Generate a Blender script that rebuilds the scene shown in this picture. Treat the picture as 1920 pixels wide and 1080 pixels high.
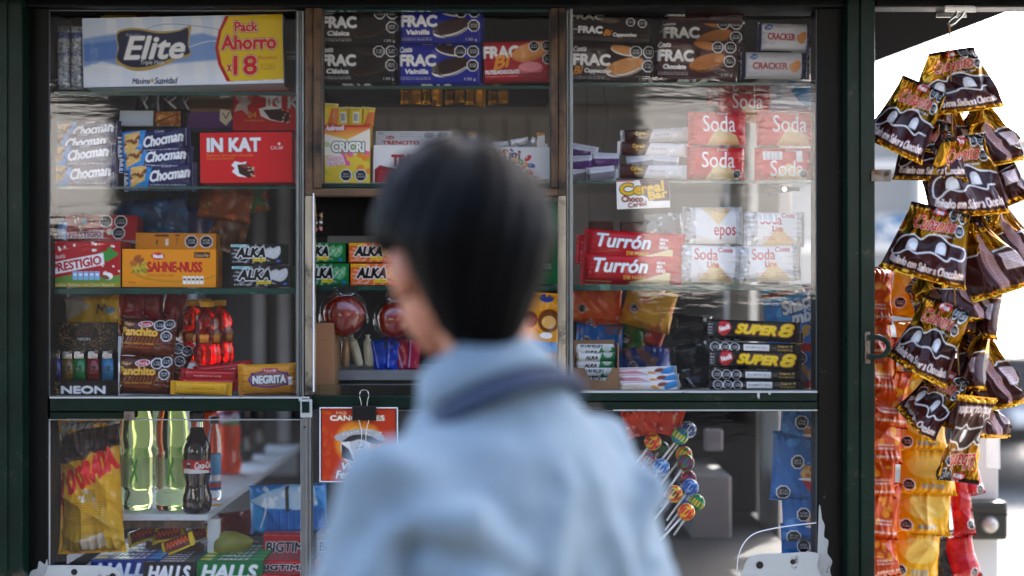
import bpy, math, random
import numpy as np
from mathutils import Vector, Matrix, Euler
R = math.radians
# ------------------------------------------------------------------ scene, camera, light
for o in list(bpy.data.objects): bpy.data.objects.remove(o)
S = bpy.context.scene
COL = S.collection
D = 2.66667                    # camera to the glass front of the kiosk, metres
EYE = 1.55
cam_d = bpy.data.cameras.new('camera'); cam = bpy.data.objects.new('camera', cam_d); COL.objects.link(cam)
cam.location = (0, -D, EYE); cam.rotation_euler = (R(90), 0, 0)
cam_d.lens = 50; cam_d.sensor_width = 36; cam_d.clip_start = 0.05; cam_d.clip_end = 900
cam_d.dof.use_dof = True; cam_d.dof.focus_distance = D + 0.05; cam_d.dof.aperture_fstop = 1.2
S.camera = cam
SUN_EL, SUN_AZ = 52.0, 28.0    # azimuth measured from +y towards +x
w = bpy.data.worlds.new('World'); S.world = w; w.use_nodes = True
nt = w.node_tree
sky = nt.nodes.new('ShaderNodeTexSky'); sky.sky_type = 'NISHITA'; sky.sun_disc = False
sky.sun_elevation = R(SUN_EL); sky.sun_rotation = R(SUN_AZ); sky.air_density = 0.8; sky.dust_density = 4.0; sky.ozone_density = 0.4
bgn = nt.nodes['Background']; nt.links.new(sky.outputs[0], bgn.inputs[0]); bgn.inputs[1].default_value = 0.15
sl = bpy.data.lights.new('sun', 'SUN'); sl.energy = 2.2; sl.angle = R(0.5); sl.color = (1, 0.94, 0.86)
sun = bpy.data.objects.new('sun', sl); COL.objects.link(sun)
sd = Vector((math.sin(R(SUN_AZ))*math.cos(R(SUN_EL)), math.cos(R(SUN_AZ))*math.cos(R(SUN_EL)), math.sin(R(SUN_EL))))
sun.rotation_euler = sd.to_track_quat('Z', 'Y').to_euler(); sun.location = (3, 6, 9)
S.view_settings.view_transform = 'Standard'; S.view_settings.look = 'None'; S.view_settings.gamma = 1
S.view_settings.use_curve_mapping = False
S.view_settings.exposure = 3.05
S.render.engine = 'CYCLES'
S.cycles.max_bounces = 10; S.cycles.transparent_max_bounces = 24; S.cycles.transmission_bounces = 10
S.cycles.glossy_bounces = 4; S.cycles.diffuse_bounces = 4
S.cycles.caustics_reflective = False; S.cycles.caustics_refractive = False
S.cycles.sample_clamp_indirect = 4

# ------------------------------------------------------------------ helpers
def kk(y): return 0.001*(D+y)/D
def P(px, py=540, y=0.0):
    k = kk(y); return Vector(((px-960)*k, y, EYE-(py-540)*k))
_lc = {}
def lin(c):
    if isinstance(c, (tuple, list)): return tuple(c[:3])
    if c not in _lc:
        v = [int(c[i:i+2], 16)/255 for i in (1, 3, 5)]
        _lc[c] = tuple(x/12.92 if x <= 0.04045 else ((x+0.055)/1.055)**2.4 for x in v)
    return _lc[c]

# ---- materials
M = {}
def pmat(name, col='#808080', rough=0.5, metal=0.0, attr=False, coat=0.0, bump=0.0, bscale=60, spec=0.5, var=0.0, vscale=8, trans=0.0, ior=1.45, em=None, aniso=None, dirt=None):
    m = bpy.data.materials.new(name); m.use_nodes = True; n = m.node_tree; b = n.nodes['Principled BSDF']
    b.inputs['Base Color'].default_value = (*lin(col), 1); b.inputs['Roughness'].default_value = rough
    b.inputs['Metallic'].default_value = metal; b.inputs['Specular IOR Level'].default_value = spec
    b.inputs['Coat Weight'].default_value = coat; b.inputs['Coat Roughness'].default_value = 0.12
    b.inputs['Transmission Weight'].default_value = trans; b.inputs['IOR'].default_value = ior
    tc = n.nodes.new('ShaderNodeTexCoord')
    src = None
    if attr:
        a = n.nodes.new('ShaderNodeVertexColor'); a.layer_name = 'Col'; src = a.outputs[0]
        n.links.new(a.outputs[1], b.inputs['Metallic'])
        mr = n.nodes.new('ShaderNodeMapRange'); mr.inputs[3].default_value = rough; mr.inputs[4].default_value = min(rough, 0.24)
        n.links.new(a.outputs[1], mr.inputs[0]); n.links.new(mr.outputs[0], b.inputs['Roughness'])
    if var > 0:
        nz = n.nodes.new('ShaderNodeTexNoise'); nz.inputs['Scale'].default_value = vscale; nz.inputs['Detail'].default_value = 8
        if aniso:
            mp = n.nodes.new('ShaderNodeMapping'); mp.inputs['Scale'].default_value = aniso
            n.links.new(tc.outputs['Object'], mp.inputs[0]); n.links.new(mp.outputs[0], nz.inputs[0])
        else: n.links.new(tc.outputs['Object'], nz.inputs[0])
        cr = n.nodes.new('ShaderNodeValToRGB'); cr.color_ramp.elements[0].position = 0.3; cr.color_ramp.elements[1].position = 0.72
        lo = max(0, 1-var); cr.color_ramp.elements[0].color = (lo, lo, lo, 1); cr.color_ramp.elements[1].color = (1, 1, 1, 1)
        n.links.new(nz.outputs[0], cr.inputs[0])
        mx = n.nodes.new('ShaderNodeMix'); mx.data_type = 'RGBA'; mx.blend_type = 'MULTIPLY'; mx.inputs[0].default_value = 1
        if src: n.links.new(src, mx.inputs[6])
        else: mx.inputs[6].default_value = (*lin(col), 1)
        n.links.new(cr.outputs[0], mx.inputs[7]); src = mx.outputs[2]
    if dirt:
        dc, lo, hi, ds = dirt
        nz = n.nodes.new('ShaderNodeTexNoise'); nz.inputs['Scale'].default_value = ds; nz.inputs['Detail'].default_value = 10; nz.inputs['Roughness'].default_value = 0.65
        n.links.new(tc.outputs['Object'], nz.inputs[0])
        mr = n.nodes.new('ShaderNodeMapRange'); mr.inputs[1].default_value = lo; mr.inputs[2].default_value = hi
        n.links.new(nz.outputs[0], mr.inputs[0])
        mx = n.nodes.new('ShaderNodeMix'); mx.data_type = 'RGBA'; n.links.new(mr.outputs[0], mx.inputs[0])
        if src: n.links.new(src, mx.inputs[6])
        else: mx.inputs[6].default_value = (*lin(col), 1)
        mx.inputs[7].default_value = (*lin(dc), 1); src = mx.outputs[2]
    if src: n.links.new(src, b.inputs['Base Color'])
    if bump > 0:
        nz = n.nodes.new('ShaderNodeTexNoise'); nz.inputs['Scale'].default_value = bscale; nz.inputs['Detail'].default_value = 4
        if aniso:
            mp = n.nodes.new('ShaderNodeMapping'); mp.inputs['Scale'].default_value = aniso
            n.links.new(tc.outputs['Object'], mp.inputs[0]); n.links.new(mp.outputs[0], nz.inputs[0])
        else: n.links.new(tc.outputs['Object'], nz.inputs[0])
        bp = n.nodes.new('ShaderNodeBump'); bp.inputs['Strength'].default_value = bump; bp.inputs['Distance'].default_value = 0.004
        n.links.new(nz.outputs[0], bp.inputs['Height']); n.links.new(bp.outputs[0], b.inputs['Normal'])
    M[name] = m; return m
def clearmat(name, tint=(1, 1, 1), refl=1.0, rough=0.0, bump=0.0, bscale=8, haze=0.0, hcol='#ffffff', ior=1.5, aniso=None):
    """thin clear sheet: see-through with a Fresnel reflection, some haze if it is worn plastic"""
    m = bpy.data.materials.new(name); m.use_nodes = True; n = m.node_tree; n.nodes.clear()
    out = n.nodes.new('ShaderNodeOutputMaterial'); t = n.nodes.new('ShaderNodeBsdfTransparent'); t.inputs[0].default_value = (*tint, 1)
    g = n.nodes.new('ShaderNodeBsdfGlossy'); g.inputs['Roughness'].default_value = rough
    f = n.nodes.new('ShaderNodeLayerWeight'); f.inputs[0].default_value = 0.5     # Schlick, the same from both sides of the sheet
    p5 = n.nodes.new('ShaderNodeMath'); p5.operation = 'POWER'; p5.inputs[1].default_value = 5; n.links.new(f.outputs['Facing'], p5.inputs[0])
    f0 = ((ior-1)/(ior+1))**2; ma = n.nodes.new('ShaderNodeMath'); ma.operation = 'MULTIPLY_ADD'; ma.inputs[1].default_value = 1-f0; ma.inputs[2].default_value = f0; n.links.new(p5.outputs[0], ma.inputs[0])
    ml = n.nodes.new('ShaderNodeMath'); ml.operation = 'MULTIPLY'; ml.inputs[1].default_value = refl; ml.use_clamp = True
    n.links.new(ma.outputs[0], ml.inputs[0])
    mx = n.nodes.new('ShaderNodeMixShader'); n.links.new(ml.outputs[0], mx.inputs[0]); n.links.new(t.outputs[0], mx.inputs[1]); n.links.new(g.outputs[0], mx.inputs[2])
    last = mx
    if haze > 0:
        d = n.nodes.new('ShaderNodeBsdfDiffuse'); d.inputs[0].default_value = (*lin(hcol), 1)
        m2 = n.nodes.new('ShaderNodeMixShader'); m2.inputs[0].default_value = haze
        n.links.new(mx.outputs[0], m2.inputs[1]); n.links.new(d.outputs[0], m2.inputs[2]); last = m2
    n.links.new(last.outputs[0], out.inputs[0])
    if bump > 0:
        tc = n.nodes.new('ShaderNodeTexCoord'); nz = n.nodes.new('ShaderNodeTexNoise'); nz.inputs['Scale'].default_value = bscale; nz.inputs['Detail'].default_value = 3
        mp = n.nodes.new('ShaderNodeMapping'); mp.inputs['Scale'].default_value = aniso or (1, 1, 1)
        n.links.new(tc.outputs['Object'], mp.inputs[0]); n.links.new(mp.outputs[0], nz.inputs[0])
        bp = n.nodes.new('ShaderNodeBump'); bp.inputs['Strength'].default_value = bump; bp.inputs['Distance'].default_value = 0.004
        n.links.new(nz.outputs[0], bp.inputs['Height']); n.links.new(bp.outputs[0], g.inputs['Normal']); n.links.new(bp.outputs[0], f.inputs['Normal'])
    M[name] = m; return m
pmat('card', rough=0.3, attr=True, spec=0.25)
pmat('film', rough=0.2, attr=True, bump=0.06, bscale=26, spec=0.3)
pmat('foil', rough=0.26, attr=True, bump=0.07, bscale=22, spec=.3)
pmat('paper', rough=0.8, attr=True)
pmat('green_paint', '#0a2319', 0.36, coat=0.03, spec=.22, bump=0.25, bscale=40, var=0.45, vscale=14, dirt=('#3f3a30', 0.62, 0.68, 14))
pmat('black_paint', '#040605', 0.42, spec=.22, bump=0.5, bscale=30, var=0.4, vscale=11, dirt=('#4b4a44', 0.68, 0.72, 18))
pmat('old_wood', '#75573a', 0.7, bump=0.5, bscale=18, var=0.75, vscale=9, aniso=(6, 6, 0.6), dirt=('#120b07', 0.46, 0.62, 11))
pmat('worn_wood', '#b3a184', 0.7, bump=0.5, bscale=18, var=0.6, vscale=9, aniso=(6, 6, 0.6), dirt=('#1d150e', 0.52, 0.64, 13))
pmat('wood_rail', '#6f5136', 0.7, bump=0.5, bscale=18, var=0.6, vscale=9, aniso=(0.6, 6, 6), dirt=('#20150e', 0.55, 0.75, 7))
pmat('aluminium', '#8b8e8c', 0.42, 0.75, bump=0.08, bscale=30, var=0.3, vscale=20, dirt=('#55524b', 0.64, 0.78, 14))
pmat('frame_grey', '#5d605e', 0.45, 0.5, dirt=('#2a2a28', 0.6, 0.7, 14))
pmat('steel', '#c9c9c6', 0.25, 1.0)
pmat('rusty_steel', '#8d8378', 0.45, 0.8, var=0.5, vscale=60, dirt=('#5a3018', 0.5, 0.65, 50))
pmat('white_chipped', '#aeb0ab', 0.5, coat=0.1, bump=0.3, bscale=30, dirt=('#3a3a36', 0.62, 0.68, 25))
pmat('white_paint', '#d4d5d1', 0.5, var=0.15, vscale=6, dirt=('#8b8a84', 0.62, 0.75, 9))
pmat('black_plastic', '#0b0b0c', 0.35)
pmat('white_plastic', '#e6e7e6', 0.35)
pmat('grey_metal', '#77797a', 0.5, 0.2, var=0.25, vscale=10)
pmat('dark_panel', '#26282a', 0.7, var=0.3, vscale=5)
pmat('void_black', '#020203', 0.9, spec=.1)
pmat('dark_ceiling', '#030303', 0.9, spec=.05, var=0.3, vscale=4)
pmat('board_white', '#cfd2cf', 0.6, var=0.18, vscale=10, dirt=('#77756d', 0.6, 0.75, 12))
pmat('kraft', '#8f6a48', 0.8, var=0.15, vscale=20)
pmat('green_glass_edge', '#1d4a40', 0.15, coat=0.4, var=0.5, vscale=14, dirt=('#7fcdb4', 0.62, 0.8, 8))
clearmat('pane', refl=1.8, bump=0.05, bscale=7, haze=0.004, aniso=(2, 1, 9))
clearmat('shelf_glass', tint=(0.86, 0.95, 0.92), refl=1.2)
clearmat('clear_wrap', refl=.7, rough=0.07, bump=0.7, bscale=30, haze=0.0)
clearmat('acrylic', refl=1.6, haze=0.02)
clearmat('pet', tint=(0.97, 0.99, 0.98), refl=1.8, rough=0.02)

# ---- object helpers
def link(name, me, mat, parent=None):
    o = bpy.data.objects.new(name, me); COL.objects.link(o)
    if mat is not None and not me.materials:
        me.materials.append(M[mat] if isinstance(mat, str) else mat)
    if parent is not None: o.parent = parent
    return o
def tag(o, label=None, cat=None, group=None, kind=None):
    if label: o['label'] = label
    if cat: o['category'] = cat
    if group: o['group'] = group
    if kind: o['kind'] = kind
    return o
def empty(name, loc, label=None, cat=None, group=None, rz=0):
    o = bpy.data.objects.new(name, None); COL.objects.link(o); o.location = loc; o.rotation_euler = (0, 0, rz); o.empty_display_size = 0.05
    return tag(o, label, cat, group)
def raw(name, V, F, cols=None, smooth=True):
    """F: list of numpy arrays of quads (N,4) or tris (N,3)"""
    me = bpy.data.meshes.new(name)
    V = np.asarray(V, np.float32); me.vertices.add(len(V)); me.vertices.foreach_set('co', V.ravel())
    li = np.concatenate([f.ravel() for f in F]).astype(np.int32)
    tot = np.concatenate([np.full(len(f), f.shape[1], np.int32) for f in F])
    st = np.concatenate([[0], np.cumsum(tot)[:-1]]).astype(np.int32)
    me.loops.add(len(li)); me.loops.foreach_set('vertex_index', li)
    me.polygons.add(len(tot)); me.polygons.foreach_set('loop_start', st); me.polygons.foreach_set('loop_total', tot)
    me.polygons.foreach_set('use_smooth', np.full(len(tot), smooth, bool))
    if cols is not None:
        a = me.color_attributes.new('Col', 'FLOAT_COLOR', 'POINT'); a.data.foreach_set('color', np.asarray(cols, np.float32).ravel())
    me.update(calc_edges=True); me.validate(); return me
class MB:
    """collects boxes, tubes, lathes and prisms into one mesh"""
    def __init__(s): s.v = []; s.f = []; s.n = 0
    def add(s, v, f):
        s.v += [tuple(p) for p in v]; s.f += [tuple(i+s.n for i in q) for q in f]; s.n += len(v); return s
    def box(s, x0, x1, y0, y1, z0, z1, mat=None):
        v = [(x, y, z) for x in (x0, x1) for y in (y0, y1) for z in (z0, z1)]
        if mat is not None: v = [mat @ Vector(p) for p in v]
        return s.add(v, [(0, 1, 3, 2), (4, 6, 7, 5), (0, 4, 5, 1), (2, 3, 7, 6), (0, 2, 6, 4), (1, 5, 7, 3)])
    def pbox(s, x0, y0, x1, y1, d0, d1):
        """box whose front outline is the pixel rectangle at depth d0"""
        a, b = P(x0, y0, d0), P(x1, y1, d0); return s.box(a.x, b.x, d0, d1, b.z, a.z)
    def tube(s, pts, r, n=8, cap=True):
        pts = [Vector(p) for p in pts]; rs = r if isinstance(r, (list, tuple)) else [r]*len(pts)
        v = []; f = []
        up = Vector((0, 0, 1))
        for i, p in enumerate(pts):
            t = (pts[min(i+1, len(pts)-1)]-pts[max(i-1, 0)]).normalized()
            a = t.cross(up)
            if a.length < 0.05: a = t.cross(Vector((0, 1, 0)))
            a.normalize(); b = a.cross(t).normalized()
            for k in range(n):
                th = 2*math.pi*k/n; v.append(p+a*math.cos(th)*rs[i]+b*math.sin(th)*rs[i])
        for i in range(len(pts)-1):
            for k in range(n):
                f.append((i*n+k, i*n+(k+1) % n, (i+1)*n+(k+1) % n, (i+1)*n+k))
        if cap: f.append(tuple(range(n))); f.append(tuple((len(pts)-1)*n+k for k in reversed(range(n))))
        return s.add(v, f)
    def lathe(s, prof, c=(0, 0, 0), n=24, axis='z', fn=None):
        v = []; f = []
        for (r, h) in prof:
            for k in range(n):
                th = 2*math.pi*k/n; rr = r*(fn(th, h) if fn else 1)
                p = (rr*math.cos(th), rr*math.sin(th), h)
                if axis == 'y': p = (p[0], p[2], p[1])
                if axis == 'x': p = (p[2], p[0], p[1])
                v.append((p[0]+c[0], p[1]+c[1], p[2]+c[2]))
        for i in range(len(prof)-1):
            for k in range(n): f.append((i*n+k, i*n+(k+1) % n, (i+1)*n+(k+1) % n, (i+1)*n+k))
        if prof[0][0] > 1e-6: f.append(tuple(reversed(range(n))))
        if prof[-1][0] > 1e-6: f.append(tuple((len(prof)-1)*n+k for k in range(n)))
        return s.add(v, f)
    def prism(s, pts, y0, y1):
        """outline of (x, z) points made solid between y0 and y1"""
        n = len(pts); v = [(x, y0, z) for x, z in pts]+[(x, y1, z) for x, z in pts]
        f = [tuple(range(n)), tuple(reversed(range(n, 2*n)))]+[(i, i+n, (i+1) % n+n, (i+1) % n) for i in range(n)]
        return s.add(v, f)
    def build(s, name, mat, parent=None, smooth=False, bevel=0.0):
        me = bpy.data.meshes.new(name); me.from_pydata(s.v, [], s.f); me.validate()
        me.polygons.foreach_set('use_smooth', np.full(len(me.polygons), smooth, bool)); me.update()
        o = link(name, me, mat, parent)
        if bevel > 0:
            b = o.modifiers.new('bevel', 'BEVEL'); b.width = bevel; b.segments = 2; b.limit_method = 'ANGLE'
        return o

# ------------------------------------------------------------------ print: words and shapes drawn in photo millimetres
SS = 2.0
_tri = {}
def tris(s):
    if s not in _tri:
        c = bpy.data.curves.new('t', 'FONT'); c.body = s; c.size = 1; c.resolution_u = 3
        o = bpy.data.objects.new('t', c); COL.objects.link(o)
        dg = bpy.context.evaluated_depsgraph_get(); me = o.evaluated_get(dg).to_mesh(); me.calc_loop_triangles()
        v = np.array([p.co[:2] for p in me.vertices], np.float64).reshape(-1, 2)
        t = np.array([q.vertices[:] for q in me.loop_triangles], np.int64).reshape(-1, 3)
        _tri[s] = (v, t)
        o.evaluated_get(dg).to_mesh_clear(); bpy.data.objects.remove(o); bpy.data.curves.remove(c)
    return _tri[s]
def dil(m, r):
    if r <= 0.3: return m
    out = m.copy(); k = int(math.ceil(r)); H, W = m.shape
    for dy in range(-k, k+1):
        for dx in range(-k, k+1):
            if dx*dx+dy*dy <= r*r+0.3 and (dx or dy):
                ys, ye = max(0, dy), min(H, H+dy); xs, xe = max(0, dx), min(W, W+dx)
                if ye > ys and xe > xs: out[ys:ye, xs:xe] |= m[ys-dy:ye-dy, xs-dx:xe-dx]
    return out
def spline(pts, n=8, closed=True):
    pts = [np.array(p, float) for p in pts]; N = len(pts); out = []
    for i in range(N if closed else N-1):
        g = (lambda j: pts[j % N]) if closed else (lambda j: pts[max(0, min(N-1, j))])
        p0, p1, p2, p3 = g(i-1), g(i), g(i+1), g(i+2)
        for k in range(n):
            t = k/n; out.append(0.5*((2*p1)+(-p0+p2)*t+(2*p0-5*p1+4*p2-p3)*t*t+(-p0+3*p1-3*p2+p3)*t**3))
    if not closed: out.append(pts[-1])
    return out
class Art:
    def __init__(s, x0, y0, x1, y1, bg, m=0.0):
        s.x0, s.y0, s.x1, s.y1 = x0, y0, x1, y1
        s.W, s.H = max(2, int((x1-x0)*SS)), max(2, int((y1-y0)*SS))
        s.a = np.empty((s.H, s.W, 4), np.float32); s.a[:] = (*lin(bg), m); s.bg = bg; s.m = m; s.f = None
    def _px(s, p): return np.stack([(np.asarray(p, float)[:, 0]-s.x0)*SS-0.5, (np.asarray(p, float)[:, 1]-s.y0)*SS-0.5], 1)
    def _put(s, mask, oy, ox, col, m, al=1.0):
        h, w = mask.shape; y0, x0 = max(0, oy), max(0, ox); y1, x1 = min(s.H, oy+h), min(s.W, ox+w)
        if y1 <= y0 or x1 <= x0: return
        mk = mask[y0-oy:y1-oy, x0-ox:x1-ox]; v = np.array((*lin(col), m), np.float32)
        reg = s.a[y0:y1, x0:x1]; reg[mk] = reg[mk]*(1-al)+v*al
    def poly(s, pts, col, m=0.0, al=1.0, curve=False):
        if curve: pts = spline(pts)
        q = s._px(pts); lo = np.floor(q.min(0)).astype(int)-1; hi = np.ceil(q.max(0)).astype(int)+2
        lo = np.maximum(lo, -1); hi = np.minimum(hi, [s.W+1, s.H+1])
        if (hi <= lo).any(): return s
        X, Y = np.meshgrid(np.arange(lo[0], hi[0]), np.arange(lo[1], hi[1])); ins = np.zeros(X.shape, bool)
        for i in range(len(q)):
            (xa, ya), (xb, yb) = q[i], q[(i+1) % len(q)]
            if ya == yb: continue
            c = (Y >= min(ya, yb)) & (Y < max(ya, yb))
            ins ^= c & (X < (xb-xa)*(Y-ya)/(yb-ya)+xa)
        s._put(ins, lo[1], lo[0], col, m, al); return s
    def rect(s, x0, y0, x1, y1, col, m=0.0, al=1.0): return s.poly([(x0, y0), (x1, y0), (x1, y1), (x0, y1)], col, m, al)
    def ell(s, cx, cy, rx, ry, col, m=0.0, rot=0, al=1.0, n=28):
        c, d = math.cos(R(rot)), math.sin(R(rot))
        return s.poly([(cx+rx*math.cos(t)*c-ry*math.sin(t)*d, cy+rx*math.cos(t)*d+ry*math.sin(t)*c) for t in np.linspace(0, 2*math.pi, n, endpoint=False)], col, m, al)
    def line(s, pts, wd, col, m=0.0, al=1.0, curve=False, closed=False):
        if curve: pts = spline(pts, 8, closed)
        q = s._px(pts); r = max(0.75, wd*SS/2)
        if closed: q = np.vstack([q, q[:1]])
        lo = np.maximum(np.floor(q.min(0)-r).astype(int)-1, 0); hi = np.minimum(np.ceil(q.max(0)+r).astype(int)+2, [s.W, s.H])
        if (hi <= lo).any(): return s
        X, Y = np.meshgrid(np.arange(lo[0], hi[0]), np.arange(lo[1], hi[1])); mk = np.zeros(X.shape, bool)
        for a, b in zip(q[:-1], q[1:]):
            d = b-a; L = d@d+1e-9; t = np.clip(((X-a[0])*d[0]+(Y-a[1])*d[1])/L, 0, 1)
            mk |= (X-a[0]-t*d[0])**2+(Y-a[1]-t*d[1])**2 <= r*r
        s._put(mk, lo[1], lo[0], col, m, al); return s
    def text(s, st, x0, y0, x1, y1, col, bold=0.0, sh=0.0, rot=0.0, out=None, out2=None, m=0.0, al=1.0, arc=0.0, cond=None):
        """word whose ink fills the rectangle (then turned by rot degrees); out = (colour, width)"""
        v, t = tris(st)
        if len(v) == 0: return s
        v = v.copy(); v[:, 0] += v[:, 1]*sh
        a, b = v.min(0), v.max(0); u = (v-a)/(b-a)
        bw = bold/2
        x = x0+bw+u[:, 0]*(x1-x0-2*bw); y = y1-bw-u[:, 1]*(y1-y0-2*bw)
        if arc: y = y - arc*(1-(2*u[:, 0]-1)**2)
        if rot:
            cx, cy = (x0+x1)/2, (y0+y1)/2; c, d = math.cos(R(rot)), math.sin(R(rot))
            x, y = cx+(x-cx)*c-(y-cy)*d, cy+(x-cx)*d+(y-cy)*c
        q = s._px(np.stack([x, y], 1)); pad = int(2+SS*(bold+(out[1] if out else 0)+(out2[1] if out2 else 0)))
        lo = np.floor(q.min(0)).astype(int)-pad; hi = np.ceil(q.max(0)).astype(int)+pad
        mk = np.zeros((hi[1]-lo[1], hi[0]-lo[0]), bool)
        for tr in t:
            p = q[tr]-lo; l2 = np.floor(p.min(0)).astype(int); h2 = np.ceil(p.max(0)).astype(int)+1
            X, Y = np.meshgrid(np.arange(l2[0], h2[0]), np.arange(l2[1], h2[1]))
            e = []
            for i in range(3):
                A, B = p[i], p[(i+1) % 3]; e.append((B[0]-A[0])*(Y-A[1])-(B[1]-A[1])*(X-A[0]))
            mk[l2[1]:h2[1], l2[0]:h2[0]] |= ((e[0] >= -.01) & (e[1] >= -.01) & (e[2] >= -.01)) | ((e[0] <= .01) & (e[1] <= .01) & (e[2] <= .01))
        mk = dil(mk, bw*SS)
        if out:
            mo = dil(mk, out[1]*SS)
            if out2: s._put(dil(mo, out2[1]*SS), lo[1], lo[0], out2[0], 0)
            s._put(mo, lo[1], lo[0], out[0], 0)
        s._put(mk, lo[1], lo[0], col, m, al); return s
    def fine(s, x0, y0, x1, y1, col, rows=2, al=0.7, seed=1):
        rg = random.Random(seed); hh = (y1-y0)/rows
        for i in range(rows):
            x = x0
            while x < x1:
                wd = rg.uniform(2.5, 8); s.rect(x, y0+i*hh+hh*.2, min(x1, x+wd), y0+i*hh+hh*.75, col, 0, al*rg.uniform(.6, 1)); x += wd+rg.uniform(.9, 1.8)
        return s
    def octo(s, cx, cy, r, tx=True):
        for rr, c in ((r, '#e9e9e9'), (r*.86, '#070707')):
            s.poly([(cx+rr*1.06*math.cos(R(22.5+45*k)), cy+rr*1.06*math.sin(R(22.5+45*k))) for k in range(8)], c)
        if tx and r > 6:
            s.text('ALTO EN', cx-r*.55, cy-r*.36, cx+r*.55, cy-r*.06, '#d8d8d8', .25)
            s.text('CALORIAS', cx-r*.66, cy+r*.04, cx+r*.66, cy+r*.34, '#d8d8d8', .25)
        return s
    def blur(s, n):
        a = s.a
        for ax in (0, 1):
            a = sum(np.roll(a, i, ax) for i in range(-n, n+1))/(2*n+1)
        s.a = a; return s
    def noise(s, col, n, r0, r1, box=None, al=1.0, seed=3, m=0.0):
        rg = random.Random(seed); x0, y0, x1, y1 = box or (s.x0, s.y0, s.x1, s.y1)
        for _ in range(n): s.ell(rg.uniform(x0, x1), rg.uniform(y0, y1), rg.uniform(r0, r1), rg.uniform(r0, r1), col, m, rg.uniform(0, 90), al, 10)
        return s
    def grad(s, c0, c1, ax='v', x0=None, y0=None, x1=None, y1=None):
        """a printed colour that runs from one ink to another"""
        X0, Y0 = int(((x0 if x0 is not None else s.x0)-s.x0)*SS), int(((y0 if y0 is not None else s.y0)-s.y0)*SS)
        X1, Y1 = int(((x1 if x1 is not None else s.x1)-s.x0)*SS), int(((y1 if y1 is not None else s.y1)-s.y0)*SS)
        n = (Y1-Y0) if ax == 'v' else (X1-X0); t = np.linspace(0, 1, n)[:, None]
        g = np.array(lin(c0))*(1-t)+np.array(lin(c1))*t
        s.a[Y0:Y1, X0:X1, :3] = g[:, None, :] if ax == 'v' else g[None]
        return s
    def sample(s, U, V):
        if s.f is None:
            a = np.pad(s.a, ((1, 1), (1, 1), (0, 0)), 'edge'); s.f = (a[:-2, 1:-1]+2*a[1:-1, 1:-1]+a[2:, 1:-1])/4
            a = np.pad(s.f, ((0, 0), (1, 1), (0, 0)), 'edge'); s.f = (a[:, :-2]+2*a[:, 1:-1]+a[:, 2:])/4
        x = np.clip(U, 0, 1)*(s.W-1); y = np.clip(V, 0, 1)*(s.H-1)
        x0 = np.minimum(x.astype(int), s.W-2); y0 = np.minimum(y.astype(int), s.H-2); fx = (x-x0)[..., None]; fy = (y-y0)[..., None]
        f = s.f; return (f[y0, x0]*(1-fx)+f[y0, x0+1]*fx)*(1-fy)+(f[y0+1, x0]*(1-fx)+f[y0+1, x0+1]*fx)*fy
PITCH = 1.25
def gridf(nu, nv, off=0, flip=False):
    i = np.arange(nv-1)[:, None]*nu+np.arange(nu-1)[None]; i = i.ravel()+off
    q = np.stack([i, i+nu, i+nu+1, i+1], 1)
    return q[:, ::-1] if flip else q
def facecol(a, U, V):
    if isinstance(a, Art): return a.sample(U, V)
    m = 0.0
    if isinstance(a, tuple) and isinstance(a[0], str): a, m = a
    return np.broadcast_to(np.array((*lin(a), m), np.float32), U.shape+(4,))
def boxmesh(w, h, d, f, side='#888888', t=None, b=None, l=None, r=None, k=None, ch=0.0007, bow=0.0):
    """carton centred on the origin, front to -y; each side a colour or an Art"""
    V = []; F = []; C = []; n = 0
    hw, hh, hd = w/2, h/2, d/2
    spec = [(f, (-hw, -hd, hh), (w, 0, 0), (0, 0, -h)), (t or side, (-hw, hd, hh), (w, 0, 0), (0, -d, 0)), (b or side, (-hw, -hd, -hh), (w, 0, 0), (0, d, 0)),
            (l or side, (-hw, hd, hh), (0, -d, 0), (0, 0, -h)), (r or side, (hw, -hd, hh), (0, d, 0), (0, 0, -h)), (k or side, (hw, hd, hh), (-w, 0, 0), (0, 0, -h))]
    cor = {}
    for fi, (a, o, du, dv) in enumerate(spec):
        o, du, dv = np.array(o), np.array(du), np.array(dv); lu, lv = np.abs(du).sum(), np.abs(dv).sum()
        if isinstance(a, Art):
            nu = max(4, int((a.x1-a.x0)/PITCH)); nv = max(4, int((a.y1-a.y0)/PITCH))
        else: nu = nv = 3
        U, W = np.meshgrid(np.linspace(0, 1, nu), np.linspace(0, 1, nv))
        u = ch/lu+U*(1-2*ch/lu); v = ch/lv+W*(1-2*ch/lv)
        p = o+u[..., None]*du+v[..., None]*dv
        if bow: p = p+np.cross(dv, du)/(lu*lv)*-1*(bow*np.sin(np.pi*U)*np.sin(np.pi*W))[..., None]
        V.append(p.reshape(-1, 3)); C.append(facecol(a, U, W).reshape(-1, 4)); F.append(gridf(nu, nv, n))
        ids = {(0, 0): n, (1, 0): n+nu-1, (0, 1): n+nu*(nv-1), (1, 1): n+nu*nv-1}
        for (iu, iv), idx in ids.items():
            q = o+iu*du+iv*dv; cor.setdefault(tuple(np.sign(q).astype(int)), {})[fi] = idx
        n += nu*nv
    ks = list(cor); T = []; Q = []
    for a in ks:
        T.append(list(cor[a].values()))
        for ax in range(3):
            if a[ax] < 0:
                b2 = list(a); b2[ax] = 1; b2 = tuple(b2); fs = [x for x in cor[a] if x in cor[b2]]
                Q.append([cor[a][fs[0]], cor[b2][fs[0]], cor[b2][fs[1]], cor[a][fs[1]]])
    return raw('carton', np.concatenate(V), [np.concatenate(F), np.array(Q), np.array(T)], np.concatenate(C), False)
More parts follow.
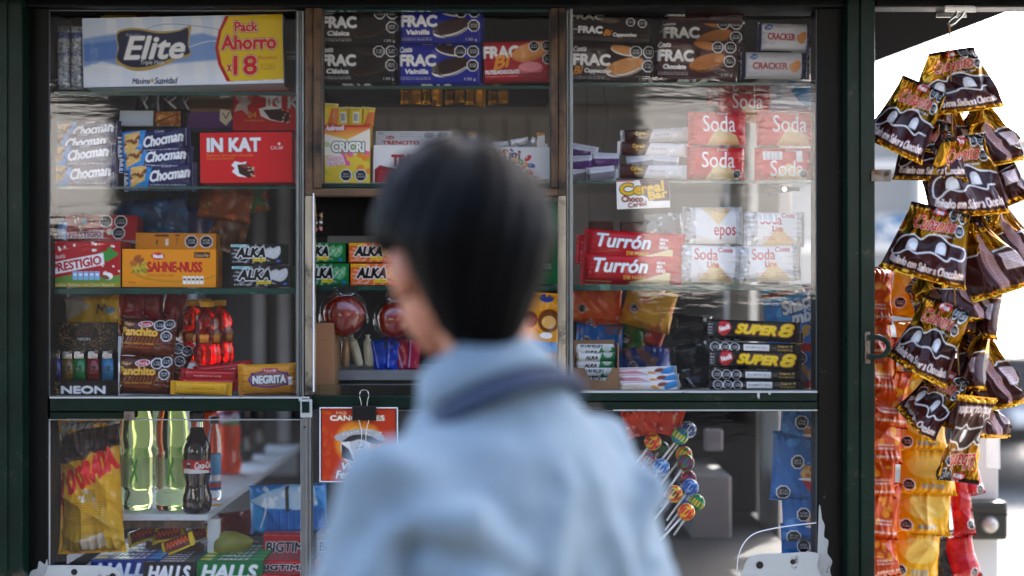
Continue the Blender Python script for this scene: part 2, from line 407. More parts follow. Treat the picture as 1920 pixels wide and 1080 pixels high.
def flowmesh(w, h, d, art, back=None, seal='lr', p=6.0, fin=0.05, ease=0.12, wr=0.0012, pleat=0.0015, seed=0, pinch=0.04, curl=0.0, sag=0.0, pit=None, taper=0.0):
    """sealed wrapper: bulges between two flat crimped ends, creased towards them"""
    rg = np.random.RandomState(seed); pit = pit or PITCH
    V = []; C = []; F = []; n = 0
    ks = [(rg.uniform(22, 80) if i < 4 else rg.uniform(130, 240), rg.uniform(0, 3.14), rg.uniform(0, 6.3), rg.uniform(.5, 1)*(1 if i < 4 else .28), rg.uniform(20, 60), rg.uniform(0, 3.14), rg.uniform(0, 6.3)) for i in range(6)]
    pl = [(rg.uniform(26, 60), rg.uniform(0, 6.3), rg.uniform(0.6, 1)) for _ in range(4)]
    for side in (0, 1):
        a = art if side == 0 else (back or (art.bg, art.m))
        q = pit if side == 0 else (pit if isinstance(a, Art) else pit*3)
        nu = max(8, int((art.x1-art.x0)/q)); nv = max(8, int((art.y1-art.y0)/q))
        U, W = np.meshgrid(np.linspace(0, 1, nu), np.linspace(0, 1, nv))
        s_, c_ = (U, W) if seal == 'lr' else (W, U)
        ls, lc = (w, h) if seal == 'lr' else (h, w)
        e = np.minimum(s_, 1-s_); t = np.clip((e-fin)/ease, 0, 1); E = np.sqrt(np.clip(1-(1-t)**2, 0, 1))**0.9
        Cc = np.clip(1-np.abs(2*c_-1)**p, 0, 1)**(1/max(2.0, p*0.6))
        th = d/2*E*Cc
        near = np.exp(-np.clip(e-fin, 0, 1)/0.10)
        x = (U-.5)*w; z = (.5-W)*h
        wv = sum(am*(1-2.2*np.abs(np.sin(k*(x*math.cos(an)+z*math.sin(an))/2+ph+.9*np.sin(k2*(x*math.cos(a2)+z*math.sin(a2))+p2)))**.85) for k, an, ph, am, k2, a2, p2 in ks)/1.9
        pv = sum(am*np.sin(k*(c_-.5)*(1+.6*np.clip(e, 0, .5))+ph) for k, ph, am in pl)/2
        disp = wr*wv*np.clip(E*1.2, 0.15, 1)*np.clip(Cc*3, 0, 1)+pleat*pv*near*np.clip(Cc*3, 0, 1)*np.where(e < fin, 0.2, 1)
        cs = 1-pinch*E*(0.55+0.45*np.cos((s_-.5)*2*np.pi*0.5))
        cc = (c_-.5)*cs+.5
        if seal == 'lr': z = (.5-cc)*h
        else: x = (cc-.5)*w
        y = -(th+disp) if side == 0 else (th+disp*0.7)
        y = y+curl*((U-.5)*2)**2-sag*((W-.5)*2)**2
        if taper: x = x*(1-taper*(1-W)**1.3); y = y+taper*.06*np.sin(W*3+U*2)
        zz = np.where(e < fin, np.sin(s_*0+c_*lc*700)*0.0001, 0)
        if seal == 'lr': x = x+zz
        else: z = z+zz
        V.append(np.stack([x, y, z], -1).reshape(-1, 3)); C.append(facecol(a, U if side == 0 else 1-U, W).reshape(-1, 4)); F.append(gridf(nu, nv, n, side == 1)); n += nu*nv
    return raw('wrapper', np.concatenate(V), [np.concatenate(F)], np.concatenate(C), True)
def size(a, yf): k = kk(yf); return (a.x1-a.x0)*k, (a.y1-a.y0)*k
def place(o, a, yf, d, rot=(0, 0, 0)):
    c = P((a.x0+a.x1)/2, (a.y0+a.y1)/2, yf); o.location = (c.x, yf+d/2, c.z); o.rotation_euler = [R(x) for x in rot]; return o
def carton(name, label, cat, a, yf, d, side='#888888', rot=(0, 0, 0), group=None, mat='card', parent=None, rest=None, **kw):
    w, h = size(a, yf); o = link(name, boxmesh(w, h, d, a, side, **kw), mat, parent); place(o, a, yf, d, rot)
    if rest is not None: o.location.z = rest+h/2
    return tag(o, label, cat, group)
def flow(name, label, cat, a, yf, d, rot=(0, 0, 0), group=None, mat='film', rest=None, parent=None, **kw):
    w, h = size(a, yf); o = link(name, flowmesh(w, h, d, a, **kw), mat, parent); place(o, a, yf, d, rot)
    if rest is not None: o.location.z = rest+h/2
    return tag(o, label, cat, group)
def tree_copy(o, parent=None):
    c = o.copy(); COL.objects.link(c)
    if parent is not None: c.parent = parent
    for ch in [x for x in bpy.data.objects if x.parent == o]: tree_copy(ch, c)
    return c
def again(o, dx, dy, label, dyf=0.0, rot=None, group=None, yref=0.04):
    """the same article once more, moved by dx, dy photo millimetres and dyf metres in depth"""
    c = tree_copy(o); k = kk(yref); c.location = (o.location.x+dx*k, o.location.y+dyf, o.location.z-dy*k)
    if rot is not None: c.rotation_euler = [R(x) for x in rot]
    c['label'] = label
    if group: c['group'] = group
    return c
# ------------------------------------------------------------------ the street
pmat('pavement', '#86837c', 0.85, bump=0.4, bscale=6, var=0.25, vscale=3)
pmat('asphalt', '#1f1f20', 0.9, bump=0.4, bscale=30, var=0.3, vscale=2)
pmat('road_pale', '#62615e', 0.85, bump=.3, bscale=20, var=.2, vscale=2)
def ground(name, x0, x1, y0, y1, z, mat):
    o = MB().add([(x0, y0, z), (x1, y0, z), (x1, y1, z), (x0, y1, z)], [(0, 1, 2, 3)]).build(name, mat); return tag(o, kind='structure')
ground('ground', -400, 400, -400, 400, 0, 'pavement')
ground('pavement', -40, 40, -9, 4.6, 0.12, 'pavement')
tag(MB().box(-40, 40, 4.6, 4.78, -0.2, 0.124).build('kerb', 'pavement'), kind='structure')
ground('road', -60, 60, 4.78, 16, 0.006, 'road_pale')
ground('street', -60, 60, -30, -3.4, 0.126, 'asphalt')

# ------------------------------------------------------------------ kiosk
kiosk = empty('kiosk', (0, 0, 0.12), 'dark green painted metal street kiosk with glass display windows', 'kiosk')
def kp(mb, name, mat, parent=None, bevel=0.0, smooth=False):
    o = mb.build(name, mat, parent or kiosk, smooth, bevel)
    if parent is None: o.location = (0, 0, -0.12)
    return o
zt = P(0, 14, 0).z
zAL, zAC, zAR = 1.921, 1.932, 1.938
zBL, zBC, zBR = 1.742, 1.744, 1.753
zCL, zCC, zCR = 1.5495, 1.5545, 1.5565
zDL, zDR = 1.3455, 1.3565
zCT = 0.985
kp(MB().pbox(-60, -40, 13, 1700, -.055, .05).pbox(13, -40, 41, 1700, -.05, .05), 'corner_post', 'green_paint', bevel=.0025)
kp(MB().pbox(41, -40, 90, 1700, -.012, .05), 'inner_jamb', 'black_paint', bevel=.003)
kp(MB().pbox(1589, -40, 1613, 1700, -.05, .05).pbox(1614, -40, 1641, 1700, -.056, .05), 'corner_post', 'green_paint', bevel=.0025)
kp(MB().pbox(1533, -40, 1588, 1700, -.012, .05), 'inner_jamb', 'black_paint', bevel=.003)
kp(MB().pbox(-60, -130, 1588, 13, -.03, .06), 'header_beam', 'black_paint', bevel=.003)
kp(MB().pbox(1642, -14, 2060, 13, -.03, .02), 'awning_rail', 'black_paint', bevel=.003)
# roof slab with its overhang to the right
rv = [(-1.15, -.16), (.99, -.16), (.965, 0.0), (.85, .75), (.80, 1.75), (-1.15, 1.75)]
mb = MB(); z0, z1 = 2.083, 2.16; n = len(rv)
mb.add([(x, y, z0) for x, y in rv]+[(x, y, z1) for x, y in rv], [tuple(reversed(range(n))), tuple(range(n, 2*n))]+[(i, (i+1) % n, (i+1) % n+n, i+n) for i in range(n)])
kp(mb, 'roof', 'dark_ceiling')
# middle rails
kp(MB().pbox(93, 747, 583, 771, -.022, .02), 'rail', 'green_paint', bevel=.002)
kp(MB().pbox(93, 772, 250, 785, -.014, .02), 'short_rail', 'green_paint', bevel=.002)
kp(MB().pbox(232, 771, 252, 788, -.02, -.015), 'hinge_tab', 'rusty_steel', bevel=.001)
kp(MB().pbox(1074, 737, 1533, 752, -.022, .02).pbox(1074, 753, 1533, 768, -.018, .02), 'rail', 'green_paint', bevel=.002)
kp(MB().pbox(584, 742, 1073, 764, -.012, .02), 'rail', 'green_paint', bevel=.002)
kp(MB().pbox(596, 722, 1056, 741, 0.0, .30), 'counter_glass', 'shelf_glass')
# white paint drips where the rails were once painted
mb = MB()
mb.pbox(93, 744, 580, 747, -.024, -.0225); mb.pbox(560, 747, 566, 752, -.0245, -.0225); mb.pbox(577, 748, 583, 776, -.0245, -.0225)
kp(mb, 'paint_drip', 'white_chipped'); mb = MB()
mb.pbox(1078, 733.5, 1533, 736.6, -.024, .004); mb.pbox(1420, 736.6, 1424.5, 745, -.0245, -.0225); mb.pbox(1422, 745, 1424, 748, -.0245, -.0225)
mb.pbox(1150, 768.2, 1533, 770.5, -.019, .004); mb.pbox(1441, 736.6, 1445, 740, -.0245, -.0225)
kp(mb, 'paint_drip', 'white_chipped')
# wooden uprights of the serving hatch, aluminium tracks beside them
kp(MB().pbox(572, 14, 587, 366, -.018, .03).pbox(587.5, 14, 602, 352, -.022, .03), 'hatch_post', 'old_wood', bevel=.0015)
kp(MB().pbox(572, 367, 586, 741, -.018, .03), 'hatch_post', 'worn_wood', bevel=.0015)
kp(MB().pbox(1033, 14, 1046, 352, -.022, .03).pbox(1046.5, 14, 1061, 366, -.018, .03), 'hatch_post', 'old_wood', bevel=.0015)
kp(MB().pbox(1047, 367, 1061, 736, -.018, .03), 'hatch_post', 'worn_wood', bevel=.0015)
kp(MB().pbox(586, 353, 1050, 366.5, -.016, .03), 'hatch_rail', 'wood_rail', bevel=.0015)
kp(MB().pbox(601.5, 14, 1032.5, 20, -.012, .0), 'hatch_bead', 'green_glass_edge'); kp(MB().pbox(603, 345, 1032, 351, -.004, .03), 'hatch_bead', 'green_glass_edge')
tr = MB()
for x in (556, 561, 566): tr.pbox(x, 20, x+4.2, 746, -.014 if x != 561 else -.009, .012)
kp(tr, 'sliding_track', 'aluminium', bevel=.0006)
tr = MB()
for x in (1062, 1068): tr.pbox(x, 14, x+(4.2 if x == 1062 else 6), 736, -.014 if x == 1068 else -.009, .012)
kp(tr, 'sliding_track', 'aluminium', bevel=.0006)
kp(MB().pbox(586.5, 362, 588.5, 735, -.022, -.012), 'edge_strip', 'white_plastic')
lm = MB()
for x, yy in ((565.5, -.016), (571, -.020), (577.5, -.016)): lm.pbox(x, 783, x+5.6, 1100, yy, .012)
mul = kp(lm, 'mullion', 'aluminium', bevel=.0006)
kp(MB().pbox(563, 749, 585, 783, -.027, -.0235), 'corner_bracket', 'white_chipped', bevel=.001)
kp(MB().pbox(566, 753, 580, 774, -.0285, -.0272), 'bracket_slot', 'green_paint', bevel=.001)
kp(MB().lathe([(0, -.0225), (.0022, -.022), (.0025, -.0195)], (P(574, 799).x, 0, P(0, 799).z), 10, 'y'), 'screw', 'black_plastic')
# windows: frame > pane
def window(x0, y0, x1, y1, fr=3.0, mat='white_plastic', top=None):
    f = MB(); yy0, yy1 = -.008, -.001
    f.pbox(x0, y0, x1, y0+fr, yy0, yy1); f.pbox(x0, y1-fr, x1, y1, yy0, yy1); f.pbox(x0, y0+fr, x0+fr*.8, y1-fr, yy0, yy1); f.pbox(x1-fr*.8, y0+fr, x1, y1-fr, yy0, yy1)
    fo = kp(f, 'window_frame', mat, bevel=.0008)
    a, b = P(x0+1, y0+1), P(x1-1, y1-1)
    MB().add([(a.x, -.0045, b.z), (b.x, -.0045, b.z), (b.x, -.0045, a.z), (a.x, -.0045, a.z)], [(0, 1, 2, 3)]).build('pane', 'pane', fo)
window(91, 18, 556, 744, 2.0, 'frame_grey')
window(603, 15, 1032, 345, 2.0, 'frame_grey')
window(1073, 12, 1532, 733, 2.0, 'frame_grey')
window(91, 786, 565, 1090, 2.0, 'white_chipped')
window(585, 769, 1532, 1095, 2.0, 'frame_grey')
# glass shelves with green edges
def shelf(x0, x1, z, dep=.27, y0=.018, th=.0075, mat='green_glass_edge'):
    a, b = P(x0).x, P(x1).x
    e = kp(MB().box(a, b, y0, y0+.004, z-th, z-.0003), 'shelf_edge', mat)
    kp(MB().add([(a, y0+.004, z-.0004), (b, y0+.004, z-.0004), (b, y0+dep, z-.0004), (a, y0+dep, z-.0004)], [(0, 1, 2, 3)]).add([(a, y0+.004, z-th), (b, y0+.004, z-th), (b, y0+dep, z-th), (a, y0+dep, z-th)], [(3, 2, 1, 0)]), 'glass_shelf', 'shelf_glass')
shelf(95, 556, zAL); shelf(95, 556, zBL, dep=.26, th=.005); shelf(95, 556, zCL, th=.011, dep=.22)
shelf(603, 1032, zAC, th=.006); shelf(603, 1032, zBC, th=.006)
shelf(1074, 1531, zAR, th=.006); shelf(1074, 1531, zBR, th=.006); shelf(1074, 1508, zCR, th=.011, dep=.24)
shelf(588, 1046, zCC, y0=.09, th=.009, dep=.24)
kp(MB().box(P(95).x, P(556).x, .02, .24, zDL-.02, zDL), 'display_ledge', 'dark_panel'); kp(MB().box(P(1074).x, P(1531).x, .02, .22, zDR-.02, zDR), 'display_ledge', 'dark_panel')
kp(MB().box(P(588).x, P(1046).x, .09, .30, 1.372, 1.39), 'display_ledge', 'grey_metal')
kp(MB().box(P(588).x, P(760).x, .33, .42, 1.66, 1.675).box(P(588).x, P(760).x, .20, .42, 1.638, 1.655), 'display_ledge', 'grey_metal')
kp(MB().box(-.87, .60, .03, 1.45, zCT-.02, zCT), 'counter', 'dark_panel')
# inside walls
XL, XR, YB = -.885, .625, 1.5
kp(MB().box(XL-.03, XL, .05, YB, 1.60, 2.08).box(XL-.03, XL, .05, YB, .12, 1.0).box(XL-.03, XL, .05, .16, 1.0, 1.6).box(XL-.03, XL, YB-.05, YB, 1.0, 1.6), 'side_wall', 'dark_panel')
mb = MB()
for y, y2 in ((.10, .15), (.667, .956), (1.08, 1.45)): mb.box(XR, XR+.03, y, y2, .12, 2.08)
for y, y2 in ((.15, .667), (.956, 1.08)): mb.box(XR+.002, XR+.028, y, y2, .12, .80); mb.box(XR+.002, XR+.028, y, y2, 2.0, 2.08)
kp(mb, 'side_frame', 'white_paint', bevel=.002)
mb = MB().box(XL, P(1360, 0, YB).x, YB, YB+.03, .12, 2.08)
kp(mb, 'back_wall', 'dark_panel')
pmat('stucco', '#8d8a83', 0.85, bump=1.0, bscale=55, var=0.35, vscale=22, aniso=(.5, 1, 2.5))
pmat('shutter', '#a9a79d', 0.65, var=0.2, vscale=5)
pmat('grey_plaster', '#8f9190', 0.85, var=0.2, vscale=7, bump=.3, bscale=30)
xa, xb = P(600, 0, YB).x, P(1350, 0, YB).x
kp(MB().box(xa, xb, YB-.05, YB-.001, P(0, 216, YB-.05).z, 2.08), 'lintel_band', 'stucco', bevel=.004)
mb = MB(); x = xa; i = 0
while x < P(1150, 0, YB).x-.01:
    mb.box(x, x+.0635, YB-.022-(.004 if i % 2 else 0), YB-.001, 1.80, P(0, 217, YB-.02).z); x += .068; i += 1
kp(mb, 'roller_shutter', 'shutter')
kp(MB().box(P(1035, 0, YB).x, xb, YB-.03, YB-.001, 1.55, P(0, 216.5, YB-.03).z-.001), 'plaster_panel', 'grey_plaster')
kp(MB().box(P(478, 0, YB).x, P(498, 0, YB).x, YB-.02, YB-.001, 1.2, 1.9).box(P(525, 0, YB).x, P(545, 0, YB).x, YB-.03, YB-.001, 1.1, 1.9).box(P(340, 0, YB).x, P(560, 0, YB).x, YB-.03, YB-.001, 1.005, 1.07), 'back_rail', 'grey_metal')
kp(MB().tube([P(1108, 158, .5), P(1101, 210, .5), P(1100, 270, .5), P(1106, 420, .5), P(1100, 640, .5)], .0011, 6).tube([P(1136, 158, .5), P(1140, 220, .5), P(1132, 280, .5), P(1136, 330, .5)], .0011, 6), 'cord', 'black_plastic')
# board for bottles along the left wall
bz = 1.1095
kp(MB().box(P(214, 0, .10).x, -.592, .10, 1.32, bz-.012, bz), 'bottle_board', 'board_white', bevel=.001)
kp(MB().box(P(214, 0, .10).x, -.60, .104, .112, bz-.028, bz-.0125), 'board_edge', 'old_wood')
kp(MB().box(P(388, 0, .11).x, P(410, 0, .11).x, .115, .13, zCT, bz-.013), 'board_prop', 'white_paint')
# cash box and dark backing sheet, lower right
kp(MB().box(P(1298, 0, .55).x, P(1372, 0, .55).x, .55, .85, P(0, 1022, .55).z, P(0, 892, .55).z), 'cash_box', 'grey_metal', bevel=.006)
kp(MB().box(P(1322, 0, .5).x, P(1356, 0, .5).x, .5, .53, P(0, 846, .5).z, P(0, 806, .5).z), 'lock_case', 'grey_metal', bevel=.004)
kp(MB().box(.10, XR-.01, .9, .94, zCT, 1.36), 'dark_backing', 'void_black')  # near-black sheet added to stand for the shade of the interior
# outside hardware: hasp, shackle, bracket plates
hp = MB().pbox(1634, 318, 1672, 340, -.0635, -.060)
kp(hp, 'hasp', 'rusty_steel', bevel=.002)
c = P(1663, 326, -.066); mb = MB().lathe([(.0042, 0), (.0042, .0012), (0, .0012)], (c.x, -.0662, c.z), 14, 'y'); kp(mb, 'hasp_hole', 'black_plastic')
sh = [P(1627, 634, -.066), P(1645, 632, -.069), P(1660, 638, -.071), P(1666, 650, -.072), P(1660, 664, -.071), P(1645, 669, -.069), P(1627, 669, -.066)]
kp(MB().tube([Vector(p) for p in spline(sh, 5, False)], .0052, 10), 'shackle', 'green_paint', smooth=True)
kp(MB().pbox(1622, 622, 1632, 682, -.0615, -.058), 'shackle_plate', 'rusty_steel', bevel=.001)
def plate(pts, holes, y=-.021):
    o = kp(MB().prism([(P(x, 0, y).x, P(0, yy, y).z) for x, yy in spline(pts, 6)], y-.0025, y), 'bracket_plate', 'white_chipped', bevel=.0008)
    for (x, yy, r) in holes:
        h = MB(); c = P(x, yy, y); h.lathe([(0, -.0006), (r*.001, -.0006), (r*.001, .0004)], (c.x, y-.0025, c.z), 14, 'y')
        h.build('bolt_hole', 'black_plastic', o)
plate([(1392, 1100), (1394, 1066), (1402, 1048), (1420, 1039), (1470, 1037), (1530, 1036), (1532, 1060), (1532, 1100)], [(1424, 1059, 7), (1486, 1053, 5)])
plate([(90, 1100), (90, 1065), (96, 1060), (160, 1060), (205, 1062), (224, 1072), (232, 1100)], [(140, 1072, 6), (212, 1080, 6)])
def splash(pts, y):
    kp(MB().prism([(P(x, 0, y).x, P(0, yy, y).z) for x, yy in spline(pts, 5)], y-.0012, y), 'paint_splash', 'white_chipped')
splash([(1534.5, 1100), (1535, 962), (1538, 950), (1541, 972), (1546, 985), (1545, 1006), (1553, 1014), (1551, 1036), (1560, 1052), (1556, 1070), (1563, 1100)], -.0122)
splash([(52, 1100), (58, 1072), (70, 1066), (74, 1052), (84, 1058), (89, 1050), (89.5, 1100)], -.0122)
# broken edge of the lower right sheet
br = [P(x, y, -.0065) for x, y in ((1533, 980), (1480, 986), (1440, 993), (1412, 1002), (1394, 1020), (1384, 1046), (1382, 1075))]
kp(MB().tube([Vector(p) for p in spline(br, 6, False)], .0011, 6), 'cracked_edge', 'white_plastic')
# base of the kiosk under the windows
kp(MB().pbox(93, 1098, 1533, 1660, -.012, .02), 'base_panel', 'green_paint', bevel=.003)
kp(MB().box(XL-.03, XR+.03, YB, YB+.03, .12, .13), 'floor_sill', 'dark_panel')

# ------------------------------------------------------------------ what stands around: houses behind the photographer, van, car, houses across the road
pmat('facade_white', '#e2e0da', 0.8, var=0.08, vscale=1)
pmat('facade_dark', '#14110f', 0.85, var=0.25, vscale=1)
pmat('facade_cream', '#d2cbbd', 0.85, var=0.12, vscale=.8)
pmat('window_dark', '#15181b', 0.15)
pmat('roof_tile', '#5a3a2c', 0.8, var=0.3, vscale=6)
def mir(px, py, yy):
    """where a mirror in the kiosk glass would put this pixel's line of sight, at depth yy behind the photographer"""
    k = kk(-yy); return (px-960)*k, EYE-(py-540)*k
def low_house(x0, x1, ztop0, ztop1, y, label, mat='facade_white', dep=3.0, cat='building', zlow=1.35):
    b = empty('low_house', ((x0+x1)/2, y, 0.12), label, cat)
    q = MB(); bx = b.location
    q.add([(x0-bx.x, 0, 0), (x1-bx.x, 0, 0), (x1-bx.x, 0, ztop1-.12), (x0-bx.x, 0, ztop0-.12), (x0-bx.x, -dep, 0), (x1-bx.x, -dep, 0), (x1-bx.x, -dep, ztop1-.12), (x0-bx.x, -dep, ztop0-.12)],
          [(0, 3, 2, 1), (4, 5, 6, 7), (3, 7, 6, 2)]).build('wall', mat, b)
    MB().box(x0-bx.x+.001, x0-bx.x+.06, -dep+.01, -.01, 0, ztop0-.14).build('gable', 'facade_dark', b); MB().box(x1-bx.x-.06, x1-bx.x-.001, -dep+.01, -.01, 0, ztop1-.14).build('gable', 'facade_dark', b)
    MB().box(x0-bx.x, x1-bx.x, .0, .06, 0, zlow-.12).build('plinth', 'facade_dark', b)
    n = max(1, int((x1-x0)/2.2))
    for i in range(n): xx = x0-bx.x+(i+.5)*(x1-x0)/n; MB().box(xx-.35, xx+.35, .061, .09, 0.0, zlow-.25).build('door', 'window_dark', b)
    return b
HY = -12.0
a = mir(206, 216, HY); low_house(mir(-700, 0, HY)[0], a[0], 4.4, a[1], HY, 'white rendered low house behind the photographer, left one with sloping roofline', zlow=mir(0, 425, HY)[1])
a = mir(1203, 176, HY); b_ = mir(1356, 176, HY); low_house(a[0], b_[0], a[1], b_[1], HY, 'narrow white rendered low house behind the photographer, between two gaps', zlow=mir(0, 545, HY)[1])
a = mir(1396, 205, HY); b_ = mir(1950, 150, HY); low_house(a[0], b_[0], a[1], b_[1]+.2, HY, 'white rendered low house behind the photographer, right one with rising roofline', zlow=mir(0, 545, HY)[1])
def block(name, label, x0, x1, y0, y1, h, mat, rows, cols, face=1):
    fm = 'facade_dark' if mat == 'facade_dark' else 'white_paint'; b = empty(name, ((x0+x1)/2, y0 if face < 0 else y1, 0), label, 'building'); cx, cy = b.location.x, b.location.y
    MB().box(x0-cx, x1-cx, y0-cy, y1-cy, 0, h).build('wall', mat, b)
    MB().box(x0-cx-.2, x1-cx+.2, y0-cy-.2, y1-cy+.2, h+.002, h+.35).build('roof', 'roof_tile', b)
    s = .03*face
    for r in range(rows):
        for c in range(cols):
            x = x0-cx+(c+.5)*(x1-x0)/cols; z = (r+.45)*h/rows
            f = MB().box(x-.55, x+.55, min(0, s*2), max(0, s*2), z, z+1.3).build('window', fm, b)
            MB().box(x-.47, x+.47, min(s*2.05, s*2.4), max(s*2.05, s*2.4), z+.08, z+1.22).build('pane', 'window_dark', f)
    return b
block('town_house', 'unseen dark brown house added behind the white ones to darken the glass reflections', -17, 17, -20, -15.5, 10.5, 'facade_dark', 3, 8, 1)  # tall dark block added to keep low sky out of the window reflections
block('town_house', 'cream town house across the road, far right behind the parked car', 22, 44, 60, 70, 8, 'facade_cream', 2, 5, -1)
block('town_house', 'white town house across the road, seen through the gaps of the kiosk', -40, 2, 60, 68, 6, 'facade_white', 2, 6, -1)

# unseen tree added beside the kiosk to shade the pavement and the passer-by
pmat('bark', '#4a3d31', .9, bump=.8, bscale=14, var=.4, vscale=10)
pmat('leaf', '#2f4a1c', .6, var=.4, vscale=3)
tree = empty('added_shade_tree', (2.75, 2.3, .12), 'unseen tree added to shade the kiosk front, its crown above the roof', 'tree')
def tp(x, y, z): return Vector((x-2.75, y-2.3, z-.12))
tk = MB().tube([tp(2.75, 2.3, .12), tp(2.72, 2.28, 1.2), tp(2.62, 2.2, 2.4), tp(2.4, 2.0, 3.5)], [.15, .12, .105, .09], 12)
rg = random.Random(11); tips = []
for i in range(9):
    a_ = Vector((1.25+rg.uniform(-1.5, 1.5), 1.2+rg.uniform(-1.5, 1.5), rg.uniform(4.3, 6.0))); s0 = Vector((2.4, 2.0, 3.45)); m_ = s0.lerp(a_, .5)+Vector((0, 0, .3)); tips.append(a_)
    tk.tube([tp(*s0), tp(*m_), tp(*a_)], [.06, .04, .012], 7)
tk.build('trunk', 'bark', tree, True)
V = []; F = []
for k in range(5200):
    t_ = tips[k % 9] if rg.random() < .75 else Vector((1.25, 1.2, 5.0)); s_ = .62 if rg.random() < .8 else 1.1
    c_ = t_+Vector((rg.gauss(0, s_), rg.gauss(0, s_), rg.gauss(0, .38)))
    if c_.z < 3.3: continue
    e1 = Vector((rg.uniform(-1, 1), rg.uniform(-1, 1), rg.uniform(-.5, .5))).normalized(); e2 = e1.cross(Vector((rg.uniform(-.5, .5), rg.uniform(-.5, .5), 1))).normalized(); L = rg.uniform(.07, .12)
    n_ = len(V); V += [tp(*(c_-e1*L)), tp(*(c_+e2*L*.5)), tp(*(c_+e1*L)), tp(*(c_-e2*L*.5))]; F.append((n_, n_+1, n_+2, n_+3))
MB().add(V, F).build('crown', 'leaf', tree)
# ------------------------------------------------------------------ goods, upper left window
W = '#e8e8e6'; K = '#0a0a0b'
# tissue multipack
a = Art(155, 30, 531, 160, '#dfe6ee')
a.grad('#c9d8ea', '#e4e9ee', 'v')
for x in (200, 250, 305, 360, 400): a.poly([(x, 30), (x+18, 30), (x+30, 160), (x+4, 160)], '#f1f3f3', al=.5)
a.poly([(155, 68), (215, 60), (280, 75), (380, 62), (440, 80), (440, 112), (330, 118), (250, 128), (190, 112), (155, 122)], '#5f8fd0', al=.85, curve=False)
a.poly([(155, 78), (220, 72), (220, 108), (155, 112)], '#2f66b8', al=.7)
a.blur(5)
a.line([(155, 83), (220, 78), (300, 45), (390, 52), (420, 60)], 1, '#3565b0', curve=True); a.line([(170, 118), (250, 122), (380, 80), (415, 82)], 1.2, '#f4f6f8', curve=True)
a.text('Elite', 170, 70, 183, 118, '#8db2e0', rot=0, al=.6)
a.poly([(218, 60), (232, 51), (258, 50), (300, 57), (335, 55), (358, 48), (357, 62), (354, 84), (356, 104), (330, 112), (305, 122), (278, 130), (250, 131), (228, 122), (216, 112), (220, 88)], '#b59a53', curve=True)
a.poly([(220, 62), (236, 54), (262, 54), (300, 61), (335, 58), (353, 53), (352, 84), (354, 100), (322, 108), (296, 118), (268, 124), (240, 122), (219, 108), (222, 86)], '#101c3c', curve=True)
a.text('Pañuelos', 236, 60, 264, 66, '#9aa8c4', .4, .2)
a.text('Elite', 231, 65, 347, 110, '#f0f0ee', 3.4, .28, out=('#5a6480', 1.2))
a.text('Triple Hoja', 262, 111, 306, 122, '#dfe3ea', .5, .2)
a.text('Máxima', 246, 145, 280, 156, '#1c2a55', .9, .25); a.text('Suavidad', 288, 144, 332, 157, '#1c2a55', .9, .25); a.ell(284, 150, 3, 4, '#b89a45')
a.poly([(531, 30), (424, 31), (410, 60), (403, 90), (408, 122), (424, 155), (531, 153)], '#b3161f')
a.poly([(531, 30), (431, 32), (416, 60), (409, 90), (415, 122), (431, 154), (531, 153)], '#e7c31f')
for t, q in (('Pack', (440, 42, 485, 62)), ('Ahorro', (414, 67, 519, 96)), ('18', (436, 106, 482, 144))): a.text(t, *q, '#d21322', 3.2 if t != 'Pack' else 2.4, .02, out=('#f6e6c2', 1.4), out2=('#7a1016', 1.0))
a.text('x', 424, 122, 434, 137, '#c01420', 1.6, out=('#f6e6c2', .8)); a.text('Paquetes', 484, 107, 519, 117, '#c01420', .7); a.fine(488, 122, 516, 135, '#a05a18', 3)
carton('tissue_pack', 'long blue and white multipack of tissues with yellow panel, top left shelf', 'tissue pack', a, .03, .10, '#d5dde6', (0, -1.3, 0), mat='film', bow=.003)
# clear pocket packs
for i, (x0, lab) in enumerate(((103, 'clear packet of rolled tissues at the far left of the top shelf'), (129, 'clear packet of rolled tissues between its twin and the long blue tissue pack'))):
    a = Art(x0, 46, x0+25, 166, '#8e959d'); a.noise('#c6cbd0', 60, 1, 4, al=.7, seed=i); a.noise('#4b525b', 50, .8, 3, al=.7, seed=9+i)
    a.rect(x0, 60, x0+25, 72, '#223a78', al=.8); a.rect(x0, 98, x0+25, 104, '#31508f', al=.5); a.noise('#e4e8ec', 14, .5, 1.4, seed=20+i)
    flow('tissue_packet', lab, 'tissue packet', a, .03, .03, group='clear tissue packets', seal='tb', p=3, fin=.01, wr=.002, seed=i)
a = Art(182, 10, 290, 34, '#e0b813'); a.text('Pack', 220, 16, 262, 27, '#c01a20', 1, .2); a.poly([(262, 10), (290, 10), (276, 34), (252, 34)], '#b5231c')
flow('yellow_packet', 'yellow and red packet lying on the long tissue pack', 'packet', a, .045, .05, (0, -1, 0), p=3, seed=4)
a = Art(534, 34, 562, 162, '#101216'); a.fine(536, 96, 556, 101, '#7d8088', 1); a.fine(538, 104, 556, 112, '#8d8f95', 2)
carton('dark_carton', 'black carton standing at the right end of the top left shelf', 'carton', a, .05, .09, '#101216')
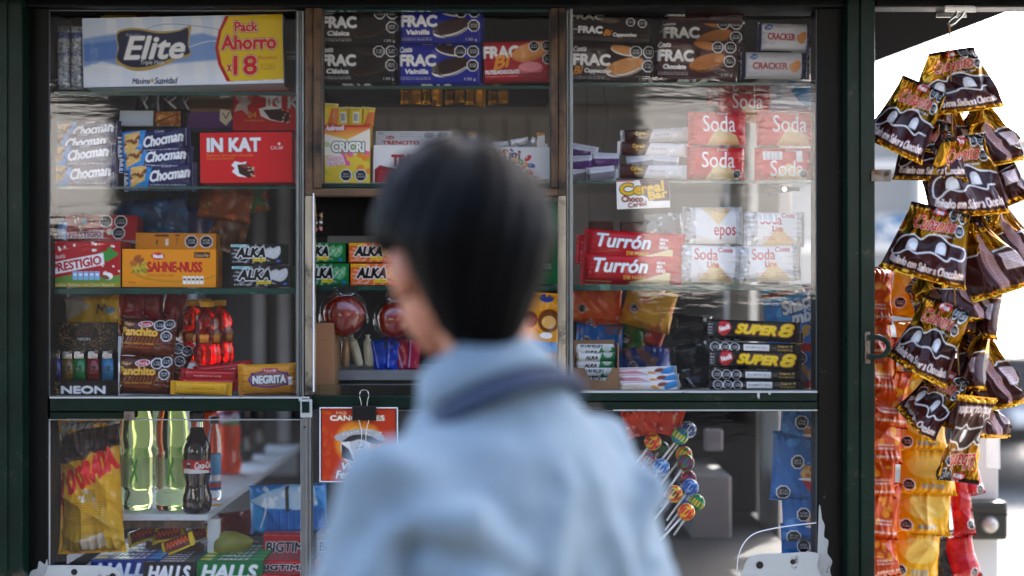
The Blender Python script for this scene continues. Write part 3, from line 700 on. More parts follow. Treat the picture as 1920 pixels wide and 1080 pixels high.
# wafer bars
def bar_art(x0, y0, x1, y1, full=True):
    a = Art(x0, y0, x1, y1, '#26254a'); w_, h_ = x1-x0, y1-y0
    X = lambda u: x0+u*w_
    Y = lambda v: y0+v*h_
    a.rect(X(0), Y(0), X(.06), Y(1), '#b9bbc4'); a.rect(X(.94), Y(0), X(1), Y(1), '#b9bbc4')
    a.poly([(X(.08), Y(.1)), (X(.42), Y(.02)), (X(.34), Y(.98)), (X(.08), Y(.98))], '#2c86c4')
    a.poly([(X(.12), Y(.2)), (X(.33), Y(.08)), (X(.31), Y(.62)), (X(.12), Y(.92))], '#d8ac5c')
    a.line([(X(.12), Y(.56)), (X(.2), Y(.42)), (X(.26), Y(.5)), (X(.32), Y(.3))], h_*.12, '#7a4526', curve=True)
    a.noise('#e9cc86', 16, .8, 2, (X(.13), Y(.2), X(.31), Y(.7)), al=.7)
    a.text('Costa', X(.53), Y(.06), X(.66), Y(.18), '#c9cfdd', .5, .3)
    a.text('Chocman', X(.37), Y(.22), X(.92), Y(.62), W, 2.0, .4, rot=-8, out=('#15142e', 1))
    a.fine(X(.38), Y(.76), X(.86), Y(.84), '#c8ccd8', 1); a.text('29 g', X(.12), Y(.9), X(.2), Y(.97), W, .3); return a
a = bar_art(228, 303, 366, 358)
ch = flow('wafer_bar', 'navy wafer bar lying lowest of the stack beside the red box', 'wafer bar', a, .03, .035, (0, 0, 0), 'navy wafer bars', p=4, fin=.06, wr=.002, seed=1)
again(ch, -9, -33, 'navy wafer bar in the middle of the stack beside the red box', .004, (-12, 1, 0)); again(ch, -14, -64, 'navy wafer bar on top of the stack beside the red box', .008, (-6, -3, 0))
again(ch, -150, -4, 'navy wafer bar lowest of the far left stack by the dark jamb', .004, (0, 1, 0)); again(ch, -155, -36, 'navy wafer bar second from the bottom of the far left stack', .006, (-14, -1, 0))
again(ch, -163, -58, 'navy wafer bar third from the bottom of the far left stack', .016, (-18, 1, 0)); again(ch, -152, -82, 'navy wafer bar on top of the far left stack', .03, (-20, -2, 0))
# red bar boxes
def red_box(x0, y0, x1, y1):
    a = Art(x0, y0, x1, y1, '#cf1c20'); s = (x1-x0)/172.0
    X = lambda v: x0+(v-375)*s
    Y = lambda v: y0+(v-248)*(y1-y0)/95.0
    a.text('IN KAT', X(387), Y(257), X(489), Y(285), W, 3.6, out=('#7c0d12', 1.0))
    a.text('CALAF', X(507), Y(274), X(531), Y(281), W, .7); a.ell(X(523), Y(270), 2.6, 2.6, W)
    a.text('Deliciosa barra sabor chocolate', X(387), Y(288), X(474), Y(293), '#d8902c', .5); a.text('con arroz crocante', X(387), Y(295), X(438), Y(299), '#d8902c', .5)
    a.poly([(X(433), Y(310)), (X(440), Y(302)), (X(452), Y(305)), (X(462), Y(303)), (X(458), Y(312)), (X(452), Y(326)), (X(462), Y(333)), (X(446), Y(331)), (X(434), Y(322)), (X(440), Y(315))], W)
    a.poly([(X(444), Y(309)), (X(462), Y(307)), (X(476), Y(316)), (X(474), Y(330)), (X(466), Y(334)), (X(448), Y(326))], '#3a1e15'); a.poly([(X(448), Y(309)), (X(462), Y(308)), (X(472), Y(315)), (X(458), Y(316))], '#7b3a25')
    a.noise('#d8b99a', 14, .9, 1.8, (X(464), Y(314), X(476), Y(333)), seed=5); return a
a = red_box(375, 248, 548, 343)
carton('red_bar_box', 'red box of chocolate bars with white lettering, at the front of the middle left shelf', 'bar box', a, .03, .07, '#b3161b', (0, -.6, 0), group='red chocolate bar boxes')
def red_back(x0, y0, x1, y1, seed):
    a = Art(x0, y0, x1, y1, '#c41c1e'); a.text('IN KAT', x1-62, y0+20, x1+40, y0+46, W, 2.6); s = y0
    a.poly([(x0+6, s+40), (x0+16, s+28), (x0+18, s+8), (x0+24, s+26), (x0+38, s+30), (x0+26, s+40), (x0+30, s+60), (x0+16, s+48), (x0+2, s+52)], '#cdb9b0')
    a.text('24', x0+28, s+52, x0+44, s+63, '#d8902c', 1); a.fine(x0+22, s+66, x0+60, s+72, '#d8902c', 1)
    a.poly([(x0+48, s+46), (x0+70, s+40), (x0+88, s+44), (x0+80, s+54), (x0+92, s+72), (x0+70, s+68), (x0+52, s+60)], W); a.poly([(x0+56, s+48), (x0+92, s+46), (x0+108, s+58), (x0+102, s+74), (x0+70, s+66)], '#3a1e15')
    a.noise('#d8b99a', 12, .9, 1.9, (x0+92, s+48, x0+108, s+74)); return a
a = red_back(437, 162, 560, 250, 1)
carton('red_bar_box', 'red box of chocolate bars with a cream star, standing behind the front red box', 'bar box', a, .12, .06, '#a5161a', (-8, 0, 0), group='red chocolate bar boxes')
a = Art(345, 168, 442, 205, '#7b4a22'); a.poly([(350, 170), (440, 170), (440, 186), (350, 190)], '#4f6b25'); a.octo(404, 178, 9); a.octo(427, 174, 9); a.line([(352, 182), (380, 172), (402, 178)], 3, '#c97b28')
carton('snack_carton', 'brown and green carton stacked on the purple one behind the wafer bars', 'carton', a, .15, .06, '#5d3818', (0, -1, 0))
a = Art(350, 203, 446, 240, '#5a2f78'); a.rect(350, 203, 446, 209, '#8f6a35'); a.poly([(413, 204), (432, 207), (436, 222), (424, 236), (412, 226)], '#e6e0c4'); a.line([(418, 212), (424, 222), (430, 210)], 1.6, '#33205a')
carton('purple_carton', 'purple carton with a white shield mark, left of the rear red box', 'carton', a, .14, .07, '#3f2154')
for i, (x, lab, r) in enumerate(((252, 'black wrapper bag with silver streaks hanging under the top left shelf, left one', 12), (300, 'black wrapper bag with silver streaks hanging under the top left shelf, right one', -8))):
    a = Art(x, 160, x+50, 214, '#141416'); a.line([(x+6, 180), (x+26, 202)], 4, '#d8d8d8'); a.line([(x+36, 164), (x+48, 206)], 3.4, '#c8c8c8'); a.line([(x+4, 172), (x+20, 175)], 1.6, '#b0b0b0')
    flow('wrapper_bag', lab, 'wrapper', a, .12, .03, (0, r, 0), group='black wrapper bags under the shelf', seal='tb', p=2.5, wr=.004, seed=i+3)
a = Art(224, 207, 287, 237, '#c5cdd3'); carton('price_card', 'plain white card leaning behind the wafer bars', 'card', a, .10, .004, '#c5cdd3', (-12, 0, 0), mat='paper')
a = Art(286, 206, 335, 236, '#b56a26'); a.noise('#e0a14c', 30, 1, 3, al=.6); a.line([(290, 230), (330, 214)], 3, '#6d3515'); flow('biscuit_packet', 'orange brown biscuit packet beside the white card', 'biscuit packet', a, .10, .03, p=3, seed=8)
# third shelf
def octs(a, *pts):
    for x, y, r in pts: a.octo(x, y, r)
a = Art(90, 452, 226, 539, '#a8141f')
a.noise('#efe9df', 14, 1.4, 3, (92, 454, 214, 470), seed=3); a.noise('#efe9df', 5, 1.2, 2.4, (190, 498, 224, 520))
a.poly([(90, 524), (140, 514), (190, 520), (226, 516), (226, 532), (90, 534)], '#5c8a33', curve=False); a.rect(90, 530, 226, 539, '#9c8f2a')
a.poly([(186, 474), (200, 470), (204, 462), (214, 470), (222, 476), (212, 484), (200, 490), (190, 486)], '#2f8a35', curve=True); a.ell(202, 518, 10, 7, '#f3efe8'); a.ell(198, 520, 8, 4, '#6d4326', rot=20)
a.poly([(88, 494), (194, 474), (196, 496), (90, 517)], W); a.text('PRESTIGIO', 96, 486, 191, 504, '#b3131f', 2.0, .05, rot=-10)
a.ell(111, 480, 15, 8.5, '#c11a24', rot=-6); a.ell(111, 480, 13, 6.6, '#b3131f', rot=-6); a.text('Nestlé', 100, 476, 122, 485, W, .8, rot=-6)
for i in range(5): a.rect(136+i*10.5, 509, 145+i*10.5, 525, '#7fb3dc'); a.rect(137.5+i*10.5, 513, 143.5+i*10.5, 517, '#e7eff5')
a.text('Chocolate Relleno con Coco Natural', 91, 531, 214, 538, '#e9dd9a', .5)
carton('chocolate_box', 'dark red box of coconut chocolate with white dots, left end of third shelf', 'chocolate box', a, .03, .075, '#8e111a', (0, 0, 0), r='#7d0f17')
a = Art(121, 405, 257, 452, '#a8141f'); a.noise('#efe9df', 10, 1, 2.4, (124, 408, 180, 450), seed=8); a.text('1', 138, 413, 142, 423, W, .8); a.text('3', 168, 413, 174, 423, W, .8); a.rect(153, 413, 162, 424, '#8fb7d8')
octs(a, (198, 417, 12), (226, 417, 12), (223, 439, 12)); a.poly([(126, 440), (194, 434), (194, 449), (126, 452)], W); a.text('PRESTIGIO', 129, 438, 191, 449, '#b3131f', 1.0, rot=-4); a.ell(206, 437, 6, 6, '#e9dcc8')
carton('chocolate_box', 'dark red box of coconut chocolate behind the front one, its lid raised with black octagons', 'chocolate box', a, .115, .05, '#8e111a', (-6, 1, 0))
a = Art(92, 415, 122, 452, '#9cc4e6'); a.grad('#6ea7dd', '#dfeaf3'); flow('blue_packet', 'pale blue packet behind the coconut chocolate boxes', 'packet', a, .10, .03, p=3, seed=5)
a = Art(229, 467, 405, 539, '#e08b12')
a.ell(330, 512, 78, 18, '#b9801f'); a.ell(332, 508, 78, 18, '#e08b12'); a.ell(262, 500, 20, 14, '#c9a22f', rot=30); a.noise('#6f7d22', 26, 1, 3, (245, 494, 274, 512), seed=2); a.ell(260, 486, 10, 8, '#9a4f1d'); a.ell(250, 494, 7, 6, '#b56427'); a.ell(266, 482, 3, 2, '#d7853a')
a.ell(296, 480, 13, 7, '#c11a24'); a.text('Nestlé', 287, 476, 306, 484, W, .9)
a.text('SAHNE-NUSS', 275, 490, 380, 511, '#b3131f', 2.3); a.fine(276, 514, 326, 519, '#6a4a12', 2)
a.rect(364, 472, 394, 483, '#4a2012'); a.text('Cocoa Plan', 366, 475, 392, 481, '#d8c29a', .4)
for i in range(5): a.rect(343+i*8, 518, 350+i*8, 533, '#efe9d8'); a.rect(344+i*8, 522, 349+i*8, 526, '#333333')
a.text('20x14 g', 240, 528, 254, 533, '#3d2b10', .3)
hz = carton('chocolate_box', 'orange box of hazelnut chocolate at the front of the third shelf', 'chocolate box', a, .03, .06, '#c87a0f', (0, .3, 0))
a = Art(254, 438, 405, 469, '#d5820f'); a.rect(290, 441, 316, 445, '#5a2a12'); a.text('1', 292, 450, 296, 461, '#4a2a0c', .6); a.rect(310, 449, 316, 462, '#e9dcc0'); a.text('7', 329, 448, 334, 460, '#4a2a0c', .6); a.rect(328, 441, 337, 444, '#5a2a12'); octs(a, (359, 454, 12.5), (387, 454, 12.5))
carton('chocolate_box', 'orange hazelnut chocolate box behind the front one, with two black octagons on its lid', 'chocolate box', a, .10, .04, '#b06c0d', (-4, .6, 0))
def mint_art(x0, y0, x1, y1, bg, dark, leaf, yel=True):
    a = Art(x0, y0, x1, y1, bg); X = lambda u: x0+u*(x1-x0)
    Y = lambda v: y0+v*(y1-y0)
    for k in range(16):
        t = k/16*6.283; a.poly([(X(.45)+math.cos(t)*8, Y(.5)+math.sin(t)*4), (X(.45)+math.cos(t)*(x1-x0)*.44, Y(.5)+math.sin(t-.05)*(y1-y0)*.52), (X(.45)+math.cos(t+.12)*(x1-x0)*.42, Y(.5)+math.sin(t+.12)*(y1-y0)*.5)], W, al=.3)
    a.text('ALKA', X(.10), Y(.16), X(.66), Y(.70), K if dark else K, 3.2, .25, out=(W, 1.5))
    a.poly([(X(.68), Y(.62)), (X(.66), Y(.3)), (X(.78), Y(.2)), (X(.83), Y(.4)), (X(.78), Y(.7))], leaf, curve=True); a.poly([(X(.76), Y(.7)), (X(.78), Y(.3)), (X(.92), Y(.12)), (X(.94), Y(.45)), (X(.86), Y(.72))], leaf, curve=True)
    for (p, q) in (((.69, .6), (.8, .3)), ((.78, .66), (.92, .22)), ((.72, .34), (.78, .5)), ((.84, .3), (.9, .48))): a.line([(X(p[0]), Y(p[1])), (X(q[0]), Y(q[1]))], .8, W)
    a.rect(X(.0), Y(.02), X(.3), Y(.14), '#e5b61c' if yel else '#9fd0cf'); a.fine(X(.03), Y(.04), X(.22), Y(.12), K, 1)
    a.rect(X(.42), Y(.72), X(.66), Y(.88), '#e3c41f'); a.fine(X(.44), Y(.76), X(.64), Y(.85), K, 1); a.fine(X(.04), Y(.86), X(.34), Y(.94), W, 1); a.ell(X(.9), Y(.86), 4, 2.6, '#3b64b0')
    return a
a = mint_art(434, 498, 546, 538, '#1d1e20', True, '#c8cac8', False)
mk_ = carton('mint_box', 'black box of mint candy, lower of the two on the third shelf', 'mint box', a, .03, .06, '#151617', group='mint candy boxes')
a = mint_art(432, 457, 532, 495, '#1d1e20', True, '#c8cac8', False)
carton('mint_box', 'black box of mint candy, upper of the two on the third shelf', 'mint box', a, .035, .055, '#151617', group='mint candy boxes')
# bags behind
def plain_bag(lab, x0, y0, x1, y1, col, y, rot=0, deco=None, seed=0, d=.05, cat='snack bag', name='snack_bag', group=None, m=0.0, wr=.005):
    a = Art(x0, y0, x1, y1, col, m)
    if deco: deco(a)
    return flow(name, lab, cat, a, y, d, (0, rot, 0), group, seal='tb', p=2.4, wr=wr, pleat=.003, seed=seed, fin=.03, pit=2.5)
plain_bag('dark blue crumpled snack bag lying behind the orange chocolate boxes', 200, 372, 350, 445, '#17406e', .17, -6, lambda a: (a.noise('#2a6aa8', 14, 5, 18, al=.5), a.noise('#8fc0e6', 12, 1, 5, al=.5, seed=6)), 1)
plain_bag('deep blue crumpled snack bag right of the lighter blue one, behind the orange boxes', 290, 385, 400, 450, '#14265e', .19, 12, lambda a: (a.noise('#2b49a0', 10, 4, 14, al=.5), a.noise('#a9bfe8', 8, 1, 4, al=.5)), 2)
plain_bag('orange and brown crumpled bag lying under the red bar box', 365, 352, 470, 412, '#8a4a26', .17, 8, lambda a: (a.noise('#c1602a', 12, 4, 12, al=.6), a.noise('#5e6f2a', 6, 3, 9, al=.7), a.noise('#e3b389', 8, 1, 4, al=.6)), 3)
plain_bag('green and orange crumpled bag at the back of the third shelf', 430, 350, 500, 400, '#3f6a34', .20, -10, lambda a: (a.noise('#b5521f', 8, 4, 12, al=.7), a.noise('#a11f1c', 4, 3, 7, al=.8)), 4)
plain_bag('brown crumpled wrapper bag behind the black mint boxes', 380, 395, 460, 470, '#5b3723', .2, 20, lambda a: (a.noise('#8c5a38', 10, 4, 12, al=.6), a.noise('#cdb7a0', 8, .8, 3, al=.6)), 5)
# bottom ledge: lighters
ld = empty('lighter_display', (P(155, 0, .04).x, .05, zDL), 'black display carton of lighters with gold dots and white lettering', 'lighter display')
def sub(o, par):
    o.location = o.location-par.location; o.parent = par; return o
a = Art(91, 713, 221, 745, '#0b0b0c'); a.text('NEON', 114, 723, 198, 739, W, 2.4); a.noise('#b98c3a', 40, .5, 1.2, (92, 716, 112, 744), seed=2); a.noise('#3b7c3a', 12, .6, 1.2, (92, 722, 108, 742), seed=3)
sub(carton('front_panel', None, None, a, .03, .003, K), ld)
a = Art(91, 604, 221, 660, '#0c0b0b'); rg = random.Random(4)
for i in range(420):
    t = rg.uniform(0, 6.28); r_ = 22+abs(rg.gauss(0, 22)); a.ell(157+r_*1.25*math.cos(t), 625+r_*.8*math.sin(t), .7, .7, '#b08a45', al=rg.uniform(.4, 1))
a.ell(157, 622, 22, 16, K); a.noise('#7a2f2a', 60, .5, .9, (140, 612, 174, 630)); a.text('NEON', 145, 633, 170, 639, '#c9c9c9', .8)
sub(carton('back_panel', None, None, a, .062, .003, K, (-5, 0, 0)), ld)
a = Art(91, 660, 221, 716, '#0b0b0c'); sub(carton('tray', None, None, a, .058, .003, K), ld)
for i, (x, c, nm) in enumerate(((92, '#232a86', 'dark blue'), (115, '#8a6b16', 'amber'), (137, '#0f8f45', 'green'), (163, '#96161d', 'red'), (190, '#1f88b8', 'light blue'))):
    mn = 'lighter_'+nm.replace(' ', '_'); pmat(mn, c, .12, trans=.55, ior=1.3, coat=.5)
    lx = P(x+12, 716, .045); L = empty('lighter', (lx.x, .045, lx.z), f'{nm} clear plastic lighter standing in the black display', 'lighter', 'lighters in the display')
    q = MB(); pr = []
    for k in range(12):
        t = 2*math.pi*k/12; pr.append((math.cos(t)*.0115, math.sin(t)*.006))
    q.add([(px, py, z) for z in (0, .044) for px, py in pr], [tuple(reversed(range(12))), tuple(range(12, 24))]+[(k, (k+1) % 12, (k+1) % 12+12, k+12) for k in range(12)]).build('fuel_body', mn, L, True)
    q = MB()
    for zz in range(4):
        for xx in range(4): q.box(-.006+xx*.0034, -.0042+xx*.0034, -.0066, -.0061, .019+zz*.0035, .0205+zz*.0035)
    q.build('dot_print', 'black_plastic', L)
    MB().box(-.0095, .0095, -.0052, .0052, .0445, .054).box(-.009, .002, -.004, .004, .0542, .058).build('metal_hood', 'steel', L, bevel=.0008)
    MB().lathe([(.0035, -.003), (.0035, .003)], (.006, 0, .0565), 12, 'y').build('spark_wheel', 'rusty_steel', L)
# alfajores
a = Art(220, 668, 322, 741, '#4a2012'); a.poly([(220, 702), (322, 700), (322, 741), (220, 741)], '#5c2a16'); a.text('Alfajor', 222, 677, 246, 687, '#e4c08a', .8); a.ell(266, 680, 14, 6.5, W, rot=-6); a.ell(266, 680, 12.5, 5.4, '#b3131f', rot=-6); a.text('Fruna', 257, 676, 275, 684, W, .8, rot=-6)
a.text('Panchito', 220, 687, 290, 704, '#e2b24a', 2.2, .05, out=('#5a160f', 1.2)); a.octo(292, 681, 10.5); a.octo(306, 702, 10); a.octo(309, 678, 10)
for k in range(9): a.line([(236+k*7, 707), (232+k*7, 718)], 2, '#8c5630')
a.text('Relleno sabor a manjar', 225, 716, 285, 722, '#e2a33a', .5); a.text('y bañado con chocolate', 228, 724, 280, 729, '#c9572a', .5)
al = flow('alfajor', 'brown wrapped alfajor biscuit, lower of the two beside the lighters', 'alfajor', a, .035, .035, (0, 1, 0), 'brown wrapped alfajores', p=3, fin=.02, wr=.003, pleat=.002, seed=3)
again(al, 2, -71, 'brown wrapped alfajor biscuit, upper of the two beside the lighters', .008, (-8, 3, 0))
again(al, 20, -36, 'brown wrapped alfajor biscuit at the back of the pair beside the lighters', .05, (-5, 25, 0))
plain_bag('yellow sweet bag behind the black lighter display', 118, 556, 222, 612, '#e3b80f', .13, -4, lambda a: (a.poly([(118, 556), (150, 556), (170, 575), (118, 600)], '#cfcabb'), a.line([(180, 588), (184, 572), (190, 584), (196, 573), (202, 588)], 3, '#1d2c55'), a.poly([(196, 582), (212, 578), (216, 586), (200, 592)], '#4f90b8')), 6, .03)
for i, (x, w_, r, lab) in enumerate(((218, 48, 3, 'leftmost'), (262, 42, -6, 'middle one'), (300, 44, 8, 'rightmost'))):
    plain_bag(f'dark red sweet bag hanging behind the alfajores, {lab} of three', x, 545, x+w_, 632, '#8d1420', .15+.01*i, r, lambda a: (a.noise('#4a0a12', 8, 3, 9, al=.6), a.noise('#e7a3a0', 8, 1, 3, al=.6)), 10+i, .03, group='red sweet bags behind the alfajores')
# squeezy bottles with red drink
pmat('red_drink', '#ee2a10', .08, trans=.9, ior=1.34); pmat('cap_yellow', '#d99a1a', .4); pmat('label_amber', '#d8801c', .4)
def jelly_bottle(px, pyb, y, lab, first=[None]):
    c = P(px, pyb, y)
    if first[0] is not None:
        o = tree_copy(first[0]); o.location = c; o['label'] = lab; return o
    o = empty('drink_bottle', c, lab, 'drink bottle', 'red drink bottles with yellow caps'); first[0] = o
    fn = lambda th, h: 1+.05*math.cos(6*th)
    MB().lathe([(0, 0), (.022, .001), (.026, .008), (.026, .030), (.023, .036), (.026, .043), (.026, .062), (.022, .072), (.024, .082), (.019, .096), (.012, .106), (.009, .112), (0, .113)], n=36, fn=fn).build('body', 'red_drink', o, True)
    MB().lathe([(.0266, .044), (.0268, .060)], n=24).build('label', 'label_amber', o, True)
    MB().lathe([(0, .112), (.0125, .1125), (.0125, .123), (.011, .1245), (0, .125)], n=24, fn=lambda th, h: 1+.02*math.cos(24*th)).build('cap', 'cap_yellow', o, True)
    return o
jelly_bottle(388, 684, .10, 'red drink bottle with yellow cap, nearest of the group behind the red bars'); jelly_bottle(362, 680, .15, 'red drink bottle with yellow cap, left and further back behind the red bars')
jelly_bottle(412, 680, .16, 'red drink bottle with yellow cap, rightmost behind the red bars'); jelly_bottle(385, 676, .21, 'red drink bottle with yellow cap, furthest back of the group')
a = Art(332, 709, 444, 733, '#a3121b'); a.line([(336, 716), (440, 714)], 1.5, '#e35a55', al=.6); a.fine(360, 719, 410, 724, '#e8a8a0', 1)
rb = flow('red_bar', 'red wrapped bar, lower of the stack by the yellow one', 'bar', a, .04, .025, (0, 1, 0), 'red wrapped bars', p=3, wr=.002, seed=4)
again(rb, 3, -16, 'red wrapped bar, upper of the stack by the yellow one', .004, (0, 2, 0)); again(rb, 22, -26, 'red wrapped bar lying askew on top of the stack', .03, (0, -6, 10))
a = Art(317, 716, 433, 742, '#e0a413'); a.fine(350, 727, 400, 732, '#8a5e10', 1); flow('yellow_bar', 'yellow wrapped bar lying in front of the red bars', 'bar', a, .027, .022, (0, 2, 0), p=3, fin=.07, wr=.002, seed=6)
a = Art(444, 682, 560, 744, '#c98518'); a.grad('#d9961f', '#b87412')
a.rect(470, 698, 540, 724, '#4b2a63', al=.9); a.ell(505, 711, 40, 17, '#5a3276'); a.ell(505, 711, 36, 14, '#c98518', al=.5); a.text('NEGRITA', 473, 703, 536, 720, W, 2.2, out=('#1a0e10', 1.6)); a.rect(492, 690, 520, 699, '#b3131f'); a.text('Nestlé', 494, 691, 518, 698, W, .8); a.rect(540, 708, 547, 723, W); a.fine(476, 736, 540, 741, '#5d3d0c', 1)
flow('chocolate_bar', 'golden wrapped chocolate biscuit with purple oval, by the wooden post', 'chocolate biscuit', a, .03, .03, (0, -2, 0), p=3.5, fin=.06, wr=.002, seed=2)
# ------------------------------------------------------------------ goods, centre window
def frac(x0, y0, x1, y1, bg, sub, cook, two=None, fx=0.0, m3=True):
    """biscuit pack: name, flavour, biscuit, warning octagons; a second row of the name under the front edge"""
    a = Art(x0, y0, x1, y1, bg); s = (x1-x0)/160.0; t = (y1-y0)/72.0
    X = lambda v: x0+v*s+fx
    Y = lambda v: y0+v*t
    if cook == 'dark': b, c, e = '#2c160f', '#e6e2d8', '#120a08'
    elif cook == 'faint': b, c, e = '#1b0f0a', '#3a2817', '#0c0706'
    elif cook == 'gold': b, c, e = '#b5702f', '#4a2411', '#8a4d1c'
    else: b, c, e = '#c98a4e', '#e9dfd0', '#4a2411'
    a.ell(X(96), Y(12), 25*s, 8*t, c, rot=12); a.ell(X(96), Y(10), 25*s, 7.5*t, b, rot=12)
    a.ell(X(99), Y(41), 36*s, 14*t, c, rot=-16); a.ell(X(98), Y(38), 36*s, 12.5*t, b, rot=-16); a.noise(e, 26, .7, 1.2, (X(70), Y(30), X(126), Y(46)), al=.7); a.line([(X(66), Y(48)), (X(90), Y(56)), (X(120), Y(46)), (X(132), Y(34))], 1.6, e, curve=True)
    a.text('Costa', X(4), Y(5), X(28), Y(15), '#dddddd', 1.1, .3, rot=-5)
    a.text('FRAC', X(4), Y(18), X(72), Y(39), W, 3.0)
    a.line([(X(1), Y(20)), (X(10), Y(20))], 1.8, W)
    if two: a.text('Bi', X(4), Y(40), X(24), Y(54), '#d88a24', 1.6, .4, rot=-8); a.text(two, X(25), Y(43), X(74), Y(53), W, 1.3, .15)
    else: a.text(sub, X(14), Y(43), X(58), Y(52), W, 1.5, .15)
    a.fine(X(5), Y(56), X(62), Y(62), '#c9c9c9', 2, .55)
    a.octo(X(117), Y(13), 11*s); a.octo(X(141), Y(13), 11*s)
    if m3: a.octo(X(140), Y(37), 11*s)
    a.text('130 g', X(125), Y(58), X(146), Y(64), '#cfcfcf', .5); a.text('FRAC', X(44), Y(69.0), X(100), Y(79), W, 2.2); return a
def fpack(a, lab, yf, rot=(0, 0, 0), seed=0, nm='biscuit_pack', grp='sandwich biscuit packs'):
    return flow(nm, lab, 'biscuit pack', a, yf, .055, rot, grp, p=9, fin=.012, ease=.05, wr=.0012, pleat=.001, seed=seed, pinch=.01)
fk = dict(seed=1)
a = frac(590, 80, 744, 157, '#0e0d0e', 'Clásica', 'faint', fx=8); fc = fpack(a, 'black sandwich biscuit pack, lower of the two at the left of the hatch window', .03, (5, 0, 0), 1)
again(fc, 1, -73, 'black sandwich biscuit pack, upper of the two at the left of the hatch window', .004, (8, 0, 0))
a = frac(745, 80, 906, 158, '#10208a', 'Vainilla', 'dark'); fc = fpack(a, 'bright blue sandwich biscuit pack, lower of the two', .03, (5, 0, 0), 2)
again(fc, 2, -76, 'bright blue sandwich biscuit pack, upper of the two', .004, (8, -.4, 0))
a = Art(903, 73, 1034, 152, '#a8121d'); a.text('FRAC', 906, 83, 974, 107, W, 3.0); a.text('Bi', 922, 100, 960, 125, '#e0922a', 2.4, .4, rot=-12); a.ell(995, 96, 36, 17, '#c97a35', rot=-14); a.ell(996, 92, 36, 13, '#d99048', rot=-14); a.ell(994, 127, 24, 13, '#c9636f'); a.ell(994, 124, 22, 9, '#e58a92'); a.ell(1000, 140, 34, 5, '#8c2a30')
a.text('FRUTILLA/CHOCOLATE', 909, 128, 973, 136, W, 1.1); a.fine(910, 139, 970, 142, '#e8c0c0', 1, .6); octs(a, (1002, 86, 10), (1026, 86, 10), (1027, 110, 10))
fpack(a, 'red sandwich biscuit pack standing alone beside the blue ones', .03, (4, -2, 0), 3)
# foil sachets hanging under that shelf
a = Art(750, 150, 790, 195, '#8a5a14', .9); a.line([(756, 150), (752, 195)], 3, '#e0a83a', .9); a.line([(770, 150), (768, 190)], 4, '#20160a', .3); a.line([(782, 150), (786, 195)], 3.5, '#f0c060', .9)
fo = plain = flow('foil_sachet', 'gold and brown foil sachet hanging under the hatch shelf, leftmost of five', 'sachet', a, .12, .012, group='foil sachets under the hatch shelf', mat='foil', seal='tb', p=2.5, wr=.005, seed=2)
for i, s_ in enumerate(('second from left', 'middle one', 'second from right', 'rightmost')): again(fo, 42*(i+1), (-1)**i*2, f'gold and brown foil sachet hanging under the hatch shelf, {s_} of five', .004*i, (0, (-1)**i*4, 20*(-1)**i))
# candy box with bars on it
a = Art(604, 234, 694, 343, '#e8c23a'); a.grad('#e3553a', '#f0d24a', 'v', 604, 234, 694, 270); a.poly([(604, 250), (650, 262), (694, 240), (694, 268), (650, 280), (604, 272)], '#efe6d2'); a.rect(604, 262, 694, 292, '#f2e9d8'); a.poly([(604, 296), (694, 286), (694, 343), (604, 343)], '#e8c83a')
a.rect(610, 234, 694, 238, '#c7212a'); a.ell(624, 239, 24, 8, '#c7212a'); a.text('Ambrosoli', 609, 234, 645, 245, W, 1.0, .3, rot=-3)
a.noise('#9dbb3c', 9, 4, 9, (606, 270, 692, 330), al=.6, seed=3); a.noise('#ef8a2a', 7, 4, 8, (650, 290, 692, 325), seed=5); a.noise('#e8639a', 6, 3, 7, (640, 285, 690, 318), seed=7); a.noise('#f2cf35', 5, 6, 10, (610, 316, 645, 338), seed=8)
a.text('CRICRI', 621, 265, 684, 286, '#f4f2ea', 2.6, out=('#5f6a3a', 2.0)); a.poly([(610, 295), (642, 290), (648, 308), (612, 314)], '#efe0e0'); a.text('INVASION', 612, 294, 642, 303, '#d3283c', .8, rot=-5); a.text('CRUNCHY', 612, 303, 646, 312, '#d3283c', .8, rot=-5)
octs(a, (649, 329, 11.5), (677, 329, 11.5)); carton('sweet_box', 'yellow and pink carton of sweets at the left of the hatch window', 'sweet box', a, .04, .045, '#d8a92a', (0, .5, 0))
for i, (x, yy, lab) in enumerate(((607, 193, 'leftmost'), (628, 200, 'second from left'), (652, 200, 'third from left'), (676, 200, 'rightmost'))):
    a = Art(x, yy, x+26, 237, '#e9c62a'); a.rect(x, yy, x+26, yy+3, '#f2e6b0')
    if i in (1, 2): a.rect(x+10, yy+10, x+21, yy+30, '#eceadf'); [a.line([(x+12+k*1.7, yy+13), (x+12+k*1.7, yy+26)], .6, '#444444') for k in range(5)]
    else: a.poly([(x+6, 237), (x+14, yy+10), (x+26, yy+8), (x+26, 237)], '#d8702a')
    flow('sweet_sachet', f'yellow sweet sachet standing behind the sweets carton, {lab} of four', 'sachet', a, .075+.004*(i % 2), .012, (0, (3, -3, 2, 6)[i], 0), 'yellow sachets behind the sweets carton', seal='tb', p=2.5, seed=i)
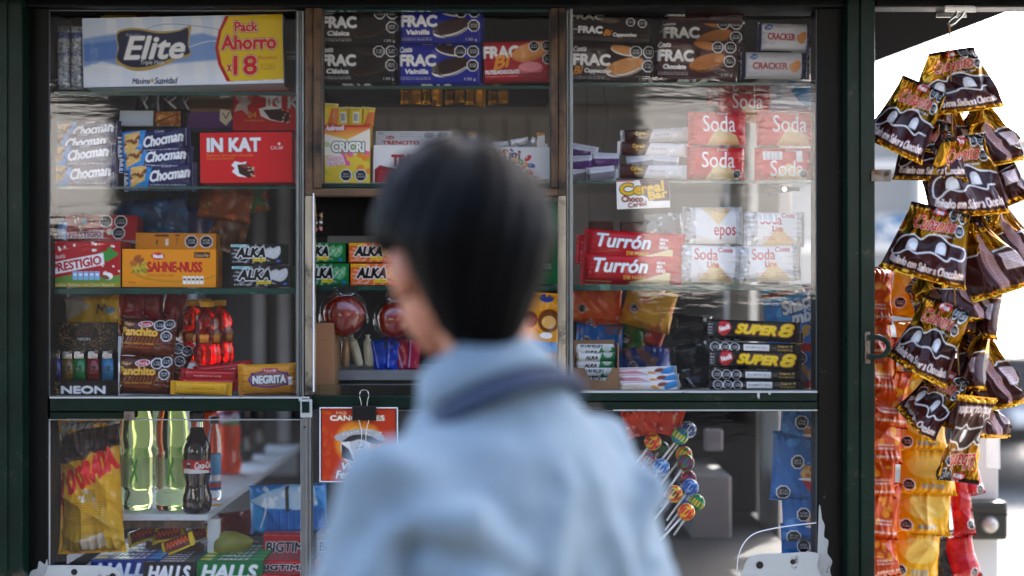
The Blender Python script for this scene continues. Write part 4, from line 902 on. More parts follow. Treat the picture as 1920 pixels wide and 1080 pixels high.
# white chocolate box with raised lid
tb = empty('chocolate_case', (P(775, 342, .05).x, .06, zBC), 'white box of chocolate with red lettering and a raised lid, behind the head', 'chocolate box')
a = Art(700, 272, 852, 343, '#dcdad4'); a.text('TRENCITO', 733, 289, 846, 312, '#b3131f', 3.0); a.poly([(702, 343), (702, 318), (712, 310), (738, 316), (752, 328), (752, 343)], '#8e1219'); a.poly([(708, 343), (712, 320), (730, 320), (740, 343)], '#b5202a'); a.noise('#4a2614', 20, 2, 4, (800, 310, 845, 340))
sub(carton('front', None, None, a, .045, .05, '#b98a5a', (0, .4, 0)), tb)
a = Art(704, 245, 848, 277, '#cfcec8'); a.text('20', 707, 247, 718, 252, K, .8); a.text('TRENCITO', 716, 264, 787, 273, '#b3131f', 1.8); a.ell(731, 258, 8, 3.4, '#b3131f'); a.text('Nestlé', 725, 256, 737, 260, W, .4); a.fine(750, 249, 790, 259, '#8a8a86', 2, .5); a.poly([(798, 248), (812, 248), (814, 254), (810, 259), (798, 259), (794, 254)], '#9a9a95'); a.poly([(824, 248), (838, 248), (840, 254), (836, 259), (824, 259), (820, 254)], '#9a9a95'); a.fine(722, 278, 775, 282, '#77746e', 1, .5)
sub(carton('lid', None, None, a, .096, .003, '#c7a27c', (-14, 0, 0)), tb)
# open white tray of dragees
tb = empty('sweet_tray', (P(960, 338, .05).x, .06, zBC), 'white open carton tray with coloured dragees printed on it, right of the head', 'sweet tray')
a = Art(880, 276, 1031, 337, '#d8d6d0'); a.text('UBI', 944, 285, 976, 308, '#3b2a6a', 2.6, .05)
for (x, y, c, r_) in ((990, 297, '#c8202c', -40), (978, 305, '#2f8f3a', 60), (996, 311, '#2d3f8f', 10), (972, 316, '#4a5fae', 40), (993, 324, '#d02a2a', 30), (984, 311, '#e07a1f', -60), (965, 300, '#e0b021', 10), (950, 316, '#b85c8e', 20), (925, 318, '#e0b021', 0)): a.ell(x, y, 8, 4.6, c, rot=r_); a.ell(x-2, y-1.5, 2.4, 1.1, '#f2e4e0', rot=r_, al=.6)
a.noise('#5c3a6c', 16, 1.5, 3, (925, 280, 975, 290), seed=3); a.noise('#d07a2a', 12, 1.5, 2.6, (925, 280, 978, 290), seed=4); a.text('CHOCOLATE CON CARAMELO', 930, 330, 1014, 335, '#c04a50', .7)
sub(carton('front', None, None, a, .045, .09, '#cfcdc6', (0, -.4, 0)), tb)
for (x0, x1) in ((877, 893), (1007, 1022)):
    a = Art(x0, 248, x1, 277, '#d3cec2'); a.poly([(x0, 248), (x1, 248), (x1, 252), (x0, 256)], '#b8813f'); sub(carton('corner_tab', None, None, a, .046, .004, '#b8813f', (0, 0, 0)), tb)
rg = random.Random(2)
for i in range(7):
    a = Art(0, 0, 34, 14, '#c9c7c4'); a.line([(2, 9), (30, 5)], 2, '#eeeeec'); a.noise('#6a5b52', 5, 1, 3, al=.5, seed=i)
    o = flow('wrapped_sweet', f'silver wrapped sweet in the white carton tray, {("far left", "left", "centre left", "centre", "centre right", "right", "far right")[i]}', 'wrapped sweet', a, .05, .02, (0, 0, 0), 'silver sweets in the carton tray', p=2.5, wr=.004, seed=i, pit=2)
    c = P(902+i*18, 272+rg.uniform(-5, 5), .07); o.location = (c.x, .055+rg.uniform(0, .05), c.z); o.rotation_euler = (R(rg.uniform(-20, 20)), R(rg.uniform(-25, 25)), R(rg.uniform(-40, 40)))
# ------------------------------------------------------------------ serving hatch
a = Art(590, 368, 706, 442, '#070708'); carton('dark_case', 'black case on the top ledge inside the hatch', 'case', a, .22, .12, '#070708', mat='card')
a = Art(586, 392, 604, 436, '#1a1316'); a.noise('#c78a8a', 4, 2, 5, (588, 422, 602, 436)); a.noise('#b58c4a', 3, 2, 4, (588, 398, 602, 410)); a.noise('#c9c9c9', 3, 2, 3, (590, 410, 602, 424)); flow('charm', 'small dark packet with pink and gold marks hanging by the left hatch post', 'packet', a, .08, .015, seal='tb', p=2.5, wr=.004, seed=4)
G = '#0e6b34'; O = '#d2621a'
a = mint_art(566, 494, 654, 535, G, False, '#57a36a'); g1 = carton('mint_box', 'green box of mint candy in the hatch, lower of the two', 'mint box', a, .10, .06, '#0b4f26', group='mint candy boxes')
a = mint_art(556, 455, 648, 492, G, False, '#57a36a'); carton('mint_box', 'green box of mint candy in the hatch, upper of the two', 'mint box', a, .105, .055, '#0b4f26', group='mint candy boxes')
a = mint_art(657, 494, 760, 535, O, False, '#e8a15a'); carton('mint_box', 'orange box of mint candy in the hatch, lower of the two beside the head', 'mint box', a, .10, .06, '#a34a12', group='mint candy boxes')
a = mint_art(654, 455, 750, 492, O, False, '#e8a15a'); carton('mint_box', 'orange box of mint candy in the hatch, upper of the two beside the head', 'mint box', a, .105, .055, '#a34a12', group='mint candy boxes')
# red glazed buns in clear bags, hung by black clips from the ledge
pmat('glaze', '#7d1c0a', .22, coat=.7, bump=.3, bscale=30, var=.45, vscale=25)
def bun(px, py, y, lab, r=.041):
    c = P(px, py, y); b = empty('glazed_bun', c, lab, 'bun', 'glazed buns in clear bags')
    rgn = np.random.RandomState(3)
    MB().lathe([(0, -.030), (r*.55, -.028), (r*.9, -.016), (r, 0), (r*.92, .014), (r*.6, .026), (0, .030)], n=32, axis='y', fn=lambda th, h: 1+.03*math.sin(3*th+1)+.015*math.sin(7*th)).build('dough', 'glaze', b, True)
    mb = MB(); prof = []
    nu, nv = 30, 24; V = []
    for j in range(nv):
        for i in range(nu):
            th = 2*math.pi*i/nu; ph = math.pi*j/(nv-1); rr = r*1.13*(1+.05*math.sin(5*th+3*ph)+.04*math.sin(9*th-4*ph))
            V.append((rr*math.sin(ph)*math.cos(th), rr*.80*math.sin(ph)*math.sin(th), rr*math.cos(ph)*1.03))
    F = [(j*nu+i, j*nu+(i+1) % nu, (j+1)*nu+(i+1) % nu, (j+1)*nu+i) for j in range(nv-1) for i in range(nu)]
    mb.add(V, F).build('bag', 'clear_wrap', b, True)
    # gathered neck of the bag
    MB().lathe([(.016, r*1.0), (.010, r*1.12), (.017, r*1.28), (.022, r*1.36)], n=16, fn=lambda th, h: 1+.15*math.cos(5*th)).build('bag_neck', 'clear_wrap', b, True)
    return b
bun(645, 592, .075, 'round red glazed bun in a clear bag hanging from the hatch ledge'); bun(742, 600, .10, 'red glazed bun in a clear bag half hidden by the face of the passer-by', .037)
def fold_clip(px, py, y, lab):
    c = P(px, py, y); q = empty('binder_clip', c, lab, 'clip'); MB().prism([(-.018, -.007), (.018, -.007), (.018, .007), (-.018, .007)], -.006, .006).build('jaw', 'black_plastic', q, bevel=.001)
    MB().tube([(-.014, -.004, -.007), (-.009, -.006, -.012), (.009, -.006, -.012), (.014, -.004, -.007)], .0008, 6).build('wire', 'steel', q); return q
fold_clip(651, 542, .075, 'black clip holding the bag of the round red bun'); fold_clip(742, 553, .10, 'black clip holding the bag of the half hidden bun')
# sausages and sachets on the ledge
pmat('tan_wrap', '#a9825c', .35, coat=.5); pmat('pale_wrap', '#c9c4a4', .35, coat=.5); pmat('teal_wrap', '#3f8f83', .35, coat=.5)
for i, (px, r_, mt, lab) in enumerate(((624, -12, 'tan_wrap', 'tan wrapped candy roll leaning beside the cardboard box'), (648, 2, 'tan_wrap', 'tan wrapped candy roll standing upright under the round bun'), (668, -16, 'pale_wrap', 'cream wrapped candy roll leaning to the left under the bun'), (691, -3, 'pale_wrap', 'cream wrapped candy roll standing next to the blue sachets'))):
    c = P(px, 662, .14); o = MB().lathe([(0, -.028), (.006, -.027), (.0085, -.022), (.009, 0), (.0085, .022), (.005, .028), (.003, .031), (.005, .036)], n=14).build('candy_roll', mt, None, True); o.location = (c.x, .14, c.z); o.rotation_euler = (0, R(r_), 0); tag(o, lab, 'candy roll', 'candy rolls on the hatch ledge')
c = P(648, 634, .16); o = MB().lathe([(0, -.012), (.012, -.010), (.016, 0), (.012, .010), (0, .012)], n=16).build('wrapped_ball', 'teal_wrap', None, True); o.location = (c.x, .17, c.z); tag(o, 'teal wrapped sweet ball behind the candy rolls', 'sweet')
for i, (x, col, r_, lab) in enumerate(((698, '#16389a', -8, 'blue sachet standing on the hatch ledge, left one'), (722, '#173ca6', 6, 'blue sachet standing on the hatch ledge, right one'), (742, '#8a1732', -10, 'dark red sachet standing on the hatch ledge, left one'), (762, '#99203c', 8, 'dark red sachet standing on the hatch ledge, right one'))):
    a = Art(x, 638, x+26, 696, col); a.line([(x+4, 640), (x+8, 690)], 2, '#9fb4e8', al=.6); flow('sachet', lab, 'sachet', a, .12, .014, (0, r_, 0), 'sachets on the hatch ledge', seal='tb', p=2.5, wr=.004, seed=i)
a = Art(586, 606, 626, 742, '#8a6242'); a.line([(590, 640), (622, 636)], .8, '#6a4a30', al=.6); carton('cardboard_box', 'plain brown cardboard box standing by the left hatch post', 'cardboard box', a, .03, .10, '#7d593b', (0, -1, 0), mat='paper')
# green and yellow goods at the right of the hatch
a = Art(962, 378, 1052, 533, '#0b5a30'); a.poly([(962, 378), (1010, 376), (1052, 400), (1052, 430), (962, 430)], '#0f6e3a'); a.rect(985, 384, 1014, 402, '#dcdcd6'); a.rect(988, 388, 1012, 400, '#a81722'); a.rect(990, 455, 1035, 510, '#0a2a1e', al=.7); a.ell(1012, 480, 6, 6, '#b9c9bf'); a.text('MENTOS', 994, 494, 1034, 505, '#8ea89a', .8)
carton('green_carton', 'dark green carton with a small red label by the right hatch post', 'carton', a, .11, .08, '#0a4a28')
a = Art(960, 548, 1050, 720, '#d08a14'); a.ell(1028, 600, 22, 22, '#6f3a12'); a.ell(1028, 603, 14, 12, '#d9a55a'); a.ell(990, 600, 16, 16, '#7a2a12'); a.ell(1024, 628, 12, 6, '#e9e4da'); a.rect(960, 640, 1050, 660, '#5b8fc4'); a.ell(1022, 690, 18, 12, '#8a2a5a'); a.ell(1022, 690, 14, 9, '#d9a020'); a.ell(1020, 558, 14, 8, '#2a3a7a')
flow('biscuit_bag', 'yellow biscuit bag by the right hatch post', 'biscuit bag', a, .06, .05, (0, 4, 0), seal='tb', p=3, wr=.004, seed=7)
# record sleeve hung on the glass with a clip
a = Art(603, 766, 742, 902, '#b3391f'); a.ell(672, 830, 44, 42, '#d8802a'); a.ell(672, 830, 30, 30, '#e2a03c'); a.blur(9); a.noise('#d86a2a', 26, 2, 5, al=.4, seed=4); a.noise('#c44a26', 16, 3, 7, (603, 800, 625, 900), al=.5, seed=8)
a.text('MIS', 630, 771, 650, 777, '#e6cf9c', .7); a.text('CANCIONES', 618, 778, 722, 789, '#efe3c8', 1.6, out=('#4a1a10', .8))
a.poly([(640, 830), (654, 820), (668, 822), (690, 822), (694, 838), (684, 858), (668, 868), (650, 866), (640, 850)], '#d9d6d0', curve=True); a.poly([(640, 832), (654, 842), (664, 866), (640, 858)], '#3c3a38'); a.poly([(664, 846), (684, 842), (690, 856), (676, 868), (666, 862)], '#a9a7a2', curve=True)
a.poly([(656, 826), (672, 824), (684, 828), (682, 846), (672, 852), (660, 846)], '#b9b6b0', curve=True); a.line([(668, 840), (680, 838)], 1.6, '#2a2826'); a.line([(672, 830), (678, 829)], 1.2, '#2a2826')
a.poly([(634, 827), (640, 818), (660, 812), (690, 812), (712, 820), (718, 830), (700, 832), (676, 824), (656, 828)], '#34322f', curve=True); a.poly([(627, 818), (650, 808), (680, 804), (708, 808), (722, 822), (712, 826), (690, 816), (660, 816), (638, 828)], '#a5a3a0', curve=True); a.noise('#e0deda', 30, .7, 1.4, (640, 806, 715, 816), al=.8)
a.text('Vicente', 641, 865, 704, 880, '#ece6da', 1.6, .35, rot=-4, out=('#3a1a12', 1)); a.text('Fernández', 628, 880, 706, 896, '#ece6da', 1.6, .35, rot=-4, out=('#3a1a12', 1))
rs = empty('record_sleeve', P(672, 834, -.016), 'orange record sleeve showing a singer in a wide hat, clipped to the lower hatch glass', 'record sleeve')
sub(carton('sleeve', None, None, a, -.014, .003, '#8a2a16'), rs)
q = MB().pbox(600, 764, 745, 765.6, -.018, -.009).pbox(600, 902.5, 745, 904, -.018, -.009).pbox(599, 764, 600.6, 904, -.018, -.009).pbox(744, 764, 745.6, 904, -.018, -.009).build('plastic_case', 'white_plastic', rs); q.location = -rs.location
c = P(683, 775, -.021); bc = empty('binder_clip', c, 'large black binder clip with wire handles gripping the orange record sleeve', 'clip')
MB().prism([(-.0225, -.0135), (.0225, -.0135), (.0225, .0135), (-.0225, .0135)], -.003, .007).build('jaw', 'black_plastic', bc, bevel=.0012)
h = [(-.006, 0, .012), (-.0055, -.002, .020), (-.0085, -.003, .033), (-.006, -.003, .042), (0, -.003, .0435), (.006, -.003, .042), (.0085, -.003, .033), (.0055, -.002, .020), (.006, 0, .012)]
MB().tube([Vector(p) for p in spline(h, 5, False)], .0008, 6).build('wire_handle', 'steel', bc, True)
h = [(-.010, -.003, -.012), (-.005, -.006, -.03), (-.0045, -.008, -.052), (-.0105, -.009, -.068), (-.003, -.009, -.075), (.008, -.009, -.072), (.004, -.008, -.052), (.005, -.006, -.03), (.009, -.003, -.012)]
MB().tube([Vector(p) for p in spline(h, 5, False)], .0008, 6).build('wire_handle', 'steel', bc, True)
# ------------------------------------------------------------------ goods, right window
a = frac(1062, 80, 1228, 158, '#21110b', '', 'tan', 'Cappuccino', fx=8); fpack(a, 'dark brown cappuccino biscuit pack, lower of two at the left of the right window', .03, (4, 1.6, 0), 5)
a = Art(1062, 28, 1226, 84, '#20120c'); a.text('FRAC', 1068, 30, 1132, 42, '#b9b6aa', 2); a.text('FRAC', 1084, 54, 1130, 69, W, 2.2); a.text('Bi', 1131, 60, 1148, 72, '#d88a24', 1.4, .4); a.text('Cappuccino', 1149, 65, 1194, 75, W, 1.2, .12); a.ell(1142, 42, 20, 5, '#6a5a48', al=.7); octs(a, (1182, 44, 8), (1204, 46, 8)); a.text('Costa', 1072, 58, 1083, 64, '#cccccc', .5)
fpack(a, 'dark brown cappuccino biscuit pack, upper of two at the left of the right window', .036, (-10, 2, 0), 6)
a = frac(1230, 72, 1388, 150, '#3a0d10', 'Chocolate', 'gold'); fpack(a, 'maroon chocolate biscuit pack, lower of two in the right window', .03, (4, 1, 0), 7)
a = frac(1240, 34, 1400, 110, '#310b0e', 'Chocolate', 'gold'); a.rect(1252, 20, 1290, 30, '#dcdcdc'); fpack(a, 'maroon chocolate biscuit pack, upper of two in the right window', .06, (-8, 0, 0), 8)
a = Art(1245, 18, 1402, 40, '#2d0a0d'); a.rect(1248, 21, 1284, 31, '#d9d9d9'); [a.line([(1251+k*2.2, 22), (1251+k*2.2, 30)], .9, '#222222') for k in range(14)]; fpack(a, 'maroon chocolate biscuit pack lying flat on top of the pair', .04, (0, 1, 0), 9)
def cracker(x0, y0, x1, y1):
    a = Art(x0, y0, x1, y1, '#c9c8cc'); X = lambda u: x0+u*(x1-x0)
    Y = lambda v: y0+v*(y1-y0)
    a.rect(X(-.02), Y(0), X(.06), Y(1), '#23265c'); a.rect(X(.86), Y(0), X(1), Y(1), '#1d1f4c'); a.noise('#5a5f96', 10, 1, 3, (X(.86), Y(0), X(1), Y(1)), al=.6)
    a.ell(X(.17), Y(.22), 8, 5.5, '#2c5a9c', rot=-20); a.text('Costa', X(.12), Y(.14), X(.22), Y(.28), W, .7, .3, rot=-15)
    a.text('mantequilla', X(.28), Y(.2), X(.5), Y(.25), '#c23038', .5); a.text('CRACKER', X(.15), Y(.42), X(.66), Y(.68), '#a3161f', 1.6); a.fine(X(.1), Y(.8), X(.3), Y(.84), '#444a88', 1)
    a.poly([(X(.68), Y(.6)), (X(.74), Y(.4)), (X(.83), Y(.35)), (X(.84), Y(.6)), (X(.76), Y(.78))], '#d2873c', curve=True); a.noise('#3a3a5a', 6, .6, 1, (X(.68), Y(.3), X(.78), Y(.6))); return a
a = cracker(1392, 94, 1522, 146); cr = flow('cracker_pack', 'white cracker pack with navy ends, lower of two under the top right corner', 'cracker pack', a, .035, .04, (2, .5, 0), 'cracker packs', p=4, fin=.03, wr=.002, seed=2)
a = cracker(1424, 40, 1528, 94); flow('cracker_pack', 'white cracker pack with navy ends, upper of two under the top right corner', 'cracker pack', a, .04, .04, (-3, 2, 0), 'cracker packs', p=4, fin=.03, wr=.002, seed=3)
# second shelf: sweets and cereal bars
def purple(x, y, lab, col='#4a2360', rot=0, yf=.04):
    a = Art(x, y, x+54, y+30, '#c6c4c8'); a.poly([(x, y+13), (x+54, y+11), (x+52, y+26), (x+3, y+28)], col); a.rect(x, y+27, x+54, y+30, '#8f8c92'); a.fine(x+6, y+3, x+46, y+10, '#9a98a0', 1, .5)
    return flow('small_wafer', lab, 'wafer', a, yf, .02, (0, rot, 0), 'small purple and white wafers', p=2.6, fin=.04, wr=.003, seed=int(x) % 9)
purple(1108, 285, 'small purple and white wafer at the centre of its heap by the track', rot=2); purple(1060, 290, 'small purple and white wafer at the left of its heap by the track', rot=-2)
purple(1068, 270, 'small purple and white wafer on top of its heap by the track', rot=10, yf=.07); purple(1062, 312, 'small grey wafer lowest in the heap by the track', '#5b5960', -8); purple(1100, 311, 'small grey barcoded wafer lowest and right in the heap', '#6a696e', -5, .03)
purple(1176, 290, 'small silver wafer beside the cereal bars, left one', '#77757a', -6, .05); purple(1220, 290, 'small silver wafer beside the cereal bars, right one', '#8a888c', 6, .05)
def cereal(x, y, lab, rot=0, yf=.04):
    a = Art(x, y, x+134, y+26, '#d2d0cf'); a.poly([(x+8, y), (x+62, y), (x+52, y+26), (x+8, y+26)], '#4a2418'); a.text('Cereal', x+28, y+4, x+50, y+12, '#d8a82a', 1); a.text('Bar', x+34, y+13, x+50, y+19, '#d8a82a', .8); a.text('choco cereal', x+62, y+9, x+92, y+15, '#9a5a4a', .6); a.rect(x, y, x+8, y+26, '#a9a7a6'); a.noise('#f0efee', 6, 1, 4, (x+95, y, x+134, y+26), al=.7)
    return flow('cereal_bar', lab, 'cereal bar', a, yf, .022, (0, rot, 0), 'cereal bars in silver wrappers', p=3, fin=.05, wr=.003, seed=int(y) % 7)
cereal(1155, 308, 'brown and silver cereal bar lowest of its stack on the second shelf', 1); cereal(1158, 266, 'brown and silver cereal bar in the middle of its stack on the second shelf', 2, .05); cereal(1164, 240, 'brown and silver cereal bar on top of its stack on the second shelf', -3, .08)
# red soda cracker packs
def soda(x0, y0, x1, y1, bar=False, low=False):
    a = Art(x0, y0, x1, y1, '#c41a20'); X = lambda u: x0+u*(x1-x0)
    Y = lambda v: y0+v*(y1-y0)
    a.poly([(X(.32), Y(1)), (X(.45), Y(.6)), (X(.55), Y(.5)), (X(.8), Y(.75)), (X(.88), Y(1))], '#d9b680', curve=False); a.noise('#b98a4c', 14, .8, 2, (X(.36), Y(.66), X(.8), Y(1)), al=.6)
    a.text('Costa', X(.5), Y(.04), X(.68), Y(.14), W, .8, .3)
    if bar: a.rect(X(.12), Y(.12), X(.44), Y(.38), '#e6e3df'); [a.line([(X(.14+k*.024), Y(.14)), (X(.14+k*.024), Y(.36))], .8, '#333333') for k in range(12)]; a.rect(X(.68), Y(.1), X(.78), Y(.45), '#e6e3df')
    a.text('Soda', X(.24), Y(.16 if not low else .40), X(.80), Y(.66 if not low else .90), '#f1efec', .5)
    if low: a.octo(X(.8), Y(.82), 8)
    return a
sk = dict(p=3.5, fin=.03, wr=.003, seal='lr')
a = soda(1290, 273, 1400, 336, low=False); a.octo(1383, 326, 8); flow('soda_pack', 'red soda cracker pack, lower one of the left pair in the right window', 'cracker pack', a, .035, .04, (0, 1, 0), 'red soda cracker packs', seed=1, **sk)
a = soda(1292, 205, 1402, 272); flow('soda_pack', 'red soda cracker pack, upper one of the left pair in the right window', 'cracker pack', a, .037, .04, (-6, 0, 0), 'red soda cracker packs', seed=2, **sk)
a = soda(1418, 275, 1530, 337, bar=True, low=True); flow('soda_pack', 'red soda cracker pack with a barcode, lower one of the right pair', 'cracker pack', a, .035, .04, (0, 0, 0), 'red soda cracker packs', seed=3, **sk)
a = soda(1422, 206, 1536, 273); flow('soda_pack', 'red soda cracker pack above the barcoded one', 'cracker pack', a, .037, .04, (-6, 1, 0), 'red soda cracker packs', seed=4, **sk)
a = soda(1350, 165, 1450, 230); flow('soda_pack', 'red soda cracker pack standing behind the two pairs', 'cracker pack', a, .10, .04, (-12, 3, 0), 'red soda cracker packs', seed=5, **sk)
a = Art(1330, 150, 1420, 200, '#9a1820'); a.noise('#c9a070', 8, 2, 6, al=.6); a.text('Soda', 1376, 164, 1412, 176, '#d9c9c4', 1); flow('soda_pack', 'dark red soda cracker pack lying at the very back under the top shelf', 'cracker pack', a, .15, .04, (-5, 6, 0), 'red soda cracker packs', seed=6, **sk)
a = Art(1442, 148, 1535, 214, '#d4d9df'); a.poly([(1480, 148), (1535, 148), (1535, 205), (1500, 190), (1482, 168)], '#3f9ad2', curve=False); a.text('C', 1492, 151, 1510, 163, W, 2.4); a.ell(1460, 178, 5, 5, '#8fb4d4'); flow('blue_white_bag', 'white and sky blue bag behind the red soda crackers', 'snack bag', a, .09, .05, (0, 2, 0), seal='tb', p=2.6, wr=.004, seed=3)
# hanging sign
a = Art(1156, 337, 1256, 391, '#e9e4da'); a.poly([(1200, 337), (1256, 337), (1256, 378), (1224, 378), (1206, 366)], '#4a2430'); a.rect(1156, 335, 1190, 339, '#b8323a')
a.text('Ce', 1162, 342, 1206, 365, '#e2b21c', 3, out=('#1d1512', 1.8)); a.text('real', 1202, 341, 1246, 362, '#e2b21c', 2.4, rot=-6, out=('#1d1512', 1.4)); a.text('Bar', 1215, 357, 1252, 374, '#e2b21c', 2.4, rot=-8, out=('#1d1512', 1.4)); a.text('Choco', 1164, 366, 1206, 379, '#8a3b20', 2, rot=2); a.text('Cereal', 1176, 378, 1212, 388, '#8a3b20', 1.6, rot=-6)
carton('shelf_sign', 'small white and brown card sign with yellow lettering hanging from the second shelf', 'card sign', a, .015, .002, '#e0dcd2', (0, -2, 0))
c = P(1470, 352, .06); pg = empty('clothes_peg', c, 'grey clothes peg hanging below the second right shelf', 'clothes peg')
MB().box(-.035, .03, -.004, .004, -.003, .003, Matrix.Rotation(R(8), 4, 'Y')).build('arm', 'grey_metal', pg); MB().box(-.03, .03, -.004, .004, -.003, .003, Matrix.Translation((0, 0, -.006)) @ Matrix.Rotation(R(-8), 4, 'Y')).build('arm', 'grey_metal', pg); MB().lathe([(.005, -.005), (.005, .005)], (0, 0, -.003), 12, 'y').build('spring', 'steel', pg)
# third shelf: nougat bars and clear cracker packs
def nougat(x0, y0, x1, y1):
    a = Art(x0, y0, x1, y1, '#b3131b'); a.grad('#c4161f', '#9c0f17', 'v'); X = lambda u: x0+u*(x1-x0)
    Y = lambda v: y0+v*(y1-y0)
    a.text('Turrón', X(.12), Y(.16), X(.66), Y(.66), W, 2.4, .25, out=('#5a0a0e', 1)); a.text('DE MANI', X(.42), Y(.74), X(.64), Y(.88), '#d8a03a', 1.2)
    a.poly([(X(.46), Y(.98)), (X(.68), Y(.80)), (X(.84), Y(.60)), (X(.88), Y(.62)), (X(.88), Y(.98))], '#e3cf9a', curve=False); a.line([(X(.5), Y(.96)), (X(.74), Y(.8))], 2, '#f1e4c0')
    for i, t in enumerate(('dos', 'en', 'uno')): a.text(t, X(.74), Y(.22+i*.14), X(.80+(.03 if i != 1 else 0)), Y(.33+i*.14), W, 1.3)
    a.rect(x0, y0, X(.03), y1, '#c8383e'); a.line([(X(.05), Y(.95)), (X(.3), Y(.97))], 2, '#c9a070'); return a
a = nougat(1090, 475, 1280, 532); tu = flow('nougat_bar', 'red nougat bar at the front of its stack', 'nougat bar', a, .03, .03, (0, 2, 0), 'red nougat bars', p=3.5, fin=.025, wr=.002, seed=1)
again(tu, 6, -43, 'red nougat bar behind and above the front one', .006, (-10, 3.5, 0)); again(tu, -8, -30, 'red nougat bar at the back left of the stack', .04, (-4, 5, 0)); again(tu, 0, 4, 'red nougat bar lowest, under the front one', .035, (0, 0, 0))
a = Art(1105, 415, 1150, 436, '#4a1a14'); carton('small_box', 'dark brown little box behind the nougat bars, left one', 'box', a, .12, .04, '#3a130f'); a = Art(1165, 416, 1205, 440, '#54302a'); carton('small_box', 'dark brown little box behind the nougat bars, right one', 'box', a, .12, .04, '#452520')
def clear_pack(x0, y0, x1, y1, lab, yf, rot, seed, flip=False, bar=False):
    a = Art(x0, y0, x1, y1, '#b9b9b7'); X = lambda u: x0+u*(x1-x0)
    Y = lambda v: y0+v*(y1-y0)
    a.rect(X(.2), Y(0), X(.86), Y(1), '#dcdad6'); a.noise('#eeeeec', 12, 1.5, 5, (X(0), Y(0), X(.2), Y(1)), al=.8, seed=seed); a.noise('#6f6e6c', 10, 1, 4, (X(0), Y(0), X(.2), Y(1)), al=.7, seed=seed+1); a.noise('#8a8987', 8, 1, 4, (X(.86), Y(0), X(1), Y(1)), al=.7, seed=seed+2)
    if flip:
        a.poly([(X(.3), Y(.05)), (X(.8), Y(.05)), (X(.58), Y(.5))], '#d9bb84'); a.text('Tapas', X(.5), Y(.1), X(.76), Y(.2), '#b3383a', .8); a.text('epos', X(.5), Y(.55), X(.86), Y(.9), '#b52a2e', 1.3)
    else:
        a.poly([(X(.3), Y(.98)), (X(.56), Y(.42)), (X(.84), Y(.98))], '#d9bb84'); a.noise('#b58c50', 10, .8, 1.6, (X(.42), Y(.6), X(.72), Y(.95)), al=.6, seed=seed); a.text('Soda', X(.24), Y(.08), X(.6), Y(.40), '#b52a2e', 1.2); a.text('Costa', X(.6), Y(.04), X(.82), Y(.18), '#b52a2e', .9, .3); a.text('Line', X(.44), Y(.42), X(.62), Y(.60), '#b52a2e', 1)
        a.fine(X(.3), Y(.74), X(.5), Y(.86), '#b8484a', 2, .7); a.fine(X(.6), Y(.72), X(.8), Y(.86), '#b8484a', 2, .7)
    if bar: a.rect(X(.2), Y(.06), X(.5), Y(.3), '#e6e6e4'); [a.line([(X(.22+k*.025), Y(.08)), (X(.22+k*.025), Y(.27))], .7, '#555555') for k in range(10)]
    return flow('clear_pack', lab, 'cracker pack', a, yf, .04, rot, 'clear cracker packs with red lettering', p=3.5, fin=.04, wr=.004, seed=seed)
clear_pack(1272, 459, 1396, 531, 'clear wrapped cracker pack, lower left of four by the nougat bars', .035, (0, 2, 0), 1); clear_pack(1380, 459, 1506, 529, 'clear wrapped cracker pack, lower right of four on the third right shelf', .035, (0, -1, 0), 2)
clear_pack(1282, 386, 1396, 458, 'clear wrapped cracker pack turned upside down, upper left of four', .04, (-3, 0, 0), 3, True); clear_pack(1398, 396, 1512, 462, 'clear wrapped cracker pack with barcode, upper right of four', .04, (-3, 1, 0), 4, False, True)
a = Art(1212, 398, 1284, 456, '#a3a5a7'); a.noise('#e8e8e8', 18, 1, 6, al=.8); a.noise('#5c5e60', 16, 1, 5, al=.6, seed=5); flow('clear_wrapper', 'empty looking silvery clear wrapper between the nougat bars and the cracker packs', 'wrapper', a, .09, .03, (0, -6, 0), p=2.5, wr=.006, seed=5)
# bottom: hanging snack bags at the back
def snk(n, col2, txt=None):
    def f(a):
        x0, y0, x1, y1 = a.x0, a.y0, a.x1, a.y1; a.noise(col2, 10, 4, 12, (x0, y0, x1, y1), al=.55, seed=n); a.octo(x0+(x1-x0)*.2, y0+(y1-y0)*.6, 8); a.noise('#eadfd0', 5, 1, 4, al=.4, seed=n+3)
        if txt: a.text(txt, x0+(x1-x0)*.2, y0+8, x0+(x1-x0)*.8, y0+26, '#7a2a10', 2, .2)
    return f
plain_bag('orange snack bag hanging at the back of the right window, top left', 1072, 540, 1168, 606, '#cf5216', .24, 3, snk(1, '#e07b22'), 1); plain_bag('orange snack bag hanging just below the top left one', 1090, 575, 1176, 622, '#b9410f', .25, 4, snk(2, '#d9691c'), 2)
plain_bag('yellow and orange snack bag hanging askew at the back of the right window', 1170, 535, 1268, 618, '#c9931a', .23, 14, snk(3, '#c4471a'), 3); plain_bag('green snack bag hanging between the orange and yellow ones', 1160, 575, 1212, 670, '#2f6a26', .26, -8, snk(4, '#7a3418'), 4)
plain_bag('light blue snack bag hanging below the orange ones', 1080, 606, 1172, 662, '#1a66b5', .24, 3, snk(5, '#8a5a2a'), 5); plain_bag('blue snack bag hanging lowest behind the roll carton', 1090, 650, 1176, 712, '#1657a3', .26, -2, snk(6, '#23479a'), 6)
plain_bag('dark blue snack bag hanging beside the green one', 1168, 650, 1262, 712, '#17357a', .25, 2, snk(7, '#a9702a'), 7); plain_bag('dark red snack bag behind the yellow one', 1195, 600, 1250, 652, '#8a1a18', .27, 20, snk(8, '#b52a20'), 8)
